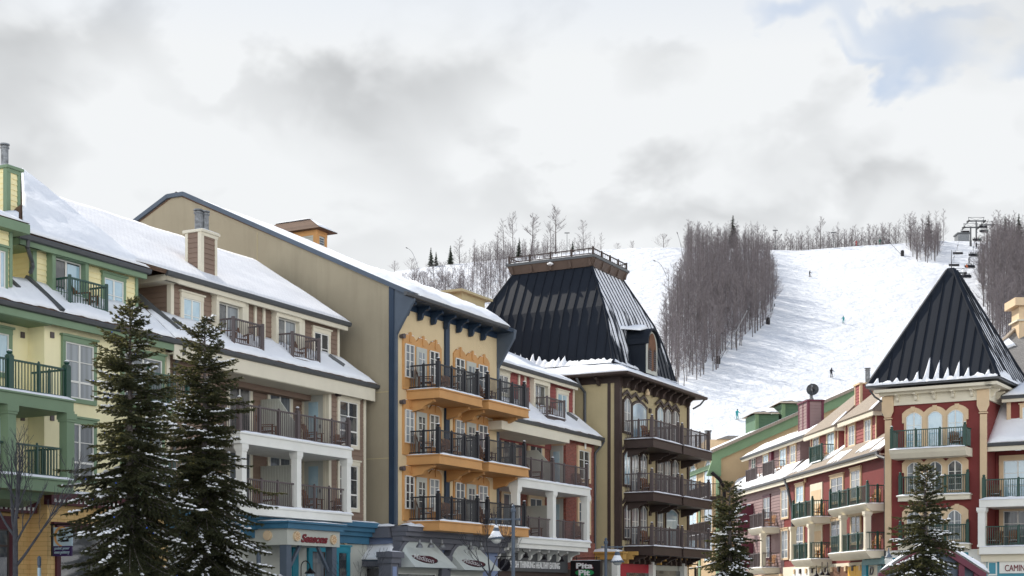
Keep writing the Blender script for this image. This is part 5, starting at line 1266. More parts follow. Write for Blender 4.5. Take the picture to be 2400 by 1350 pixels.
        for k, (x0, x1, y0, y1) in enumerate(row):
            a, b = F.u(C3, x0, .1), F.u(C3, x1, .1); pn = ((g_blue, g_blue, g_blue), (g_curt, g_grey, g_dark), (g_curt, g_grey, g_curt))[r][k]
            win(F, R, a, b, sl[r]+(.1 if r == 0 else .25), zt_-.14, .1, trim_tan, tw=0, pane=pn, cols=2 if (r or k != 1) else 1, rows=4 if (r or k != 1) else 1, arch=.28, name='balcony_door' if (r == 0 and k == 1) else 'window')
    w = lambda u, p: F.pt(u, 0, p)[:2]
    z = sl[0]; a, b = F.u(C3, 283, 1.5), F.u(C3, 885, 1.5)
    m = MB(); m.poly([F.pt(a, z-.5, .001), F.pt(a, z-.5, 1.2), F.pt(a, z-.22, 1.42), F.pt(a, z-.06, 1.5), F.pt(a, z, 1.55), F.pt(a, z, .001)], F.pt(b, 0, 0)-F.pt(a, 0, 0)); B = m.build('balcony', cream, R)
    m = MB(); m.ridge_snow(F.pt(a, z, 1.45), F.pt(b, z, 1.45), .25, .1, 5); m.build('snow', snow, B, True)
    _, s = railing(B, [w(a+.12, .12), w(a+.12, 1.4), w(b-.05, 1.4), w(b-.05, .12)], z, 1.12, dgreen, big=(1, 2), small=[0, 2, 0], bw=.16, sw=.1); s.build('snow', snow, B, True)
    for r in (1, 2):
        z = sl[r]; a, b = F.u(C3, 372, .3), F.u(C3, 906, .3)
        m = MB(); m.box(F, a-.12, b+.12, z-.32, z-.06, .001, .4); m.box(F, a-.2, b+.2, z-.058, z, .001, .5); B = m.build('balcony', cream, R)
        m = MB(); m.ridge_snow(F.pt(a-.2, z, .4), F.pt(b+.2, z, .4), .2, .08, 5+r); m.build('snow', snow, B, True)
        railing(B, [w(a, .33), w(b, .33)], z, 1.12, dgreen, big=(0, 1), small=[2], bw=.17, sw=.13)
    chair(F, F.u(C3, 810, .8), sl[0], .8, .5, 'brown snow-capped chair behind the dark green rail high on the red tower')
    # blue stripes of the shop level
    for x0, x1, y0, y1 in ((75, 150, 1090, 1170), (1085, 1165, 1010, 1100), (1150, 1228, 1080, 1160)):
        a, b, z0, z1 = F.rect(D6, x0, y0, x1, y1, .02); m = MB(); m.box(F, a, b, z0, z1, .02, .05); m.build('blue_panel', teal, R)
    pipe(R, [F.pt(-.75, zE-.1, .8), F.pt(-.5, zE-.5, .6), F.pt(-.15, zE-.8, .12), F.pt(-.15, zE-1.6, .12)], .06)
    return F, W, zE
tower()

def red_building():
    F = FR; u1 = F.u(PX, 2077); u0 = F.u(PX, 1838)
    R = thing('red_building', F.pt((u0+u1)/2, 0, -3), 'sunlit red building with two boarded dormers and dark green balcony rails beside the red tower', 'building')
    zE = F.z(C1, 1095, 575, .5); zg = F.z(C1, 700, 1285, 0); bz = F.u(C1, 790, 0)
    ze0 = zE-.42
    m = MB(); m.box(F, u0, u1-.02, zg, zE-.35, -9, 0); m.build('wall', red, R)
    m = MB(); m.box(F, u0, u1, 0, zg, -9, .1); m.build('ground_floor_wall', cream, R)
    uu0 = F.u(C1, 530, .5); uu1 = F.u(C1, 1100, .5)
    eave(F, R, uu0, u1, zE, .45, cream, 0, .42)
    pd = -1.2; zb = F.z(C1, 905, 560, pd)
    e0, e1 = F.pt(uu0, zE, .5), F.pt(u1, zE, .5); t1, t0 = F.pt(u1, zb+.3, pd-.3), F.pt(uu0, zb+.3, pd-.3)
    sk = roofslab(R, [e0, e1, t1, t0], .12, shingle_tan, 'skirt_roof')
    nn = Vector((0, 0, .015))
    for (a0, a1, b0, b1, sd) in ((.0, .22, .0, .8, 3), (.3, .42, .35, 1.0, 5), (.46, .6, .0, .55, 9), (.72, .86, .15, .7, 6), (.9, 1.0, .0, .5, 8)):
        f = lambda a, b: e0.lerp(e1, a).lerp(t0.lerp(t1, a), b)+nn
        m = MB(); m.snow(f(a0, b0), f(a1, b0), f(a1, b1), f(a0, b1), .09, 30, 8, sd, ragged=.5); m.build('snow', snow, sk, True)
    # dormers
    zU = F.z(C1, 1085, 312, pd+.45); da0, da1 = F.u(C1, 905, pd), F.u(C1, 1100, pd); db0, db1 = F.u(C1, 690, pd), F.u(C1, 862, pd)
    zV = F.z(C1, 868, 402, pd+.45)
    for a, b, zz, e_ in ((da0, da1, zU, .5), (db0, db1, zV, .3)):
        m = MB(); m.box(F, a, b, zE-.5, zz-.1, -8, pd); m.siding(F, a, b, zb-.6, zz-.3, pd, .24); m.siding(F.side2(b), -pd, 4, zb-.6, zz-.1, 0, .24); m.build('dormer_wall', red_board, R)
        for q in (a, b-.13): m = MB(); m.box(F, q, q+.14, zb-.4, zz-.3, pd+.02, pd+.07); m.build('corner_trim', trim_tan, R)
        m = MB(); m.box(F, a-.5, b+.45, zz-.36, zz-.02, pd+.25, pd+.42); m.box(F, a-.5, b+.45, zz-.1, zz-.02, pd+.01, pd+.25); S = F.side2(b); m.box(S, -pd-.42, 4, zz-.36, zz-.02, .2, .4); D = m.build('dormer_fascia', cream, R)
        pts = [F.pt(a-.6, zz, pd+.5), F.pt(b+.5, zz, pd+.5), F.pt(b+.5-.9, zz+3.1, pd-2.9), F.pt(a+2.6, zz+3.1, pd-2.9)]
        rf = roofslab(R, pts, .12, shingle_tan, 'dormer_roof')
        m = MB(); m.add([F.pt(b+.5, zz-.1, pd+.5), F.pt(b+.5, zz-.1, pd-6), F.pt(b-.4, zz+3, pd-2.9)], [(0, 1, 2)]); m.build('dormer_roof', shingle_tan, R)
        m = MB(); f = lambda s_, t_: pts[0].lerp(pts[1], s_).lerp(pts[3].lerp(pts[2], s_), t_)+nn
        m.snow(f(.9, .0), f(1, 0), f(1, .3), f(.93, .3), .12, 8, 5, 4); m.build('snow', snow, rf, True)
    for x0, y0, x1, y1 in ((930, 425, 968, 545), (1030, 388, 1068, 520)): wx(F, R, C1, x0, y0, x1, y1, pd, trim_tan, tw=.13, pane=g_curt, rows=2)
    wx(F, R, C1, 708, 500, 745, 600, pd, trim_tan, tw=.13, pane=g_grey); wx(F, R, C1, 798, 470, 840, 620, pd, trim_tan, tw=.25, pane=g_blue, name='balcony_door')
    w = lambda u, p: F.pt(u, 0, p)[:2]
    p = pd+.95; a, b = F.u(C1, 685, p), F.u(C1, 757, p); z = F.z(C1, 755, 635, p); h = F.z(C1, 755, 533, p)-z
    B = slab(F, R, a, b, z, pd+.01, p, .14, dgreen); railing(B, [w(a, pd), w(a, p), w(b, p), w(b, pd-.2)], z, h, dgreen, small=[0, 1, 0])
    for q in (a, b): m = MB(); post(m, F.pt(q, 0, p), z, z+h+.08, .13, 0, False); m.build('newel_post', dgreen, B)
    chair(F, (a+b)/2, z, pd+.4, .3, 'brown chair coloured as sunlit on the dark green attic balcony of the red building', wood_lit)
    # balconies: shorter one at left, wide one at right
    pf = 1.45
    def bay(xl, xc, xr, ytop, ylow, cols, nm, sm):
        a, b = F.u(C1, xl, pf), F.u(C1, xc, pf); zt = F.z(C1, xc, ytop, pf); zl = F.z(C1, xc, ylow, pf)
        for k, z in enumerate((zt, zl)):
            m = MB(); m.poly([F.pt(a, z-.45, .001), F.pt(a, z-.45, pf-.3), F.pt(a, z-.25, pf-.1), F.pt(a, z-.1, pf), F.pt(a, z, pf+.05), F.pt(a, z, .001)], F.pt(b, 0, 0)-F.pt(a, 0, 0)); B = m.build('balcony', cream, R)
            m = MB(); m.ridge_snow(F.pt(a, z, pf-.05), F.pt(b, z, pf-.05), .2, .06, 5+k); m.ridge_snow(F.pt(b-.05, z, pf), F.pt(b-.05, z, 0), .2, .06, 3+k); m.build('snow', snow, B, True)
            _, s = railing(B, [w(a+.1, .05), w(a+.1, pf-.12), w(b-.12, pf-.12), w(b-.12, .05)], z, 1.12, dgreen, big=(1, 2) if k == 0 else (), small=sm, bw=.16, sw=.12, gap=.14)
        for c in cols: column(F, R, F.u(C1, c, pf-.2), zl, zt-.46, pf-.2, .36, cream)
        chair(F, b-.9, zt, .7, .5, 'brown chair coloured as sunlit on the upper %s balcony of the red building' % nm, wood_lit); chair(F, b-.9, zl, .7, .4, 'brown chair coloured as sunlit on the lower %s balcony of the red building' % nm, wood_lit)
        return zt, zl
    zt, zl = bay(568, 692, 790, 982, 1245, (578, 690), 'narrow', [1, 2, 1])
    bay(797, 1033, 1150, 900, 1192, (890, 1040), 'wide', [1, 3, 1])
    # recess walls (facing the viewer) with doors, windows of the front
    for x, y0, y1 in ((682, 785, 965), ):
        pass
    dz = zt-zl
    for k in (0, 1):
        for x0, y0, x1, y1, pn in ((603, 800, 648, 890, g_blue), (820, 750, 892, 832, g_dark), (945, 705, 1000, 805, g_curt)):
            a, b, z0, z1 = F.rect(C1, x0, y0, x1, y1, 0); win(F, R, a, b, z0-.7-k*dz, z1-k*dz, 0, trim_tan, tw=.16, pane=pn if k == 0 else g_grey, rows=3, transom=.35)
        S = F.side2(F.u(C1, 672, .0)); a = .1
        a, b = F.u(C1, 690, .0), F.u(C1, 765, .0); z1 = F.z(C1, 690, 785)-k*dz
        m = MB(); m.box(F, a, b, zt-k*dz, z1, 0, .07); D = m.build('door', cream, R)
        for j in (0, 1): m = MB(); m.box(F, a+.25, b-.25, zt-k*dz+.25+j*1.05, zt-k*dz+1.1+j*.95, .07, .09); m.build('door_panel', trim_tan, D)
        uu, zz = F.q(C1, 665, 770, 0); m = MB(); m.lathe(F.pt(uu, zz-k*dz, .12), [(.05, 0), (.1, .1), (.1, .25), (.03, .33)], 8); m.build('wall_lamp', trim_tan, R)
    # soffit shadow boards over the upper balconies
    # chimney between the dormers and flue
    cf = Fr(F.o+F.n*-2.2, F.d); cu0, cu1 = F.u(C1, 965, -2.4), F.u(C1, 1000, -2.4); zc = F.z(C1, 998, 150, -2.4)
    def rchim(xa, xb, xc, ytop, ybot, p, wallm, trim, nm):
        a, b = F.u(C1, xa, p), F.u(C1, xb, p); zt_ = F.z(C1, xb, ytop, p); zb_ = F.z(C1, xb, ybot, p)-.8; S = F.off(p).side2(b)
        d = S.u(C1, xc); m = MB(); m.box(F, a, b, zb_, zt_-.12, p-d, p); m.siding(F, a, b, zb_, zt_-.12, p, .22); m.siding(S, 0, d, zb_, zt_-.12, 0, .22); o = m.build('chimney', wallm, R)
        t = MB(); t.box(S, -.05, .12, zb_, zt_-.12, .001, .06); t.box(S, d-.14, d, zb_, zt_-.12, .001, .05); t.box(F, b-.12, b, zb_, zt_-.12, p+.001, p+.05); t.box(F, a, a+.14, zb_, zt_-.12, p+.001, p+.05); t.box(F, a-.12, b+.12, zt_-.12, zt_, p-d-.1, p+.12); t.build('corner_trim', trim, o)
        return o, F.pt((a+b)/2, zt_, p-d/2)
    o, c = rchim(965, 998, 1085, 150, 290, -2.4, red_board, trim_tan, 'x'); c2 = at(*full(C1, 1042, 135), c.y); flue(o, c2, c.z, at(*full(C1, 1042, 60), c.y).z, .17)
    m = MB(); m.ridge_snow(c2-Vector((-.3, 0, .05)), c2+Vector((1.6, 0, -.05)), .8, .35, 3); m.build('snow', snow, o, True)
    # shop level: blue-green crenellated frame, yellow and brown panels, lamps
    p = .12
    def panel(T, x0, y0, x1, y1, mt, q0, q1, nm='shop_panel'):
        a, b, z0, z1 = F.rect(T, x0, y0, x1, y1, q1); m = MB(); m.box(F, a, b, z0, z1, q0, q1); return m.build(nm, mt, R)
    panel(D5, 900, 870, 1125, 1100, white, .1, .2); panel(D5, 1130, 880, 1380, 1100, cream, .1, .22); panel(D5, 1400, 860, 1660, 1100, wood, .1, .2)
    panel(D5, 1640, 850, 1740, 1100, yel, .1, .25); panel(D5, 1745, 840, 1822, 1100, yel, .1, .25); panel(D5, 1825, 790, 1885, 1100, blue_p if 0 else teal, .1, .45)
    panel(D5, 1830, 760, 2120, 830, mat('grey_teal_paint', (.13, .27, .28), .5, .06), .1, .5); panel(D5, 1890, 830, 2035, 1100, cream, .1, .3); panel(D5, 2037, 832, 2085, 1100, MATS['grey_teal_paint'], .1, .32); 
    for i in range(5): x = 1840+i*58; panel(D5, x, 740-(i*8), x+28, 775-(i*8), MATS['grey_teal_paint'], .1, .5, 'merlon')
    a, b, z0, z1 = F.rect(D5, 1935, 845, 1985, 960, .32); lettering(F, 'D', a, b, z0, z1, .34, 'lettering', sign_black, R, shear=.2, bold=.02)
    uu = F.u(C1, 600, .3)
    for i in range(11):
        u = F.u(C1, 590, .2)+(F.u(C1, 1000, .2)-F.u(C1, 590, .2))*i/10; z = F.z(C1, 700, 1290, .2)-.0; m = MB(); m.box(F, u-.16, u+.16, zl-.9, zl-.55, .1, .3); m.build('dentil', (trim_tan, dbrown)[i % 2], R)
    for x, y in ((1220, 950), (1295, 930), (1370, 935)):
        c = F.pt(*F.q(D5, x, y, 1.3), 1.3); m = MB(); m.tube([F.pt(F.u(D5, x, .2), c.z+.6, .2), F.pt(F.u(D5, x, .8), c.z+.75, .8), c+Vector((0, 0, .2))], .03, 5); L_ = m.build('gooseneck_lamp', sign_black, R)
        m = MB(); m.lathe(c-Vector((0, 0, .15)), [(.2, 0), (.14, .14), (.05, .25), (.04, .4)], 8); m.build('lamp_shade', sign_black, L_)
    # downspout at the tower
    a = F.pt(F.u(C1, 1095, .5), zE-.1, .5); b = F.u(C1, 1158, .25); pipe(R, [a, F.pt(F.u(C1, 1110, .5), zE-.35, .5), F.pt(b, zE-.55, .3), F.pt(b, 1, .3)], .1)
    return zE
zER = red_building()

def mauve_building():
    F = FR; u0 = F.u(PX, 1722); u1 = F.u(PX, 1838)
    R = thing('mauve_building', F.pt((u0+u1)/2, 0, -3), 'mauve boarded building with a snowy attic between the green-trimmed wall and the red building', 'building')
    zE = F.z(C1, 525, 742, .5); zg = F.z(C1, 550, 1300, 0)
    m = MB(); m.box(F, u0, u1-.01, 0, zE-.3, -9, 0); m.siding(F, u0, u1, zg, zE-.3, 0, .24); m.build('wall', mauve, R)
    ue0, ue1 = F.u(C1, 212, .5), F.u(C1, 528, .5)
    eave(F, R, ue0, ue1, zE, .45, cream, 0, .45)
    pd = -1.3; zb = F.z(C1, 620, 640, pd)
    e0, e1 = F.pt(ue0, zE, .5), F.pt(ue1, zE, .5); ul = F.u(C1, 305, pd); ur = F.u(C1, 625, pd)
    t0 = F.pt(F.u(C1, 240, pd-.6), zb+.2, pd-.3); t1 = F.pt(ur, zb+.2, pd-.3)
    sk = roofslab(R, [e0, e1, t1, t0], .12, shingle_tan, 'skirt_roof'); m = MB(); m.snow(e0+Vector((0, 0, .02)), e1+Vector((0, 0, .02)), t1, t0, .12, 30, 8, 4, ragged=.05); m.build('snow', snow, sk, True)
    zU = F.z(C1, 600, 492, pd+.45)
    m = MB(); m.box(F, ul, ur, zE-.6, zU-.1, -8, pd); m.siding(F, ul, ur, zb-1, zU-.2, pd, .22); m.siding(F.side2(ur), -pd, 4, zb-1, zU-.1, 0, .22); m.build('upper_wall', mauve, R)
    ua, ub = F.u(C1, 255, pd+.5), F.u(C1, 650, pd+.5)
    eave(F, R, ua, ub, zU, pd+.45, cream, pd, .34)
    a, b, c, d = F.pt(ua, zU, pd+.5), F.pt(ub, zU, pd+.5), F.pt(ub, zU+1.7, pd-2.6), F.pt(ua+1.2, zU+1.7, pd-2.6)
    rf = roofslab(R, [a, b, c, d], .12, shingle_tan, 'roof'); m = MB(); m.snow(a, b, b.lerp(c, .5), a.lerp(d, .6), .2, 30, 8, 6); m.build('snow', snow, rf, True)
    for x0, y0, x1, y1, pn in ((325, 625, 352, 700, g_grey), (398, 605, 430, 690, g_blue), (502, 570, 540, 680, g_blue), (568, 548, 600, 650, g_curt)): wx(F, R, C1, x0, y0, x1, y1, pd, trim_tan if x0 > 390 else mauve, tw=.12, pane=pn, rows=2)
    for x in (455,): uu = F.u(C1, x, pd); m = MB(); m.box(F, uu-.3, uu+.3, zb-.5, zU-.3, pd+.02, pd+.25); m.build('wall_batten', plum, R)
    w = lambda u, p: F.pt(u, 0, p)[:2]
    for xa, xb, yt, yb in ((290, 350, 660, 760), (395, 458, 628, 720)):
        p = pd+.9; a, b = F.u(C1, xa, p), F.u(C1, xb, p); z = F.z(C1, xb, yb, p)
        B = slab(F, R, a, b, z, pd+.01, p, .14, taupe); railing(B, [w(a, pd), w(a, p), w(b, p), w(b, pd-.6)], z, 1.1, taupe, small=[0, 1, 0])
        for q in (a, b): m = MB(); post(m, F.pt(q, 0, p), z, z+1.15, .13, 0, False); m.build('newel_post', taupe, B)
        chair(F, b+.3, z, pd+.3, .3, 'brown chair coloured as sunlit on the %s attic balcony of the mauve building' % ('far' if xa < 300 else 'near'), wood_lit)
    # balconies
    pf = 1.4; a, b = F.u(C1, 298, pf), F.u(C1, 387, pf); zt, zl = F.z(C1, 385, 1048, pf), F.z(C1, 385, 1298, pf)
    for k, z in enumerate((zt, zl)):
        m = MB(); m.poly([F.pt(a, z-.45, .001), F.pt(a, z-.45, pf-.3), F.pt(a, z-.25, pf-.1), F.pt(a, z-.1, pf), F.pt(a, z, pf+.05), F.pt(a, z, .001)], F.pt(b, 0, 0)-F.pt(a, 0, 0)); B = m.build('balcony', cream, R)
        m = MB(); m.ridge_snow(F.pt(a, z, pf-.05), F.pt(b, z, pf-.05), .2, .06, 5+k); m.ridge_snow(F.pt(b-.05, z, pf), F.pt(b-.05, z, 0), .2, .06, 3+k); m.build('snow', snow, B, True)
        railing(B, [w(a+.1, .05), w(a+.1, pf-.12), w(b-.12, pf-.12), w(b-.12, .05)], z, 1.12, taupe, big=(2,) if k == 0 else (), small=[1, 2, 1], bw=.16, sw=.1, gap=.14)
        S = F.side2(F.u(C1, 365, .0)); m = MB(); m.poly([F.side2(F.u(C1, 335, 0)).pt(-c_, zz) for c_, zz in ((0, z), (0, z+2.3), (.9, z+2.3), (1.3, z+1.1), (1.3, z))], F.pt(-.08, 0)-F.pt(0, 0)); m.build('wind_screen', plum, R)
        chair(F, b-.8, z, .6, .4, 'brown chair coloured as sunlit on the %s balcony of the mauve building' % ('upper', 'lower')[k], wood_lit)
    column(F, R, F.u(C1, 393, pf-.2), zl, zt-.46, pf-.2, .36, cream)
    dz = zt-zl
    for k in (0, 1):
        a, b, z0, z1 = F.rect(C1, 512, 822, 552, 990, 0); win(F, R, a, b, z0-k*dz, z1-k*dz, 0, trim_tan, tw=.14, pane=g_curt, rows=3, transom=.3)
        a, b, z0, z1 = F.rect(C1, 400, 870, 440, 960, 0); win(F, R, a, b, z0-.5-k*dz, z1-k*dz, 0, maroon, tw=.14, pane=g_grey, rows=2)
        a, b, z0, z1 = F.rect(C1, 232, 890, 262, 960, 0); win(F, R, a, b, z0-k*dz, z1-k*dz, 0, mauve, tw=.14, pane=g_dark, rows=2)
    # chimney with the dish
    p = -2.0; a, b = F.u(C1, 615, p), F.u(C1, 670, p); zt_, zb_ = F.z(C1, 668, 258, p), F.z(C1, 668, 440, p)-.8; S = F.off(p).side2(b); d = S.u(C1, 765)
    m = MB(); m.box(F, a, b, zb_, zt_-.1, p-d, p); m.siding(F, a, b, zb_, zt_-.1, p, .24); m.siding(S, 0, d, zb_, zt_-.1, 0, .24); ch = m.build('chimney', mauve, R)
    t = MB()
    for q in (-.04, d-.14): t.box(S, q, q+.2, zb_, zt_-.1, .001, .06)
    for q in (a, (a+b)/2-.08, b-.16): t.box(F, q, q+.18, zb_, zt_-.1, p+.001, p+.05)
    t.box(F, a-.12, b+.14, zt_-.1, zt_+.02, p-d-.1, p+.12); t.build('corner_trim', plum, ch)
    m = MB(); m.snow(F.pt(a, zt_+.02, p), F.pt(b, zt_+.02, p), F.pt(b, zt_+.02, p-d), F.pt(a, zt_+.02, p-d), .06, 6, 6, 3); m.build('snow', snow, ch, True)
    c = S.pt(d*.35, zt_+.02, -.4); q_ = at(*full(C1, 692, 250), c.y); c = Vector((q_.x, c.y, zt_+.02)); D = thing('satellite_dish', c, 'grey round satellite dish on top of the mauve chimney', 'satellite dish')
    m = MB(); m.lathe(c, [(.2, 0), (.2, .12), (.14, .2), (.1, 1.0), (.06, 1.3)], 8); m.build('mast', flue_m, D)
    ctr = at(*full(C1, 700, 192), c.y-.35); r = 38/2.648/3500*c.y; ax = Vector((-.25, -.9, .25)).normalized(); x = ax.cross(Vector((0, 0, 1))).normalized(); y = x.cross(ax)
    m = MB(); vs = [ctr-ax*.25]; fs = []; n = 20
    for j in range(1, 5):
        rr = r*j/4
        for i in range(n): vs.append(ctr+x*rr*cos(2*pi*i/n)+y*rr*sin(2*pi*i/n)+ax*(.25*(j/4)**2-.25))
    for i in range(n): fs.append((0, 1+i, 1+(i+1) % n))
    for j in range(3):
        for i in range(n): fs.append((1+j*n+i, 1+j*n+(i+1) % n, 1+(j+1)*n+(i+1) % n, 1+(j+1)*n+i))
    m.add(vs, fs); b_ = len(m.v); m.add([v-ax*.05 for v in vs], [f[::-1] for f in fs]); m.build('dish', gutter_m, D, True)
    m = MB(); m.beam(ctr-y*r*.7, ctr+ax*.6, .04, .04); m.beam(ctr+y*r*.7, ctr+ax*.6, .03, .03); m.cyl(ctr+ax*.5, ctr+ax*.7, .08, .08); m.build('feed_arm', flue_m, D)
    m = MB(); z = zl-.5; m.box(F, u0, u1, z-.35, z, 0, .3); m.build('cornice', trim_tan, R)
    for i in range(14): m = MB(); u = u0+.4+(u1-u0-.8)*i/13; m.box(F, u-.1, u+.1, z-.6, z-.352, 0, .25); m.build('dentil', dbrown, R)
    pipe(R, [e1+Vector((0, 0, -.2)), F.pt(F.u(C1, 540, .5), zE-.9, .4), F.pt(F.u(C1, 577, .1), zE-2.6, .12), F.pt(F.u(C1, 577, .1), zE-6, .12)], .11)
mauve_building()

def green_trim_building():
    F = Fr.vp(1688, 134, 850); R = thing('green_trimmed_building', F.pt(-4, 0, -6), 'tan building with bright green rake boards and two green roof dormers, behind the mauve one', 'building')
    S = F.side2(0)                        # wall facing the viewer, u runs inward = to the right
    a = S.u(C1, 100); sl0 = S.q(C1, 75, 575, .3); sl1 = S.q(C1, 960, 185, .3)
    za = lambda u: sl0[1]+(sl1[1]-sl0[1])*(u-sl0[0])/(sl1[0]-sl0[0])
    ue = sl1[0]+3; pk = ue
    m = MB(); m.poly([S.pt(0, 0), S.pt(ue, 0), S.pt(ue, za(ue)-.3), S.pt(0, za(0)-.3)], F.pt(-22, 0)-F.pt(0, 0)); m.build('wall', mat('warm_tan_sunlit_stucco', (.46, .34, .20), .9, .06, .5, .5, 45, 'weathered', streak=.12), R)
    m = MB(); m.poly([S.pt(sl0[0], za(sl0[0])-.1, .0), S.pt(ue, za(ue)-.1, 0), S.pt(ue, za(ue)-1.05, 0), S.pt(0, za(0)-1.05, 0), S.pt(0, za(0)-2.6, 0), S.pt(-1.3, za(0)-2.6, 0), S.pt(sl0[0], za(sl0[0])-.9, 0)], S.pt(0, 0, .35)-S.pt(0, 0, 0)); m.build('rake_board', pine_green, R)
    A, B = S.pt(sl0[0]-.3, za(sl0[0]-.3)+.1, .8), S.pt(ue, za(ue)+.1, .8); k = F.pt(-24, 0)-F.pt(0, 0)
    rf = roofslab(R, [A, B, B+k, A+k], .25, shingle_tan, 'roof'); m = MB(); m.snow(A+k, A+k*.12, B+k*.12, B+k, .1, 20, 30, 3); m.build('snow', snow, rf, True)
    m = MB(); m.box(F, -1.2, 0.02, 0, za(0)-1.2, 0, .12); m.build('corner_board', pine_green, R)
    pipe(R, [S.pt(-.9, za(0)-2.3, .5), S.pt(-.2, za(0)-2.9, .5), S.pt(S.u(C1, 152, .3), za(0)-3.6, .3), S.pt(S.u(C1, 152, .3), 2, .3)], .16, sign_black)
    # dormers standing on that roof
    for x0, xm, x1, y0, y1, y2 in ((328, 345, 490, 308, 345, 440), (488, 510, 668, 240, 280, 375)):
        u0, u1 = S.u(C1, xm, -2.5), S.u(C1, x1, -2.5); zt = S.z(C1, xm, y1, -2.5); zb = S.z(C1, xm, y2, -2.5)-1.2
        m = MB(); m.box(S, u0, u1, zb, zt, -6, -2.5); m.siding(S, u0, u1, zb, zt, -2.5, .26); m.siding(F.off(-u0), -(-2.5)*0-6+2.5-2.5+0, -2.5-0, zb, zt, 0, .26) if 0 else None; D = m.build('roof_dormer', mat('dark_green_boards', (.08, .15, .09), .7, .08), R)
        m = MB(); m.box(S, u0-.03, u0+.3, zb, zt, -2.5, -2.4); m.build('corner_trim', pine_green, D)
        zz = S.z(C1, xm+15, y0, -3.5); e = [S.pt(u0-.4, zt, -2.1), S.pt(u1, zt, -2.1), S.pt(u1, zz, -3.9), S.pt(u0+.9, zz, -3.9), S.pt(u0-.4, zt, -6.3), S.pt(u1, zt, -6.3)]
        m = MB(); m.add(e, [(0, 1, 2, 3), (0, 3, 4), (3, 2, 5, 4)]); q = m.build('dormer_roof', shingle_tan, D)
        m = MB(); m.snow(e[0].lerp(e[3], .2)+Vector((0, -.02, .03)), e[1].lerp(e[2], .2)+Vector((0, -.02, .03)), e[2]+Vector((0, 0, .03)), e[3]+Vector((0, 0, .03)), .07, 16, 5, 2, ragged=.2); m.build('snow', snow, D, True)
    # street front with pointed arch windows
    for x0, x1, y0, y1 in ((724, 768, 725, 790), (815, 860, 705, 830), (722, 768, 960, 1045), (815, 860, 945, 1030), (722, 768, 1130, 1200), (815, 860, 1120, 1200)):
        a_, b_ = F.u(B3, x0, .1), F.u(B3, x1, .1); z0, z1 = F.z(B3, x0, y1, .1), F.z(B3, x0, y0, .1)
        win(F, R, a_, b_, z0-1, z1-.3, 0, trim_tan, tw=.3, pane=g_blue, rows=3, arch=.9, head=0)
    for x in (785,): 
        u = F.u(B3, x, .1); m = MB(); m.box(F, u-.3, u+.3, 0, za(0)-2.4, 0, .1); m.build('corner_board', pine_green, R)
    a_, b_ = F.u(B3, 700, .1), F.u(B3, 880, .1); m = MB(); m.box(F, a_-5, 0, za(0)-1.7, za(0)-1.3, 0, .3); m.build('frieze', pine_green, R)
    # little balconies with a planter
    for y in (1090, 870): 
        p = 1.2; z = F.z(B3, 860, y, p); u0, u1 = F.u(B3, 715, p), F.u(B3, 850, p); B_ = slab(F, R, u0, u1, z, .1, p, .3, dbrown); w = lambda u, q: F.pt(u, 0, q)[:2]; railing(B_, [w(u0, .1), w(u0, p-.1), w(u1, p-.1), w(u1, .1)], z, 1.1, dbrown, small=[0, 3, 0])
    # low roofs beyond
    T = thing('distant_low_building', at(1690, 1040, 175)*1, 'small distant building with a snowy roof and flue below the ski slope', 'building')
    a, b = at(1655, 1050, 172), at(1712, 1050, 172); m = MB(); c0 = at(1655, 1030, 172); m.hexa([Vector((a.x, 172, 0)), Vector((b.x, 172, 0)), Vector((b.x, 182, 0)), Vector((a.x, 182, 0)), Vector((a.x, 172, c0.z)), Vector((b.x, 172, c0.z)), Vector((b.x, 182, c0.z)), Vector((a.x, 182, c0.z))]); m.build('wall', trim_tan, T)
    h0 = at(1712, 1022, 172).z; m = MB(); m.poly([Vector((a.x+1.2, 171.6, c0.z)), Vector((b.x+2, 171.6, c0.z)), Vector((b.x+1.2, 171.6, h0)), Vector((a.x+2.4, 171.6, h0))], (0, 8, 0)); r_ = m.build('roof', shingle_grey, T)
    q = at(1670, 1035, 172); flue(T, (q.x, 176), c0.z, at(1670, 1009, 176).z, .35)
green_trim_building()

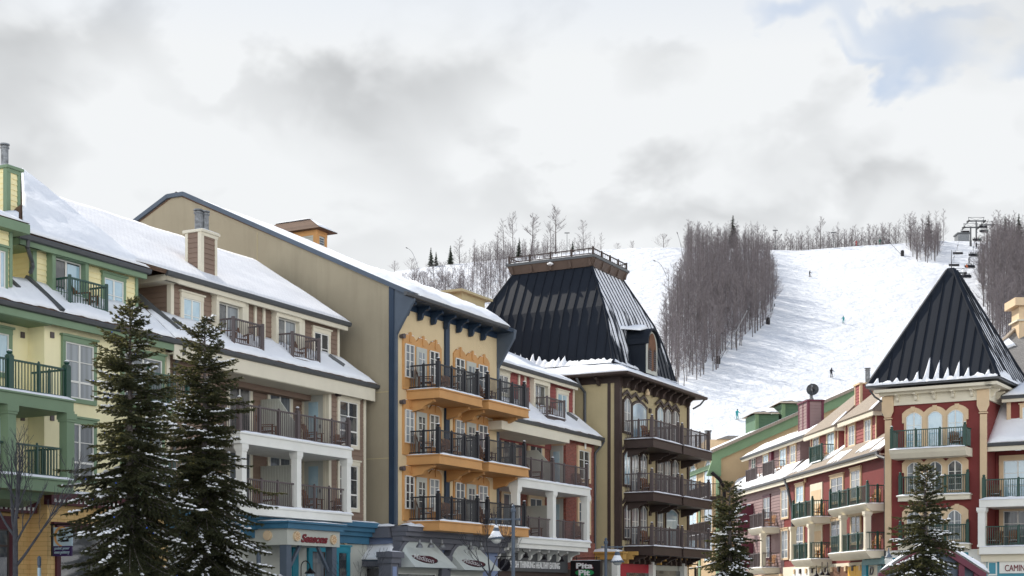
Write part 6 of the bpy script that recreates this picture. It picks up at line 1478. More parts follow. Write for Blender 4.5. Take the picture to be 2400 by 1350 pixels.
def right_building():
    F = FT; W = F.u(PX, 2312); p0 = -2.0; R = thing('right_red_building', F.pt(W+5, 0, -6), 'red building right of the tower with a snowy skirt roof and a blue shop front', 'building')
    u0 = W+.02; u1 = W+16; zg = F.z(D6, 1400, 960, .3)
    zs = F.z(C3, 1050, 305, -.2)
    m = MB(); m.box(F, u0, u1, zg, zs-.3, -10, p0); m.build('wall', red, R)
    m = MB(); m.box(F, u0-.4, u1, 0, zg-.3, -9.9, .12); m.build('ground_floor_wall', white, R)
    # skirt roof with snow, dormer above
    q = -.2; pd = -2.1; ue = F.u(C3, 1052, q); zd = F.z(C2, 1230, 1330, pd)
    zt = F.z(C2, 1170, 1150, -3.6)
    e0, e1 = F.pt(ue, zs, q), F.pt(u1, zs, q); t1, t0 = F.pt(u1, zt, -3.6), F.pt(F.u(C2, 1165, -3.6), zt, -3.6)
    sk = roofslab(R, [e0, e1, t1, t0], .15, shingle_grey, 'skirt_roof'); m = MB(); m.snow(e0+Vector((0, 0, .02)), e1+Vector((0, 0, .02)), t1, t0, .2, 50, 12, 8); m.build('snow', snow, sk, True)
    eave(F, R, ue-.05, u1, zs, q, cream, p0, .45)
    ud = F.u(C2, 1222, pd+.2); zU = F.z(C2, 1200, 1108, pd+.7)
    m = MB(); m.box(F, ud, u1, zs, zU-.05, -8, pd+.2); m.build('upper_wall', red, R)
    m = MB(); m.box(F, ud-.05, ud+.18, zs+.6, zU-.3, pd+.2, pd+.28); m.build('corner_trim', trim_tan, R)
    uu = F.u(C2, 1172, pd+.7); eave(F, R, uu, u1, zU, pd+.65, cream, pd+.2, .36)
    rr = [F.pt(uu, zU, pd+.7), F.pt(u1, zU, pd+.7), F.pt(u1, zU+2.2, -6), F.pt(uu+1.6, zU+2.2, -6)]
    rf = roofslab(R, rr, .15, shingle_grey, 'roof'); m = MB(); m.snow(rr[0]+Vector((0, 0, .02)), rr[1]+Vector((0, 0, .02)), rr[2].lerp(rr[1], .3), rr[3].lerp(rr[0], .2), .22, 40, 10, 3); m.build('snow', snow, rf, True)
    # tall hipped roof behind, with its chimney
    pb = -7; A = F.q(C2, 1085, 640, pb); a0, z0 = F.q(C2, 1130, 720, pb); ua = F.u(C2, 1090, pb); zb_ = zU; zpk = F.z(C2, 1300, 565, pb-4)
    v = [F.pt(ua-3.2, zb_-.5, pb+2.5), F.pt(u1+4, zb_-.5, pb+2.5), F.pt(u1+4, zpk, pb-4), F.pt(F.u(C2, 1300, pb-4), zpk, pb-4), F.pt(ua-3.2, zb_-.5, pb-10)]
    m = MB(); m.add(v+[F.pt(u1+4, zb_-.5, pb-10)], [(0, 1, 2, 3), (0, 3, 4), (4, 3, 2, 5)]); hr = m.build('hip_roof', shingle_grey, R)
    f = lambda x, y: on_plane(C2, x, y, v[0], v[1], v[3])+Vector((0, 0, .03))
    m = MB(); m.snow(f(1145, 765), f(1290, 715), f(1235, 660), f(1150, 715), .25, 12, 8, 5); m.build('snow', snow, hr, True)
    m = MB(); m.beam(v[0]+Vector((0, 0, .1)), v[3]+Vector((0, 0, .1)), .3, .12); m.build('hip_cap', shingle_tan, hr)
    k = f(1340, 640); c0, c1 = at(*full(C2, 1310, 640), k.y), at(*full(C2, 1365, 640), k.y); ztop = at(*full(C2, 1310, 335), k.y).z; d = c1.x-c0.x
    m = MB(); m.hexa([Vector((x, y, z)) for z in (k.z-1.5, ztop-.5) for x, y in ((c0.x, k.y), (c0.x+1.4, k.y), (c0.x+1.4, k.y+1.4), (c0.x, k.y+1.4))]); ch = m.build('chimney', trim_tan, R)
    m = MB(); m.hexa([Vector((x, y, z)) for z in (ztop-.5, ztop) for x, y in ((c0.x-.35, k.y-.35), (c0.x+1.75, k.y-.35), (c0.x+1.75, k.y+1.75), (c0.x-.35, k.y+1.75))]); m.build('chimney_cap', trim_tan, ch)
    m = MB(); zz = at(*full(C2, 1310, 515), k.y).z; m.hexa([Vector((x, y, z)) for z in (zz, zz+.1) for x, y in ((c0.x-.15, k.y-.15), (c0.x+1.55, k.y-.15), (c0.x+1.55, k.y+1.55), (c0.x-.15, k.y+1.55))]); m.build('chimney_band', cream, ch)
    # windows
    a, b, z0, z1 = F.rect(C3, 1190, 440, 1420, 740, p0); dz = F.z(C3, 1190, 440, p0)-F.z(C3, 1190, 838, p0)
    for kk in (0, 1): win(F, R, a, b, z0-kk*dz, z1-kk*dz, p0, trim_tan, tw=.25, pane=g_blue if kk == 0 else g_grey, cols=2, rows=3, name='balcony_door', head=0)
    a, b, z0, z1 = F.rect(C2, 1340, 1200, 1440, 1345, pd+.2); win(F, R, a, b, z0, z1, pd+.2, trim_tan, tw=.15, pane=g_blue)
    # balconies
    pf = .75; w = lambda u, p: F.pt(u, 0, p)[:2]; ub = F.u(C3, 995, pf); zs_ = [F.z(C3, 1040, 748, pf), F.z(C3, 1040, 1120, pf)]
    for kk, z in enumerate(zs_):
        m = MB(); m.box(F, ub, u1, z-.42, z, p0, pf); B = m.build('balcony', white, R); m = MB(); m.ridge_snow(F.pt(ub, z, pf-.12), F.pt(u1, z, pf-.12), .4, .16 if kk == 0 else .09, 5+kk); m.build('snow', snow, B, True)
        _, s = railing(B, [w(ub+.2, pf-.25), w(u1-.3, pf-.25)], z+.05, 1.12, dgreen, big=(0,) if kk == 0 else (), small=[7], bw=.17, sw=.12)
    column(F, R, F.u(C3, 1020, pf-.25), zs_[1], zs_[0]-.43, pf-.25, .4, white)
    chair(F, F.u(C3, 1120, -.5), zs_[0], -.5, .3, 'brown chair on the upper right balcony at the picture edge, beside the tower'); chair(F, F.u(C3, 1120, -.5), zs_[1], -.5, -.3, 'brown chair on the lower right balcony at the picture edge, beside the tower')
    chair(F, F.u(C3, 1270, -.5), zs_[1], -.5, .2, 'second brown chair on the lower right balcony, in front of its grey window')
    # shop front
    a = F.u(D6, 1300, .5); m = MB(); m.box(F, a, u1, zg-.35, zg, .1, .6); m.box(F, a+.15, u1, zg-.75, zg-.352, .1, .4); m.build('cornice', cream, R)
    a, b, z0, z1 = F.rect(D6, 1425, 1095, 2400, 1420, .2); m = MB(); m.box(F, a, u1, 1, z1, .1, .2); P = m.build('shop_front', mat('light_teal_paint', (.07, .27, .35), .5, .06), R)
    a, b, z0, z1 = F.rect(D6, 1440, 1130, 1575, 1345, .24); m = MB(); m.box(F, a, b, z0, z1, .2, .24); Q = m.build('panel_frame', white, R); a, b, z0, z1 = F.rect(D6, 1460, 1160, 1555, 1320, .26); m = MB(); m.box(F, a, b, z0, z1, .24, .26); m.build('panel', MATS['light_teal_paint'], Q)
    a, b, z0, z1 = F.rect(D6, 1610, 1128, 2600, 1312, .28); m = MB(); m.box(F, a, b, z0, z1, .2, .28); Q = m.build('sign_board', white, R)
    a, b, z0, z1 = F.rect(D6, 1690, 1190, 1975, 1282, .3); lettering(F, 'CAMIN', a, b, z0, z1, .3, 'lettering', sign_red, Q)
    return R
right_building()

def kiosk():
    Y = 60; ap = at(2186, 1262, Y); lo = at(2312, 1343, Y); R = thing('market_hut', Vector((ap.x, Y+2, 0)), 'small plum trimmed market hut with a snowy gable roof behind the spruce', 'hut')
    dx = lo.x-ap.x; D = 4.2; l0 = Vector((ap.x-dx, Y, lo.z)); k = Vector((.35*D, D, 0))
    m = MB(); m.poly([Vector((ap.x-dx+.35, Y+.3, 0)), Vector((ap.x+dx-.35, Y+.3, 0)), Vector((ap.x+dx-.35, Y+.3, lo.z+.1)), Vector((ap.x, Y+.3, ap.z-.25)), Vector((ap.x-dx+.35, Y+.3, lo.z+.1))], k*.9); m.build('wall', slate_blue, R)
    for s_, e in ((1, lo), (-1, l0)):
        m = MB(); q = Vector((0, 0, -.28)); m.poly([ap, e, e+q, ap+q], (.02, .25, 0)); m.build('barge_board', plum, R)
        rf = roofslab(R, [ap+Vector((0, 0, .06)), e+Vector((0, 0, .06)), e+k+Vector((0, 0, .06)), ap+k+Vector((0, 0, .06))], .08, shingle_grey, 'roof')
        m = MB(); A = [e+Vector((0, -.05, .07)), e+k+Vector((0, 0, .07)), ap+k+Vector((0, 0, .07)), ap+Vector((0, -.05, .07))]; m.snow(*A, .17, 12, 12, 3); m.build('snow', snow, rf, True)
    for x in (2252, 2288): c = at(x, 1340, Y+.2); m = MB(); m.box(Fr((c.x, Y+.2), (1, 0)), -.12, .12, 0, lo.z+.6-(x-2252)*.012, -.02, .12); m.build('post', plum, R)
kiosk()
# ================================================================== hill, forest, lift
RIDGE = [(-4000, 700), (0, 665), (910, 641), (930, 635), (1000, 626), (1085, 617), (1202, 605), (1300, 596), (1390, 586), (1500, 581), (1597, 580), (1781, 585), (1875, 587), (2000, 577), (2100, 571), (2209, 564), (2321, 567), (2500, 562), (6000, 600)]
YR = 469.0
def ridge_z(x):
    px = 1200+3500*x/YR
    for (a, b), (c, d) in zip(RIDGE, RIDGE[1:]):
        if px <= c: t = (px-a)/(c-a); t = max(0, min(1, t)); return 1.7+(1400-(b+(d-b)*t))/3500*YR
    return 1.7+800/3500*YR
def hill(x, y):
    t = (y-206)/(YR-206)
    if t <= 0: return 0.0
    zr = ridge_z(x)
    if t > 1: return zr-min(60, (y-YR)*.16+((y-YR)/60)**2)
    f = t if t > .12 else t*t/.24+.06*(t/.12)
    f = t*t/.24*.5+.5*t if t < .12 else t
    b = 1.5*noise.noise(Vector((x*.02, y*.012, 3)))*min(1, t*5)*(1-t)*2
    b += (.38*noise.noise(Vector((x*.11, y*.07, 1)))+.16*noise.noise(Vector((x*.35, y*.2, 7))))*min(1, t*5)
    if x > 105 and 0: pass
    return zr*f+b*min(1, (1-t)*12+.15)
def hill_at(px, py, above=0.0):
    lo, hi = 207.0, YR+2
    f = lambda Y: (1.7+(1400-py)/3500*Y)-hill((px-1200)/3500*Y, Y)-above
    if f(hi) > 0: Y = YR
    else:
        for _ in range(40):
            m = (lo+hi)/2
            if f(m) > 0: lo = m
            else: hi = m
        Y = lo
    x = (px-1200)/3500*Y
    return Vector((x, Y, hill(x, Y)))
def make_hill():
    xs = list(np.arange(-60, 190, 1.6)); xs = [-2500, -1200, -700, -450, -300, -220, -160, -120, -90, -75]+xs+[200, 220, 260, 330, 450, 700, 1200, 2500]
    ys = [-600, -200, 0, 60, 120, 170, 190, 200]+list(np.arange(206, 485, 1.8))+[490, 500, 520, 560, 640, 900, 1600, 3500]
    v = [(x, y, hill(x, y)) for y in ys for x in xs]; W = len(xs)
    f = [(j*W+i, j*W+i+1, (j+1)*W+i+1, (j+1)*W+i) for j in range(len(ys)-1) for i in range(W-1)]
    me = bpy.data.meshes.new('ground'); me.from_pydata(v, [], f); me.polygons.foreach_set('use_smooth', [True]*len(f))
    hs = mat('groomed_snow', (.70, .725, .76), .85, .05, .03, 1, kind='snow', s1=.3, s2=1.4, dist=1.0, fine=.05, spec=.15)
    me.materials.append(hs); o = bpy.data.objects.new('ground', me); COL.objects.link(o); tag(o, 'snow covered ground rising into the ski slope', None, None, 'structure')
make_hill()
m = MB(); m.box(Fr((0, 0), (1, 0)), -40, 45, .004, .02, -150, 10); o = m.build('street', stone); tag(o, 'grey paved village street', None, None, 'structure')

rng = random.Random(11)
def ribbon(V, Fc, a, b, w0, w1, r):
    d = b-a; t = d.cross(Vector((r.uniform(-1, 1), r.uniform(-1, 1), r.uniform(-.3, .3)))); t = t.normalized() if t.length > 1e-6 else Vector((1, 0, 0)); n = len(V)
    V += [a-t*w0/2, a+t*w0/2, b+t*w1/2, b-t*w1/2]; Fc.append((n, n+1, n+2, n+3))
def bare_proto(seed, H=13.0, spread=.2, low=.3, nb=22, tw=7, tips=3, wk=1.0):
    r = random.Random(seed); V = []; Fc = []; T = MB(); p = Vector((0, 0, -.5)); lean = Vector((r.uniform(-.03, .03), r.uniform(-.03, .03), 1)); path = [p]
    for i in range(6): path.append(Vector((lean.x*H*(i+1)/6+r.uniform(-.1, .1), lean.y*H*(i+1)/6+r.uniform(-.1, .1), H*.97*(i+1)/6)))
    rad = lambda t: .17*wk*(1-t)**.8+.02
    for i in range(6): T.cyl(path[i], path[i+1], rad(i/6), rad((i+1)/6), 5, False)
    def along(t): t *= 6; i = min(5, int(t)); return path[i].lerp(path[i+1], t-i)
    for i in range(nb):
        t = low+(1-low)*(i+r.random())/nb; a = along(min(.99, t)); az = r.uniform(0, 2*pi); L = H*spread*(1.15-t)*r.uniform(.7, 1.3)+.5
        d = Vector((cos(az), sin(az), r.uniform(.35, 1.25))).normalized(); mid = a+d*L*.5; d2 = (d+Vector((0, 0, .5))).normalized(); e = mid+d2*L*.5
        ribbon(V, Fc, a, mid, .09*wk, .06*wk, r); ribbon(V, Fc, mid, e, .06*wk, .03, r)
        for j in range(tw):
            u = r.uniform(.15, 1); b = a.lerp(mid, u*2) if u < .5 else mid.lerp(e, u*2-1); dd = (d2+Vector((r.uniform(-.9, .9), r.uniform(-.9, .9), r.uniform(-.1, .7)))).normalized(); l = L*r.uniform(.25, .5); c = b+dd*l
            ribbon(V, Fc, b, c, .045*wk, .02, r)
            for k in range(tips):
                q = b.lerp(c, r.uniform(.2, 1)); d3 = (dd+Vector((r.uniform(-.9, .9), r.uniform(-.9, .9), r.uniform(-.2, .6)))).normalized(); ribbon(V, Fc, q, q+d3*l*r.uniform(.3, .7), .026*wk, .012, r)
    tm = bpy.data.meshes.new('trunk'); tm.from_pydata(T.v, [], T.f); tm.materials.append(barkm)
    cm = bpy.data.meshes.new('crown'); cm.from_pydata([tuple(v) for v in V], [], Fc); cm.materials.append(twigm)
    return tm, cm
def fir_proto(seed, H=9):
    r = random.Random(seed); T = MB(); T.cyl((0, 0, -.3), (0, 0, H), .14, .02, 5, False); V = []; Fc = []
    z = H*.12
    while z < H:
        t = z/H; L = (1-t)*H*.2+.15
        for k in range(7):
            az = r.uniform(0, 2*pi); a = Vector((0, 0, z)); e = Vector((cos(az)*L*r.uniform(.6, 1.1), sin(az)*L*r.uniform(.6, 1.1), z-L*.2)); ribbon(V, Fc, a, e, .5*(1-t)+.16, .08, r)
        z += H*.028
    tm = bpy.data.meshes.new('trunk'); tm.from_pydata(T.v, [], T.f); tm.materials.append(barkm)
    cm = bpy.data.meshes.new('crown'); cm.from_pydata([tuple(v) for v in V], [], Fc); cm.materials.append(fir); return tm, cm
PROTO = [bare_proto(100+i, 13, (.17, .24, .2)[i % 3], (.2, .1, .05)[i % 3], 24, 9, 4, (.62, .8, .7)[i % 3]) for i in range(9)]
BIG = [bare_proto(200+i, 15, .34, .5, 15, 11, 5, 1.25) for i in range(3)]
BUSH = [bare_proto(300+i, 4.5, .55, .02, 16, 8, 4, .6) for i in range(2)]
FIRS = [fir_proto(5), fir_proto(6)]
def plant(name, pos, protos, h, label, group=None, cat='tree', pr=None, wide=1.0):
    pr = pr or rng; tm, cm = protos[pr.randrange(len(protos))]; t = thing(name, pos, label, cat, group)
    H0 = max(v.co.z for v in tm.vertices); s = h/H0; t.scale = (s*wide, s*wide, s); t.rotation_euler = (0, 0, pr.uniform(0, 2*pi))
    for nm, me in (('trunk', tm), ('crown', cm)):
        o = bpy.data.objects.new(nm, me); COL.objects.link(o); o.parent = t
    return t
def inside(poly, x, y):
    c = False; j = len(poly)-1
    for i in range(len(poly)):
        (a, b), (d, e) = poly[i], poly[j]
        if (b > y) != (e > y) and x < (d-a)*(y-b)/(e-b)+a: c = not c
        j = i
    return c
def proj(p): return 1200+3500*p.x/p.y, 1400-3500*(p.z-1.7)/p.y
WOODS = [
 ('bare tree of the dense wood between the two ski runs', 'bare trees of the wood in the middle of the slope', [(1612, 584), (1790, 586), (1806, 640), (1822, 690), (1812, 735), (1785, 775), (1750, 800), (1700, 855), (1640, 890), (1590, 915), (1560, 905), (1552, 800), (1568, 740), (1600, 670)], 2.2, 9.2, (-5, 95, 300, 469)),
 ('bare tree of the small clump left of the chair lift', 'bare trees of the clump beside the lift', [(2122, 570), (2212, 562), (2204, 592), (2190, 616), (2165, 622), (2135, 610)], 2.0, 8.6, (100, 150, 400, 469)),
 ('bare tree of the wood along the right edge right of the lift', 'bare trees of the right hand wood', [(2332, 566), (2500, 562), (2500, 830), (2330, 830), (2300, 700), (2292, 655), (2322, 600)], 2.2, 10.6, (100, 180, 330, 469)),
 ('bare tree of the open wood left of the mansard roof', 'bare trees of the open wood on the left', [(1100, 618), (1215, 606), (1300, 598), (1290, 700), (1150, 735), (1060, 700), (1085, 650)], 2.9, 6.8, (-20, 20, 380, 469)),
 ('bare shrub on the snow bank left of the mansard roof', 'shrubs on the left snow bank', [(935, 660), (1060, 650), (1100, 700), (1080, 735), (1000, 700)], 3.6, 4.5, (-40, -8, 380, 469)),
]
def forest():
    cand = []
    for wi, (lab, grp, poly, sp, h, (x0, x1, y0, y1)) in enumerate(WOODS):
        y = y0
        while y < y1:
            x = x0
            while x < x1:
                p = Vector((x+rng.uniform(-.45, .45)*sp, y+rng.uniform(-.5, .5)*sp, 0)); p.z = hill(p.x, p.y); q = proj(p)
                if inside(poly, *q): cand.append((q, p, wi, h*rng.uniform(.6, 1.15)*(1.12-.3*abs(noise.noise(p*.06)))*(.85+.4*min(1, (469-p.y)/90) if wi in (0, 2) else 1)))
                x += sp
            y += sp*1.15
    # trees standing on and just behind the crest
    for y in (472, 476, 481, 486):
        x = -12.0
        while x < 125:
            px = 1200+3500*x/y; 
            hh = None
            if 1775 < px < 2112: hh = rng.uniform(4.5, 8.0)+(y-470)*.2
            elif 2205 < px < 2250: hh = rng.uniform(4, 7.5)
            elif 1110 < px < 1390: hh = rng.uniform(3.5, 7)
            elif 1390 < px < 1600 and y > 478 and rng.random() < .35: hh = rng.uniform(2.0, 3.6)
            if hh: p = Vector((x+rng.uniform(-.6, .6), y+rng.uniform(-1, 1), 0)); p.z = hill(p.x, p.y); cand.append((proj(p), p, 9, hh))
            x += 1.25
    cand.sort(key=lambda c: -c[3]/c[1].y)
    V = []; Fa = []; Fm = []; cnt = 0; n_ind = 0
    arr = {}
    for i, pr in enumerate(PROTO+BUSH):
        arr[i] = [(np.array([v.co[:] for v in me.vertices]), np.array([list(p.vertices) for p in me.polygons])) for me in pr]
    for (q, p, wi, h) in cand:
        crest = wi == 9
        if n_ind < 285 and not crest and -50 < q[0] < 2420:
            lab, grp = WOODS[wi][0], WOODS[wi][1]
            plant('bare_tree' if wi != 4 else 'bare_shrub', p, PROTO if wi != 4 else BUSH, h, lab, grp, 'tree' if wi != 4 else 'shrub'); n_ind += 1; continue
        i = rng.randrange(len(PROTO)) if wi != 4 else len(PROTO)+rng.randrange(2)
        H0 = 13*.97 if wi != 4 else 4.4; s = h/H0; a = rng.uniform(0, 2*pi); R_ = np.array([[cos(a), sin(a), 0], [-sin(a), cos(a), 0], [0, 0, 1]])
        for mi, (vv, ff) in enumerate(arr[i]):
            V.append(vv@R_*s+np.array(p)); Fa.append(ff+cnt); Fm.append(np.full(len(ff), mi)); cnt += len(vv)
    if V:
        V = np.concatenate(V); F_ = np.concatenate([f for f in Fa]); me = bpy.data.meshes.new('far_wood')
        me.vertices.add(len(V)); me.vertices.foreach_set('co', V.astype(np.float32).ravel()); me.loops.add(F_.size); me.loops.foreach_set('vertex_index', F_.ravel().astype(np.int32))
        me.polygons.add(len(F_)); me.polygons.foreach_set('loop_start', np.arange(0, F_.size, 4, dtype=np.int32)); me.materials.append(barkm); me.materials.append(twigm)
        me.polygons.foreach_set('material_index', np.concatenate(Fm).astype(np.int32)); me.update(calc_edges=True)
        o = bpy.data.objects.new('far_wood', me); COL.objects.link(o); tag(o, 'mass of bare trees filling the woods behind the nearest trunks and along the crest', 'woodland', None, 'stuff')
    print('forest', n_ind, len(cand)-n_ind, cnt)
forest()
# trees that stand out on the skyline
for px, base, top, pr, lab, w_ in ((1182, 603, 507, PROTO, 'thin bare tree, leftmost of the tall ones on the skyline', 1.3), (1203, 603, 493, BIG, 'tall bare tree with a narrow head, second from the left on the skyline', .75), (1246, 600, 500, BIG, 'spreading forked bare tree in the middle of the skyline group', 1.25),
    (1302, 597, 484, BIG, 'tallest and broadest bare tree on the skyline above the mansard roof', 1.05), (1292, 597, 515, PROTO, 'slim bare tree close beside the tallest skyline tree', 1), (1367, 589, 510, PROTO, 'lone slim bare tree right of the tallest skyline tree', 1.2), (1408, 585, 540, PROTO, 'small faint bare tree above the right end of the roof railing', 1.2),
    (1077, 616, 549, PROTO, 'bare tree right of the dark conifers on the left skyline', 1.4), (1612, 583, 513, PROTO, 'tall bare tree at the top left corner of the middle wood', 1.5), (1923, 586, 508, BIG, 'large rounded bare tree on the crest right of the middle wood', .8), (1962, 584, 520, PROTO, 'slender bare tree just right of the large rounded crest tree', .8),
    (1683, 590, 528, PROTO, 'bare tree rising above the middle wood, left of its conifer', 1), (1755, 590, 530, PROTO, 'bare tree at the top right corner of the middle wood', 1.2), (1165, 606, 535, PROTO, 'short bare tree at the left end of the tall skyline group', 1.2),
    (2132, 572, 496, PROTO, 'tall bare tree at the left end of the clump by the lift', 1.2), (2205, 566, 508, PROTO, 'bare tree leaning over the right end of the clump by the lift', 1.2)):
    Y = YR+3; x = (px-1200)/3500*Y; z = hill(x, Y); plant('bare_tree', (x, Y, z-.3), pr, (base+4-top)/3500*Y, lab, wide=w_)
for px, base, top, lab in ((1010, 622, 572, 'dark conifer, left one of the pair on the left skyline'), (1022, 622, 583, 'dark conifer, right one of the pair on the left skyline'), (1056, 617, 567, 'dark conifer standing alone right of the conifer pair'), (1718, 600, 516, 'conifer rising out of the middle wood'), (2176, 572, 505, 'conifer in the clump beside the lift'), (1217, 604, 552, 'conifer low among the tall skyline trees'), (1342, 592, 560, 'small conifer right of the tallest skyline tree'),
    (2356, 570, 505, 'conifer at the left edge of the right hand wood'), (2388, 570, 500, 'conifer at the right edge of the photo')):
    Y = YR+1; x = (px-1200)/3500*Y; plant('conifer', (x, Y, hill(x, Y)-.3), FIRS, (base-top)/3500*Y, lab, wide=1.2)
for px, base, h, lab in ((1555, 582, 4.4, 'round bare bush alone on the crest left of the middle wood'), (1483, 583, 2.6, 'low bare bush on the crest, near the middle of the open crest'), (1447, 584, 2.2, 'low bare bush on the crest right of the lone slim tree'), (965, 632, 3.6, 'bare bush on the far left crest'), (925, 637, 3.4, 'bare bush at the very left end of the crest')):
    Y = YR+1; x = (px-1200)/3500*Y; plant('bare_bush', (x, Y, hill(x, Y)-.2), BUSH, h, lab, cat='bush')

# ---- people on the slope
def skin_body(joints, edges, radii, name, m_):
    me = bpy.data.meshes.new(name); me.from_pydata(joints, edges, []); o = bpy.data.objects.new('tmp', me); COL.objects.link(o)
    s = o.modifiers.new('s', 'SKIN'); o.modifiers.new('d', 'SUBSURF').levels = 1
    for v, r in zip(me.skin_vertices[0].data, radii): v.radius = (r, r)
    me.skin_vertices[0].data[0].use_root = True; bpy.context.view_layer.update(); ev = o.evaluated_get(bpy.context.evaluated_depsgraph_get()); nm = bpy.data.meshes.new_from_object(ev); nm.name = name
    nm.materials.clear(); nm.materials.append(m_); bpy.data.objects.remove(o); return nm
STAND = ([(0, 0, .92), (0, -.1, 1.2), (0, -.14, 1.42), (0, -.18, 1.52), (0, -.2, 1.66), (.11, -.05, .86), (.14, -.22, .48), (.15, -.05, .08), (-.11, -.05, .86), (-.14, -.22, .48), (-.15, -.05, .08), (.2, -.14, 1.38), (.36, -.24, 1.15), (.42, -.48, 1.1), (-.2, -.14, 1.38), (-.36, -.24, 1.15), (-.42, -.48, 1.1), (.15, -.18, .03), (-.15, -.18, .03)],
 [(0, 1), (1, 2), (2, 3), (3, 4), (0, 5), (5, 6), (6, 7), (0, 8), (8, 9), (9, 10), (2, 11), (11, 12), (12, 13), (2, 14), (14, 15), (15, 16), (7, 17), (10, 18)],
 [.17, .18, .17, .08, .12, .12, .09, .07, .12, .09, .07, .09, .07, .05, .09, .07, .05, .06, .06])
SIT = ([(0, 0, .1), (0, .02, .4), (0, .0, .58), (0, -.02, .68), (0, -.03, .82), (.11, -.08, .1), (.13, -.5, .12), (.13, -.52, -.3), (-.11, -.08, .1), (-.13, -.5, .12), (-.13, -.52, -.3), (.2, 0, .55), (.26, -.15, .32), (.2, -.38, .28), (-.2, 0, .55), (-.26, -.15, .32), (-.2, -.38, .28), (.13, -.64, -.34), (-.13, -.64, -.34)], STAND[1], STAND[2])
def cloth(n, c): return mat(n, c, .8, .1, 3)
clothes = {'black': cloth('black_ski_clothes', (.02, .022, .028)), 'teal': cloth('teal_ski_clothes', (.02, .25, .27)), 'red': cloth('red_ski_clothes', (.35, .03, .03)), 'green': cloth('dark_green_ski_clothes', (.03, .12, .09)), 'orange': cloth('orange_ski_clothes', (.6, .15, .04))}
BODY = {}
def body_mesh(kind, col):
    if (kind, col) not in BODY: BODY[(kind, col)] = skin_body(*(STAND if kind == 'stand' else SIT), 'person', clothes[col])
    return BODY[(kind, col)]
hm = mat('dark_helmet', (.05, .05, .055), .4)
def person(kind, pos, rz, col, label, group=None, sc_=1.0, ski=True):
    o = bpy.data.objects.new('person', body_mesh(kind, col)); COL.objects.link(o); o.location = pos; o.rotation_euler = (0, 0, rz); o.scale = (sc_,)*3; tag(o, label, 'person', group)
    def kid(m, nm, mt):
        me = bpy.data.meshes.new(nm); me.from_pydata(m.v, [], m.f); me.materials.append(mt); c = bpy.data.objects.new(nm, me); COL.objects.link(c); c.parent = o
    hz = 1.66 if kind == 'stand' else .84; hy = -.2 if kind == 'stand' else -.03
    m = MB(); m.lathe((0, hy, hz), [(.13, -.02), (.145, .05), (.11, .13), (.02, .16)], 8); kid(m, 'helmet', hm)
    if ski:
        z = 0 if kind == 'stand' else -.42; y0 = -.1 if kind == 'stand' else -.6
        for s_ in (-1, 1):
            m = MB(); m.beam((s_*.15, y0-.85, z+.02), (s_*.15, y0+.75, z+.02), .09, .03); kid(m, 'ski', sign_black)
            if kind == 'stand': m = MB(); m.cyl((s_*.42, -.48, 1.12), (s_*.6, -.1, .02), .015, .01, 4); kid(m, 'ski_pole', sign_black)
    return o
for px, py, rz, col, lab, sz in ((1897, 649, .8, 'black', 'skier in black carving across the upper slope, highest on the open run', 1.0), (1977, 758, -.5, 'teal', 'skier in a teal jacket on the middle of the open run', 1.0), (1948, 885, .2, 'black', 'skier in dark clothes low on the run, left of the pyramid roof', 1.15), (1727, 984, .4, 'teal', 'skier in dark teal at the bottom of the run above the green dormers', 1.15),
    (2006, 580, 1.0, 'red', 'tiny skier in red on the crest of the run', 1.0), (2062, 573, 0, 'green', 'tiny skier in green at the crest right of the red one', 1.0), (2288, 583, .3, 'black', 'skier in black just below the lift towers', 1.05), (2270, 618, .9, 'black', 'snowboarder in dark clothes between two lift chairs', 1.05)):
    p = hill_at(px, py); person('stand', p+Vector((0, 0, .05)), rz, col, lab, None, sz)

# ---- chair lift
def lift_tower(px, base, top, w_, label, d=.55, frame=True, b=None):
    p = b or hill_at(px, base); Y = p.y; zt = 1.7+(1400-top)/3500*Y; t = thing('lift_tower', p, label, 'lift tower', None); hw = w_/3500*Y/2
    m = MB(); m.cyl(p-Vector((0, 0, 1)), Vector((p.x, Y, p.z+(zt-p.z)*.3)), d*.65, d*.6, 10); m.cyl(Vector((p.x, Y, p.z+(zt-p.z)*.3)), Vector((p.x, Y, zt)), d*.45, d*.4, 10); m.build('mast', gutter_m, t)
    m = MB(); m.beam((p.x-hw, Y, zt), (p.x+hw, Y, zt), .3, .4); m.build('crossarm', gutter_m, t)
    for s_ in (-1, 1):
        m = MB(); m.beam((p.x+s_*hw, Y-1.4, zt-.1), (p.x+s_*hw, Y+1.4, zt+.2), .16, .28)
        for i in range(6): m.cyl((p.x+s_*hw-.1, Y-1.3+i*.52, zt-.3), (p.x+s_*hw+.1, Y-1.3+i*.52, zt-.3), .2, .2, 8)
        m.build('sheave_train', sign_black, t)
    if frame:
        m = MB(); z2 = zt+1.15
        for s_ in (-1, 1): m.beam((p.x+s_*hw*.93, Y, zt), (p.x+s_*hw*.93, Y, z2+.1), .13, .13)
        m.beam((p.x-hw, Y, z2), (p.x+hw, Y, z2), .1, .1); m.beam((p.x-hw*.9, Y, z2), (p.x, Y, zt+.3), .07, .07); m.beam((p.x+hw*.9, Y, z2), (p.x, Y, zt+.3), .07, .07); m.build('work_frame', gutter_m, t)
    return Vector((p.x-hw, Y, zt)), Vector((p.x+hw, Y, zt))
t1 = lift_tower(2275, 577, 533, 34, 'nearer dark lift tower on the crest with a wide crossarm')
t2 = lift_tower(2288, 566, 518, 38, 'taller lift tower just behind the nearer one, its work frame against the sky', b=Vector((1088/3500*476, 476, hill(1088/3500*476, 476))))
t3 = lift_tower(2313, 564, 527, 28, 'farthest lift tower, right of the tallest one', .4, b=Vector((1113/3500*488, 488, hill(1113/3500*488, 488))))
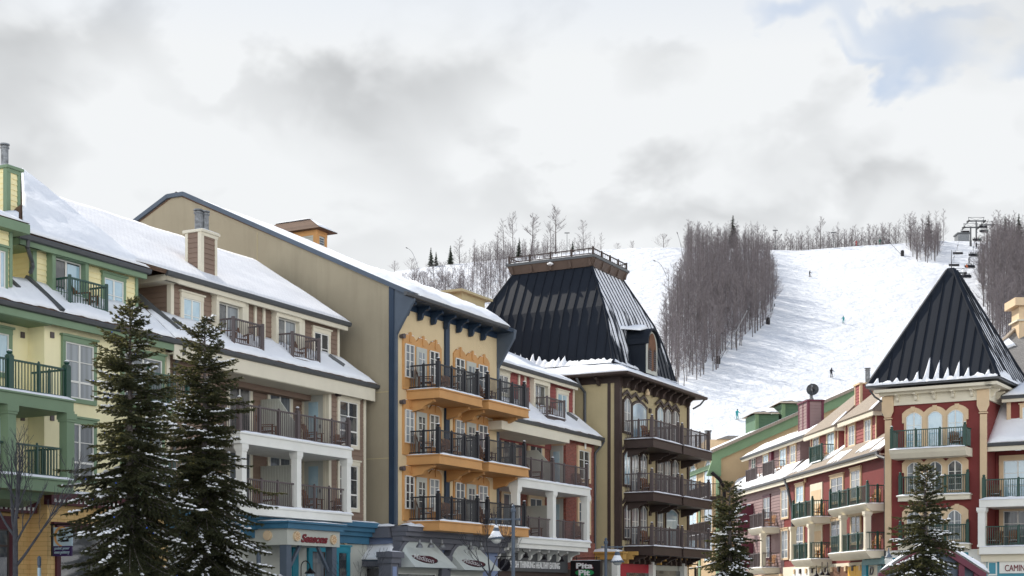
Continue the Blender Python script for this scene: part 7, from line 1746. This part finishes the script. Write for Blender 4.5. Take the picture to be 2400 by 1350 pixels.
t0 = lift_tower(2241, 760, 640, 40, 'lift tower mostly hidden behind the tip of the pyramid roof')
PROT = {}
def lift_chair(px, py, n, label, Y=None):
    if Y is None: p = hill_at(px, py, 7.0); Y = p.y
    c = at(px, py, Y)
    if 'c' not in PROT:
        t = thing('lift_chair', (0, 0, 0), 'x', 'chair lift chair', 'chairs of the ski lift'); PROT['c'] = t
        m = MB(); m.beam((-1.35, -.25, 0), (1.35, -.25, 0), .5, .1, (0, 0, 1)); m.build('seat', sign_black, t)
        m = MB(); m.beam((-1.35, .05, .38), (1.35, .05, .38), .08, .5); m.build('backrest', sign_black, t)
        m = MB(); m.tube([(-1.4, .05, .1), (-1.4, .05, .95), (1.4, .05, .95), (1.4, .05, .1)], .035, 5); m.build('frame', flue_m, t)
        m = MB(); m.tube([(0, .05, .95), (0, .1, 2.5)], .05, 5); m.beam((0, -.3, 2.5), (0, .4, 2.5), .2, .2); m.build('hanger', flue_m, t)
        o = t
    else: o = copy_tree(PROT['c'])
    o.location = c; o['label'] = label
    cols = ['black', 'black', 'black', 'green', 'black', 'black', 'orange', 'black']
    for i in range(n):
        x = -1.1+2.2*(i+.5)/n if n > 1 else 0; col = cols[(i*3+n+int(px)) % 8] if n != 6 else 'black'
        person('sit', c+Vector((x, -.1, .06)), 0, col, 'rider in %s clothes on the %s' % ({'black': 'black', 'green': 'dark green', 'orange': 'orange', 'red': 'red'}[col], label.replace('loaded ', '')), 'riders on the chair lift', .95)
    return c+Vector((0, .1, 2.6))
L = [lift_chair(2245, 596, 0, 'empty lift chair over the bluish snow, upper of the two left of the tower foot'), lift_chair(2236, 624, 0, 'empty lift chair just above the tip of the pyramid roof'), lift_chair(2260, 680, 0, 'empty lift chair lowest of all beside the pyramid roof')]
lift_chair(2262, 545, 0, 'empty lift chair left of the nearer tower crossarm', 480); lift_chair(2254, 562, 0, 'empty lift chair in front of the grey lift hut', 474)
Rr = [lift_chair(2264, 650, 6, 'loaded lift chair, lowest one with riders'), lift_chair(2273, 627, 5, 'loaded lift chair, second from the bottom'), lift_chair(2282, 600, 5, 'loaded lift chair with an orange jacket below the towers'), lift_chair(2290, 564, 5, 'loaded lift chair at the foot of the towers', 462), lift_chair(2306, 544, 5, 'loaded lift chair high right of the towers, lower one', 476), lift_chair(2304, 534, 4, 'loaded lift chair highest right of the towers', 482)]
def cable(pts, label):
    m = MB(); pts = sorted(pts, key=lambda p: p.y); m.tube(pts, .035, 5); o = m.build('lift_cable', sign_black); tag(o, label, 'cable', 'cables of the ski lift')
cable([t0[0]-Vector((0, 0, .2))]+[t1[0], t2[0], t3[0]]+L[:2], 'left steel cable of the chair lift'); cable([t0[1], t1[1], t2[1], t3[1]]+Rr[1:3], 'right steel cable of the chair lift')
c = at(2259, 566, 472); t = thing('lift_hut', (c.x, 474, hill(c.x, 472)), 'grey lift station hut on the crest left of the towers', 'hut'); z0 = hill(c.x, 472)-1; m = MB(); m.box(Fr((c.x, 472), (1, 0)), -1.8, 1.8, z0, at(2259, 548, 472).z, -4, 0); m.build('wall', flue_m, t)
m = MB(); m.box(Fr((c.x, 472), (1, 0)), -2.1, 2.1, at(2259, 548, 472).z, at(2259, 545, 472).z, -4.3, .3); m.build('roof', gutter_m, t)
# ---- snow-making lances and poles along the runs
def lance(a, b, lab, head=False, bend=0):
    p = hill_at(*a); q = at(b[0], b[1], p.y-1); t = thing('snow_lance', p, lab, 'snow lance', None); m = MB(); n = 6; pts = [p.lerp(q, i/n)+Vector((0, 0, bend*sin(pi*i/n))) for i in range(n+1)]; m.tube(pts, .07, 5); m.build('pole', flue_m, t)
    m = MB(); m.cyl(q, q+(q-pts[-2]).normalized()*.6, .14, .1, 6); m.build('nozzle', sign_black, t)
    if head: m = MB(); m.lathe(p+Vector((0, 0, -.2)), [(.5, 0), (.55, .9), (.5, 1.8), (.1, 2.0)], 8); m.build('padded_foot', sign_black, t)
lance((1683, 852), (1752, 727), 'long leaning snow lance at the lower right edge of the middle wood', True); lance((1800, 760), (1814, 718), 'short snow lance with a dark head at the right edge of the middle wood', True); lance((2115, 600), (2088, 571), 'snow lance leaning left from the foot of the clump', True)
lance((1808, 584), (1830, 552), 'thin snow lance on the crest right of the middle wood'); lance((1563, 650), (1536, 612), 'curved thin snow lance on the run left of the middle wood', False, 1.2); lance((1600, 600), (1588, 548), 'curved thin snow lance at the top left corner of the middle wood', False, .8)
lance((980, 625), (955, 582), 'curved thin snow lance on the far left crest', False, 1.5); lance((1692, 838), (1692, 783), 'white upright pole in the lower middle wood')
for px, b, tp in ((1329, 592, 546), (1953, 583, 545), (1817, 585, 540)):
    p = hill_at(px, b); t = thing('light_mast', p, 'slim floodlight mast on the crest at the %s' % {1329: 'foot of the tallest tree', 1953: 'large rounded tree', 1817: 'right end of the middle wood'}[px], 'mast'); z = at(px, tp, p.y).z; m = MB(); m.cyl(p, (p.x, p.y, z), .12, .07, 5); m.build('pole', gutter_m, t); m = MB(); m.beam((p.x-.8, p.y, z), (p.x+.8, p.y, z), .3, .25); m.build('lamp_head', gutter_m, t)
# ================================================================== spruces and young trees
def spruce(c, top, R_, seed, label, snow_amt=.35, lights=None, dens=1.0, lean=0, n_side=1.0):
    r = random.Random(seed); H = top.z; base = Vector((c.x, c.y, 0)); t = thing('spruce_tree', base, label, 'spruce tree', 'snow dusted spruce trees in the street')
    T = MB(); T.cyl(base, base+Vector((0, 0, H*.5)), .17, .1, 9); T.cyl(base+Vector((0, 0, H*.5)), base+Vector((0, 0, H-.2)), .1, .02, 7); T.build('trunk', barkm, t)
    V = []; Fc = []; S = MB(); B = MB(); Wd = MB()
    def tuft(a, d, L, w):
        # a spray of short needles round a twig tip
        n = len(V); side = d.cross(Vector((r.uniform(-1, 1), r.uniform(-1, 1), r.uniform(-1, 1)))).normalized(); up = side.cross(d)
        k = 10
        for i in range(k):
            an = 2*pi*i/k+r.uniform(-.3, .3); o = side*cos(an)+up*sin(an); s = r.uniform(0, .75); p = a+d*L*s; e = p+(d*.75+o*.62).normalized()*w*r.uniform(.8, 1.4); q = o.cross(d)*.016
            m = len(V); V.extend([p-q, p+q, e]); Fc.append((m, m+1, m+2))
        p0 = a; e = a+d*L*1.15; 
        for o in (side, up):
            m = len(V); V.extend([p0-o*.018, p0+o*.018, e]); Fc.append((m, m+1, m+2))
    def blob(p, d, L, w, h):
        x = Vector((d.x, d.y, 0)).normalized() if Vector((d.x, d.y, 0)).length > .01 else Vector((1, 0, 0)); y = Vector((-x.y, x.x, 0)); n = 7; j = [r.uniform(.7, 1.25) for _ in range(n)]
        vs = [p+x*L*.5*cos(2*pi*i/n)*j[i]+y*w*.5*sin(2*pi*i/n)*j[i]+Vector((0, 0, -.01)) for i in range(n)]+[p+x*L*.28*cos(2*pi*i/n)+y*w*.28*sin(2*pi*i/n)+Vector((0, 0, h*r.uniform(.7, 1.1))) for i in range(n)]+[p+Vector((0, 0, h*1.15))]
        S.add(vs, [(i, (i+1) % n, n+(i+1) % n, n+i) for i in range(n)]+[(n+i, n+(i+1) % n, 2*n) for i in range(n)]+[tuple(range(n-1, -1, -1))])
    z = H-.12; z_stop = max(.5, 0)
    # leader
    for i in range(5): tuft(Vector((c.x, c.y, H-.5+i*.1)), Vector((r.uniform(-.1, .1), r.uniform(-.1, .1), 1)).normalized(), .14, .07)
    while z > z_stop:
        f = (H-z)/H; rad = R_*(f**.58)*1.12+.08; nb = int(7+6*min(1, f*2.2)); 
        near_view = z > .9
        for b in range(nb):
            az = r.uniform(0, 2*pi); L = rad*r.uniform(.6, 1.1)*(1+.85*noise.noise(Vector((cos(az)*.9, sin(az)*.9, z*1.25))+Vector((seed*7.7, 0, 0))))
            if not near_view: L *= .8
            el = .55-1.0*min(1, f*1.8)+r.uniform(-.12, .12); a = Vector((c.x, c.y, z+r.uniform(-.1, .1))); steps = max(2, int(L/.16)); d = Vector((cos(az)*cos(el), sin(az)*cos(el), sin(el))); p = a.copy(); path = [p.copy()]
            for s_ in range(steps):
                d = (d+Vector((0, 0, .055 if s_ > steps*.45 else -.02))).normalized(); p = p+d*(L/steps); path.append(p.copy())
            for q0, q1 in zip(path[::2], path[2::2]): Wd.beam(q0, q1, .018, .018)
            side = Vector((-sin(az), cos(az), 0))
            tipn = noise.noise(Vector((a.x+cos(az)*L*.7, a.y+sin(az)*L*.7, z))*1.3+Vector((seed*3.3, 0, 0))); snowy = tipn > .34-snow_amt*(.2+f*.9)-r.uniform(0, .12)
            for s_ in range(1, steps+1):
                u = s_/steps; q = path[s_]; dd = (path[s_]-path[s_-1]).normalized()
                if u > .12:
                    for sg in (-1, 1):
                        if r.random() > .96*dens: continue
                        sl = (.12+.44*(1-u*.75))*min(1, L/.9)*r.uniform(.7, 1.2); sd = (dd*.75+side*sg*.8+Vector((0, 0, r.uniform(-.35, .02)))).normalized(); n_ = max(1, int(sl/.11))
                        for k in range(n_): tuft(q+sd*(k*.11), (sd+Vector((0, 0, r.uniform(-.25, .15)))).normalized(), .12, .062)
                tuft(q, dd, .14, .065)
                if r.random() < .5: tuft(q, (dd+Vector((r.uniform(-.5, .5), r.uniform(-.5, .5), -.7))).normalized(), .12, .06)
                if snowy and u > .3:
                    for _ in range(r.choice((1, 2, 3, 4))):
                        if r.random() < .75: blob(q+side*r.uniform(-.2, .2)*(1.2-u)+dd*r.uniform(-.08, .08)+Vector((0, 0, r.uniform(.0, .04))), dd+side*r.uniform(-1, 1), r.uniform(.07, .2), r.uniform(.04, .10), r.uniform(.015, .04))
            if lights and r.random() < .09 and f > .05: q = path[-1]; B.lathe(q, [(.008, 0), (.02, .015), (.016, .035), (.003, .045)], 6)
        z -= r.uniform(.14, .2)
    me = bpy.data.meshes.new('foliage'); va = np.array([tuple(v) for v in V], dtype=np.float32)-np.array(base, dtype=np.float32); fa = np.array(Fc, dtype=np.int32)
    me.vertices.add(len(va)); me.vertices.foreach_set('co', va.ravel()); me.loops.add(fa.size); me.loops.foreach_set('vertex_index', fa.ravel()); me.polygons.add(len(fa)); me.polygons.foreach_set('loop_start', np.arange(0, fa.size, 3, dtype=np.int32)); me.materials.append(needle); me.update(calc_edges=True)
    o = bpy.data.objects.new('foliage', me); COL.objects.link(o); o.parent = t
    Wd.build('branches', barkm, t); S.build('snow', snow, t, True)['kind'] = 'stuff'
    if lights and B.v: B.build('light_string', mat(lights+'_light_bulbs', (.03, .12, .7) if lights == 'blue' else (.85, .85, .8), .15, .05), t)['kind'] = 'stuff'
    print('spruce', len(fa))
def spruce_px(px, ptop, Y, rad_px, at_py, *a, **k):
    top = at(px, ptop, Y); z = 1.7+(1400-at_py)/3500*Y; f = (top.z-z)/top.z; R_ = rad_px/3500*Y/((f**.58)*1.12)*.93; spruce(Vector((top.x, Y, 0)), top, R_, *a, **k)
spruce_px(305, 706, 41, 168, 1300, 3, 'largest spruce, standing in front of the yellow building at the left', .07, 'blue')
spruce_px(480, 752, 45, 165, 1300, 4, 'slightly shorter spruce right of the largest one, before the brown building', .15, None)
spruce_px(1710, 1132, 60, 66, 1320, 7, 'small snowy spruce in front of the mauve building', .42, None)
spruce_px(2168, 1092, 52, 84, 1320, 9, 'spruce with tiny white bulbs in front of the red tower', .38, 'white')

def young_tree(base, h, seed, label, forks, trunk_h, spread=1.0, r0=.09):
    r = random.Random(seed); t = thing('young_bare_tree', base, label, 'tree'); T = MB(); Cw = MB()
    def grow(p, d, L, rad, depth, mb):
        n = 4; q = p
        for i in range(n):
            d = (d+Vector((r.uniform(-.14, .14), r.uniform(-.14, .14), .05 if depth else 0))).normalized(); e = q+d*L/n; r1 = rad*(1-.5*i/n); r2 = rad*(1-.5*(i+1)/n); mb.cyl(q, e, max(.004, r1), max(.003, r2), 6 if depth < 2 else 4, False)
            q = e
            if depth < 4 and i > 0 and r.random() < .75:
                s = (d+Vector((r.uniform(-1, 1), r.uniform(-1, 1), r.uniform(-.1, .5)))*.75*spread).normalized(); grow(q, s, L*r.uniform(.4, .65), r2*.6, depth+1, mb)
        if depth < 4:
            for _ in range(2): s = (d+Vector((r.uniform(-1, 1), r.uniform(-1, 1), r.uniform(0, .4)))*.45).normalized(); grow(q, s, L*r.uniform(.5, .7), rad*.42, depth+1, mb)
    T.cyl(base, base+Vector((0, 0, trunk_h)), r0*1.15, r0, 8); T.build('trunk', mat('dark_bluish_bark', (.05, .052, .06), .9, .3, 8, .5, 30), t)
    for (z, dx, dy, dz, L, rr) in forks: grow(base+Vector((0, 0, z)), Vector((dx, dy, dz)).normalized(), L, rr, 1, Cw)
    Cw.build('crown', MATS['dark_bluish_bark'], t)
b = at(36, 1350, 37); b.z = 0
young_tree(b, 4.6, 5, 'young bare tree with dark forked limbs in the lower left corner', [(3.3, -.3, .1, 1, 1.1, .055), (3.35, .15, 0, 1, 1.15, .055), (2.45, .75, 0, .8, 1.5, .04), (3.2, -.6, .2, .7, .9, .04), (3.0, .6, -.2, .9, .8, .035), (3.3, .05, -.1, 1, 1.0, .045)], 3.4, .85, .065)
b = at(1148, 1350, 52); b.z = 0
young_tree(b, 4, 8, 'small bare tree left of the nearer street lamp', [(2.4, -.5, 0, .8, .9, .03), (2.6, -.1, 0, 1, 1.1, .035), (2.5, .35, .1, .9, 1.0, .03), (2.2, .6, 0, .7, .8, .025)], 2.6, 1.0, .05)
b = at(845, 1350, 60); b.z = 0
young_tree(b, 3, 12, 'low frosty bare shrub beside the porch of the sign board shop', [(.6, -.4, 0, 1, 1.3, .02), (.6, .3, 0, 1, 1.4, .02), (.6, 0, .2, 1, 1.5, .02), (.6, .6, 0, .8, 1.1, .02)], .6, 1.2, .04)

# ================================================================== street lamps, hanging sign, posts
def street_lamp(px, ptop, Y, arm_y, xl, xr, lx, cap_y, sh0, sh1, gl, wide, label):
    p = at(px, 1350, Y); zt = at(px, ptop, Y).z; za = at(px, arm_y, Y).z; L = at(lx, cap_y, Y); t = thing('street_lamp', Vector((p.x, Y, 0)), label, 'street lamp', 'street lamps with snowy shades')
    m = MB(); m.lathe((p.x, Y, 0), [(.14, 0), (.14, .5), (.09, .6), (.065, .8), (.06, zt-.25), (.09, zt-.22), (.09, zt-.12), (.05, zt-.1), (.06, zt-.02), (.01, zt+.04)], 12); m.build('pole', slate_blue, t)
    a, b = at(xl, arm_y, Y).x, at(xr, arm_y, Y).x; m = MB(); m.beam((a, Y, za), (b, Y, za), .05, .05)
    for x in (a, b, L.x): m.lathe((x, Y, za-.05), [(.02, 0), (.045, .05), (.02, .1)], 6)
    m.tube([(L.x, Y, za), (L.x, Y, L.z)], .025, 6); m.build('arm', slate_blue, t)
    z0 = at(lx, sh1, Y).z; z1 = at(lx, sh0, Y).z; w = wide/3500*Y/2; zc = L.z
    m = MB(); m.lathe((L.x, Y, z0), [(w, 0), (w*.97, .03), (w*.62, (z1-z0)*.55), (w*.45, z1-z0), (w*.38, z1-z0+.02), (w*.38, zc-z0-.06), (w*.25, zc-z0), (.02, zc-z0+.05)], 20); S = m.build('shade', slate_blue, t, True)
    m = MB(); m.lathe((L.x-.01, Y, z0), [(w*.9, .045), (w*.66, (z1-z0)*.6), (w*.5, z1-z0+.02), (w*.42, z1-z0+.06), (.05, z1-z0+.07)], 14); m.lathe((L.x, Y, zc), [(w*.28, 0), (w*.26, .05), (.02, .09)], 8); m.build('snow', snow, t, True)
    zg = at(lx, gl, Y).z; m = MB(); n = 6; h = z0-zg; m.lathe((L.x, Y, zg), [(w*.6*sin(pi/2*i/n)+.01, h*(1-cos(pi/2*i/n))) for i in range(n+1)], 16); m.build('glass_globe', mat('frosted_glass', (.5, .52, .5), .25, .05, coat=1.5), t, True)
street_lamp(1203, 1184, 52, 1217, 1150, 1218, 1163, 1237, 1249, 1263, 1275, 40, 'nearer street lamp, tall pole with its snowy shade hanging left of it')
street_lamp(1420, 1262, 64, 1282, 1411, 1459, 1447, 1293, 1305, 1318, 1325, 34, 'farther street lamp, its snowy shade hanging right of the pole')
p = at(2083, 1350, 62); t = thing('lamp_post', Vector((p.x, 62, 0)), 'short lamp post with a snow-capped lantern left of the tower spruce', 'street lamp'); zz = at(2083, 1325, 62).z
m = MB(); m.cyl((p.x, 62, 0), (p.x, 62, zz), .06, .05, 8); m.build('pole', slate_blue, t); m = MB(); m.lathe((p.x, 62, zz), [(.08, 0), (.16, .05), (.18, .25), (.1, .33)], 8); m.build('glass_globe', MATS['frosted_glass'], t); m = MB(); m.lathe((p.x, 62, zz+.33), [(.17, 0), (.1, .1), (.04, .18), (.02, .4)], 8); m.build('hood', slate_blue, t)
p = at(92, 1350, 44); t = thing('signpost', Vector((p.x, 44, 0)), 'slim blue grey post in front of the ochre wall', 'post'); zz = at(92, 1303, 44).z; m = MB(); m.lathe((p.x, 44, 0), [(.05, 0), (.045, zz-.3), (.06, zz-.28), (.06, zz-.05), (.02, zz)], 10); m.build('pole', slate_blue, t); m = MB(); m.lathe((p.x, 44, zz-.6), [(.055, 0), (.055, .25)], 10); m.build('band', pale_blue, t)
# pottery shop sign
S = F0.side(F0.u(D4, 700, .3)); a, b, z0, z1 = S.rect(D4, 705, 710, 945, 955, 0); zb = S.z(D4, 705, 1090)
t = thing('pottery_sign', S.pt((a+b)/2, zb, 0), 'small hanging sign, pale blue above and purple below with an orange arc', 'sign')
m = MB(); m.box(S, a, b, z0, z1, -.05, 0); m.build('upper_board', pale_blue, t); m = MB(); m.box(S, a-.01, b-.01, zb, z0-.004, -.05, .004); m.build('lower_board', purple, t)
m = MB(); m.box(S, a-.12, a-.06, zb, z1+.1, -.06, 0); m.box(S, a-.15, b+.03, z1+.08, z1+.13, -.06, 0); m.build('bracket', sign_black, t)
m = MB(); cx, cz = (a+b)/2-.02, (z0+z1)/2; R1 = (b-a)*.38
for i in range(20):
    a0, a1 = radians(55+i*10.8), radians(55+(i+1)*10.8); w0 = .05*sin(pi*(i+.3)/21)+.006; w1 = .05*sin(pi*(i+1.3)/21)+.006
    m.poly([S.pt(cx+(R1-w0)*cos(a0), cz+(R1-w0)*sin(a0), .004), S.pt(cx+(R1+w0)*cos(a0), cz+(R1+w0)*sin(a0), .004), S.pt(cx+(R1+w1)*cos(a1), cz+(R1+w1)*sin(a1), .004), S.pt(cx+(R1-w1)*cos(a1), cz+(R1-w1)*sin(a1), .004)], S.pt(0, 0, .006)-S.pt(0, 0, 0))
m.build('orange_arc', orange, t)
W_ = b-a; H_ = z1-z0
for bd, x0, x1, y0, y1 in (('Crock', .3, .66, .5, .66), ('a', .52, .6, .4, .47), ('Doodle', .42, .86, .2, .36)): lettering(S, bd, a+W_*x0, a+W_*x1, z0+H_*y0, z0+H_*y1, .016, 'lettering', sign_black, t, shear=.3, tilt=.02)
for bd, y0, y1 in (('paint your', .56, .9), ('own pottery', .14, .5)): h_ = z0-zb; lettering(S, bd, a+W_*.08, a+W_*.9, zb+h_*y0, zb+h_*y1, .016, 'lettering', pale_blue, t, shear=.15)
# framed hanging board by the last shop of the left row
S = MF.side(MF.u(D2, 1790, 1.2)); a, b, z0, z1 = S.rect(D2, 1785, 680, 1900, 830, 0); t = thing('hanging_board', S.pt((a+b)/2, z0, 0), 'brown board hanging in a black square frame right of the crimson shop', 'sign')
m = MB(); m.box(S, a, b, z1-.06, z1, -.05, 0); m.box(S, a, a+.05, z0, z1, -.05, 0); m.box(S, b-.05, b, z0, z1, -.05, 0); m.build('frame', sign_black, t); m = MB(); m.box(S, a+.6, b-.25, z0, z1-.3, -.04, .0); m.build('board', dbrown, t)
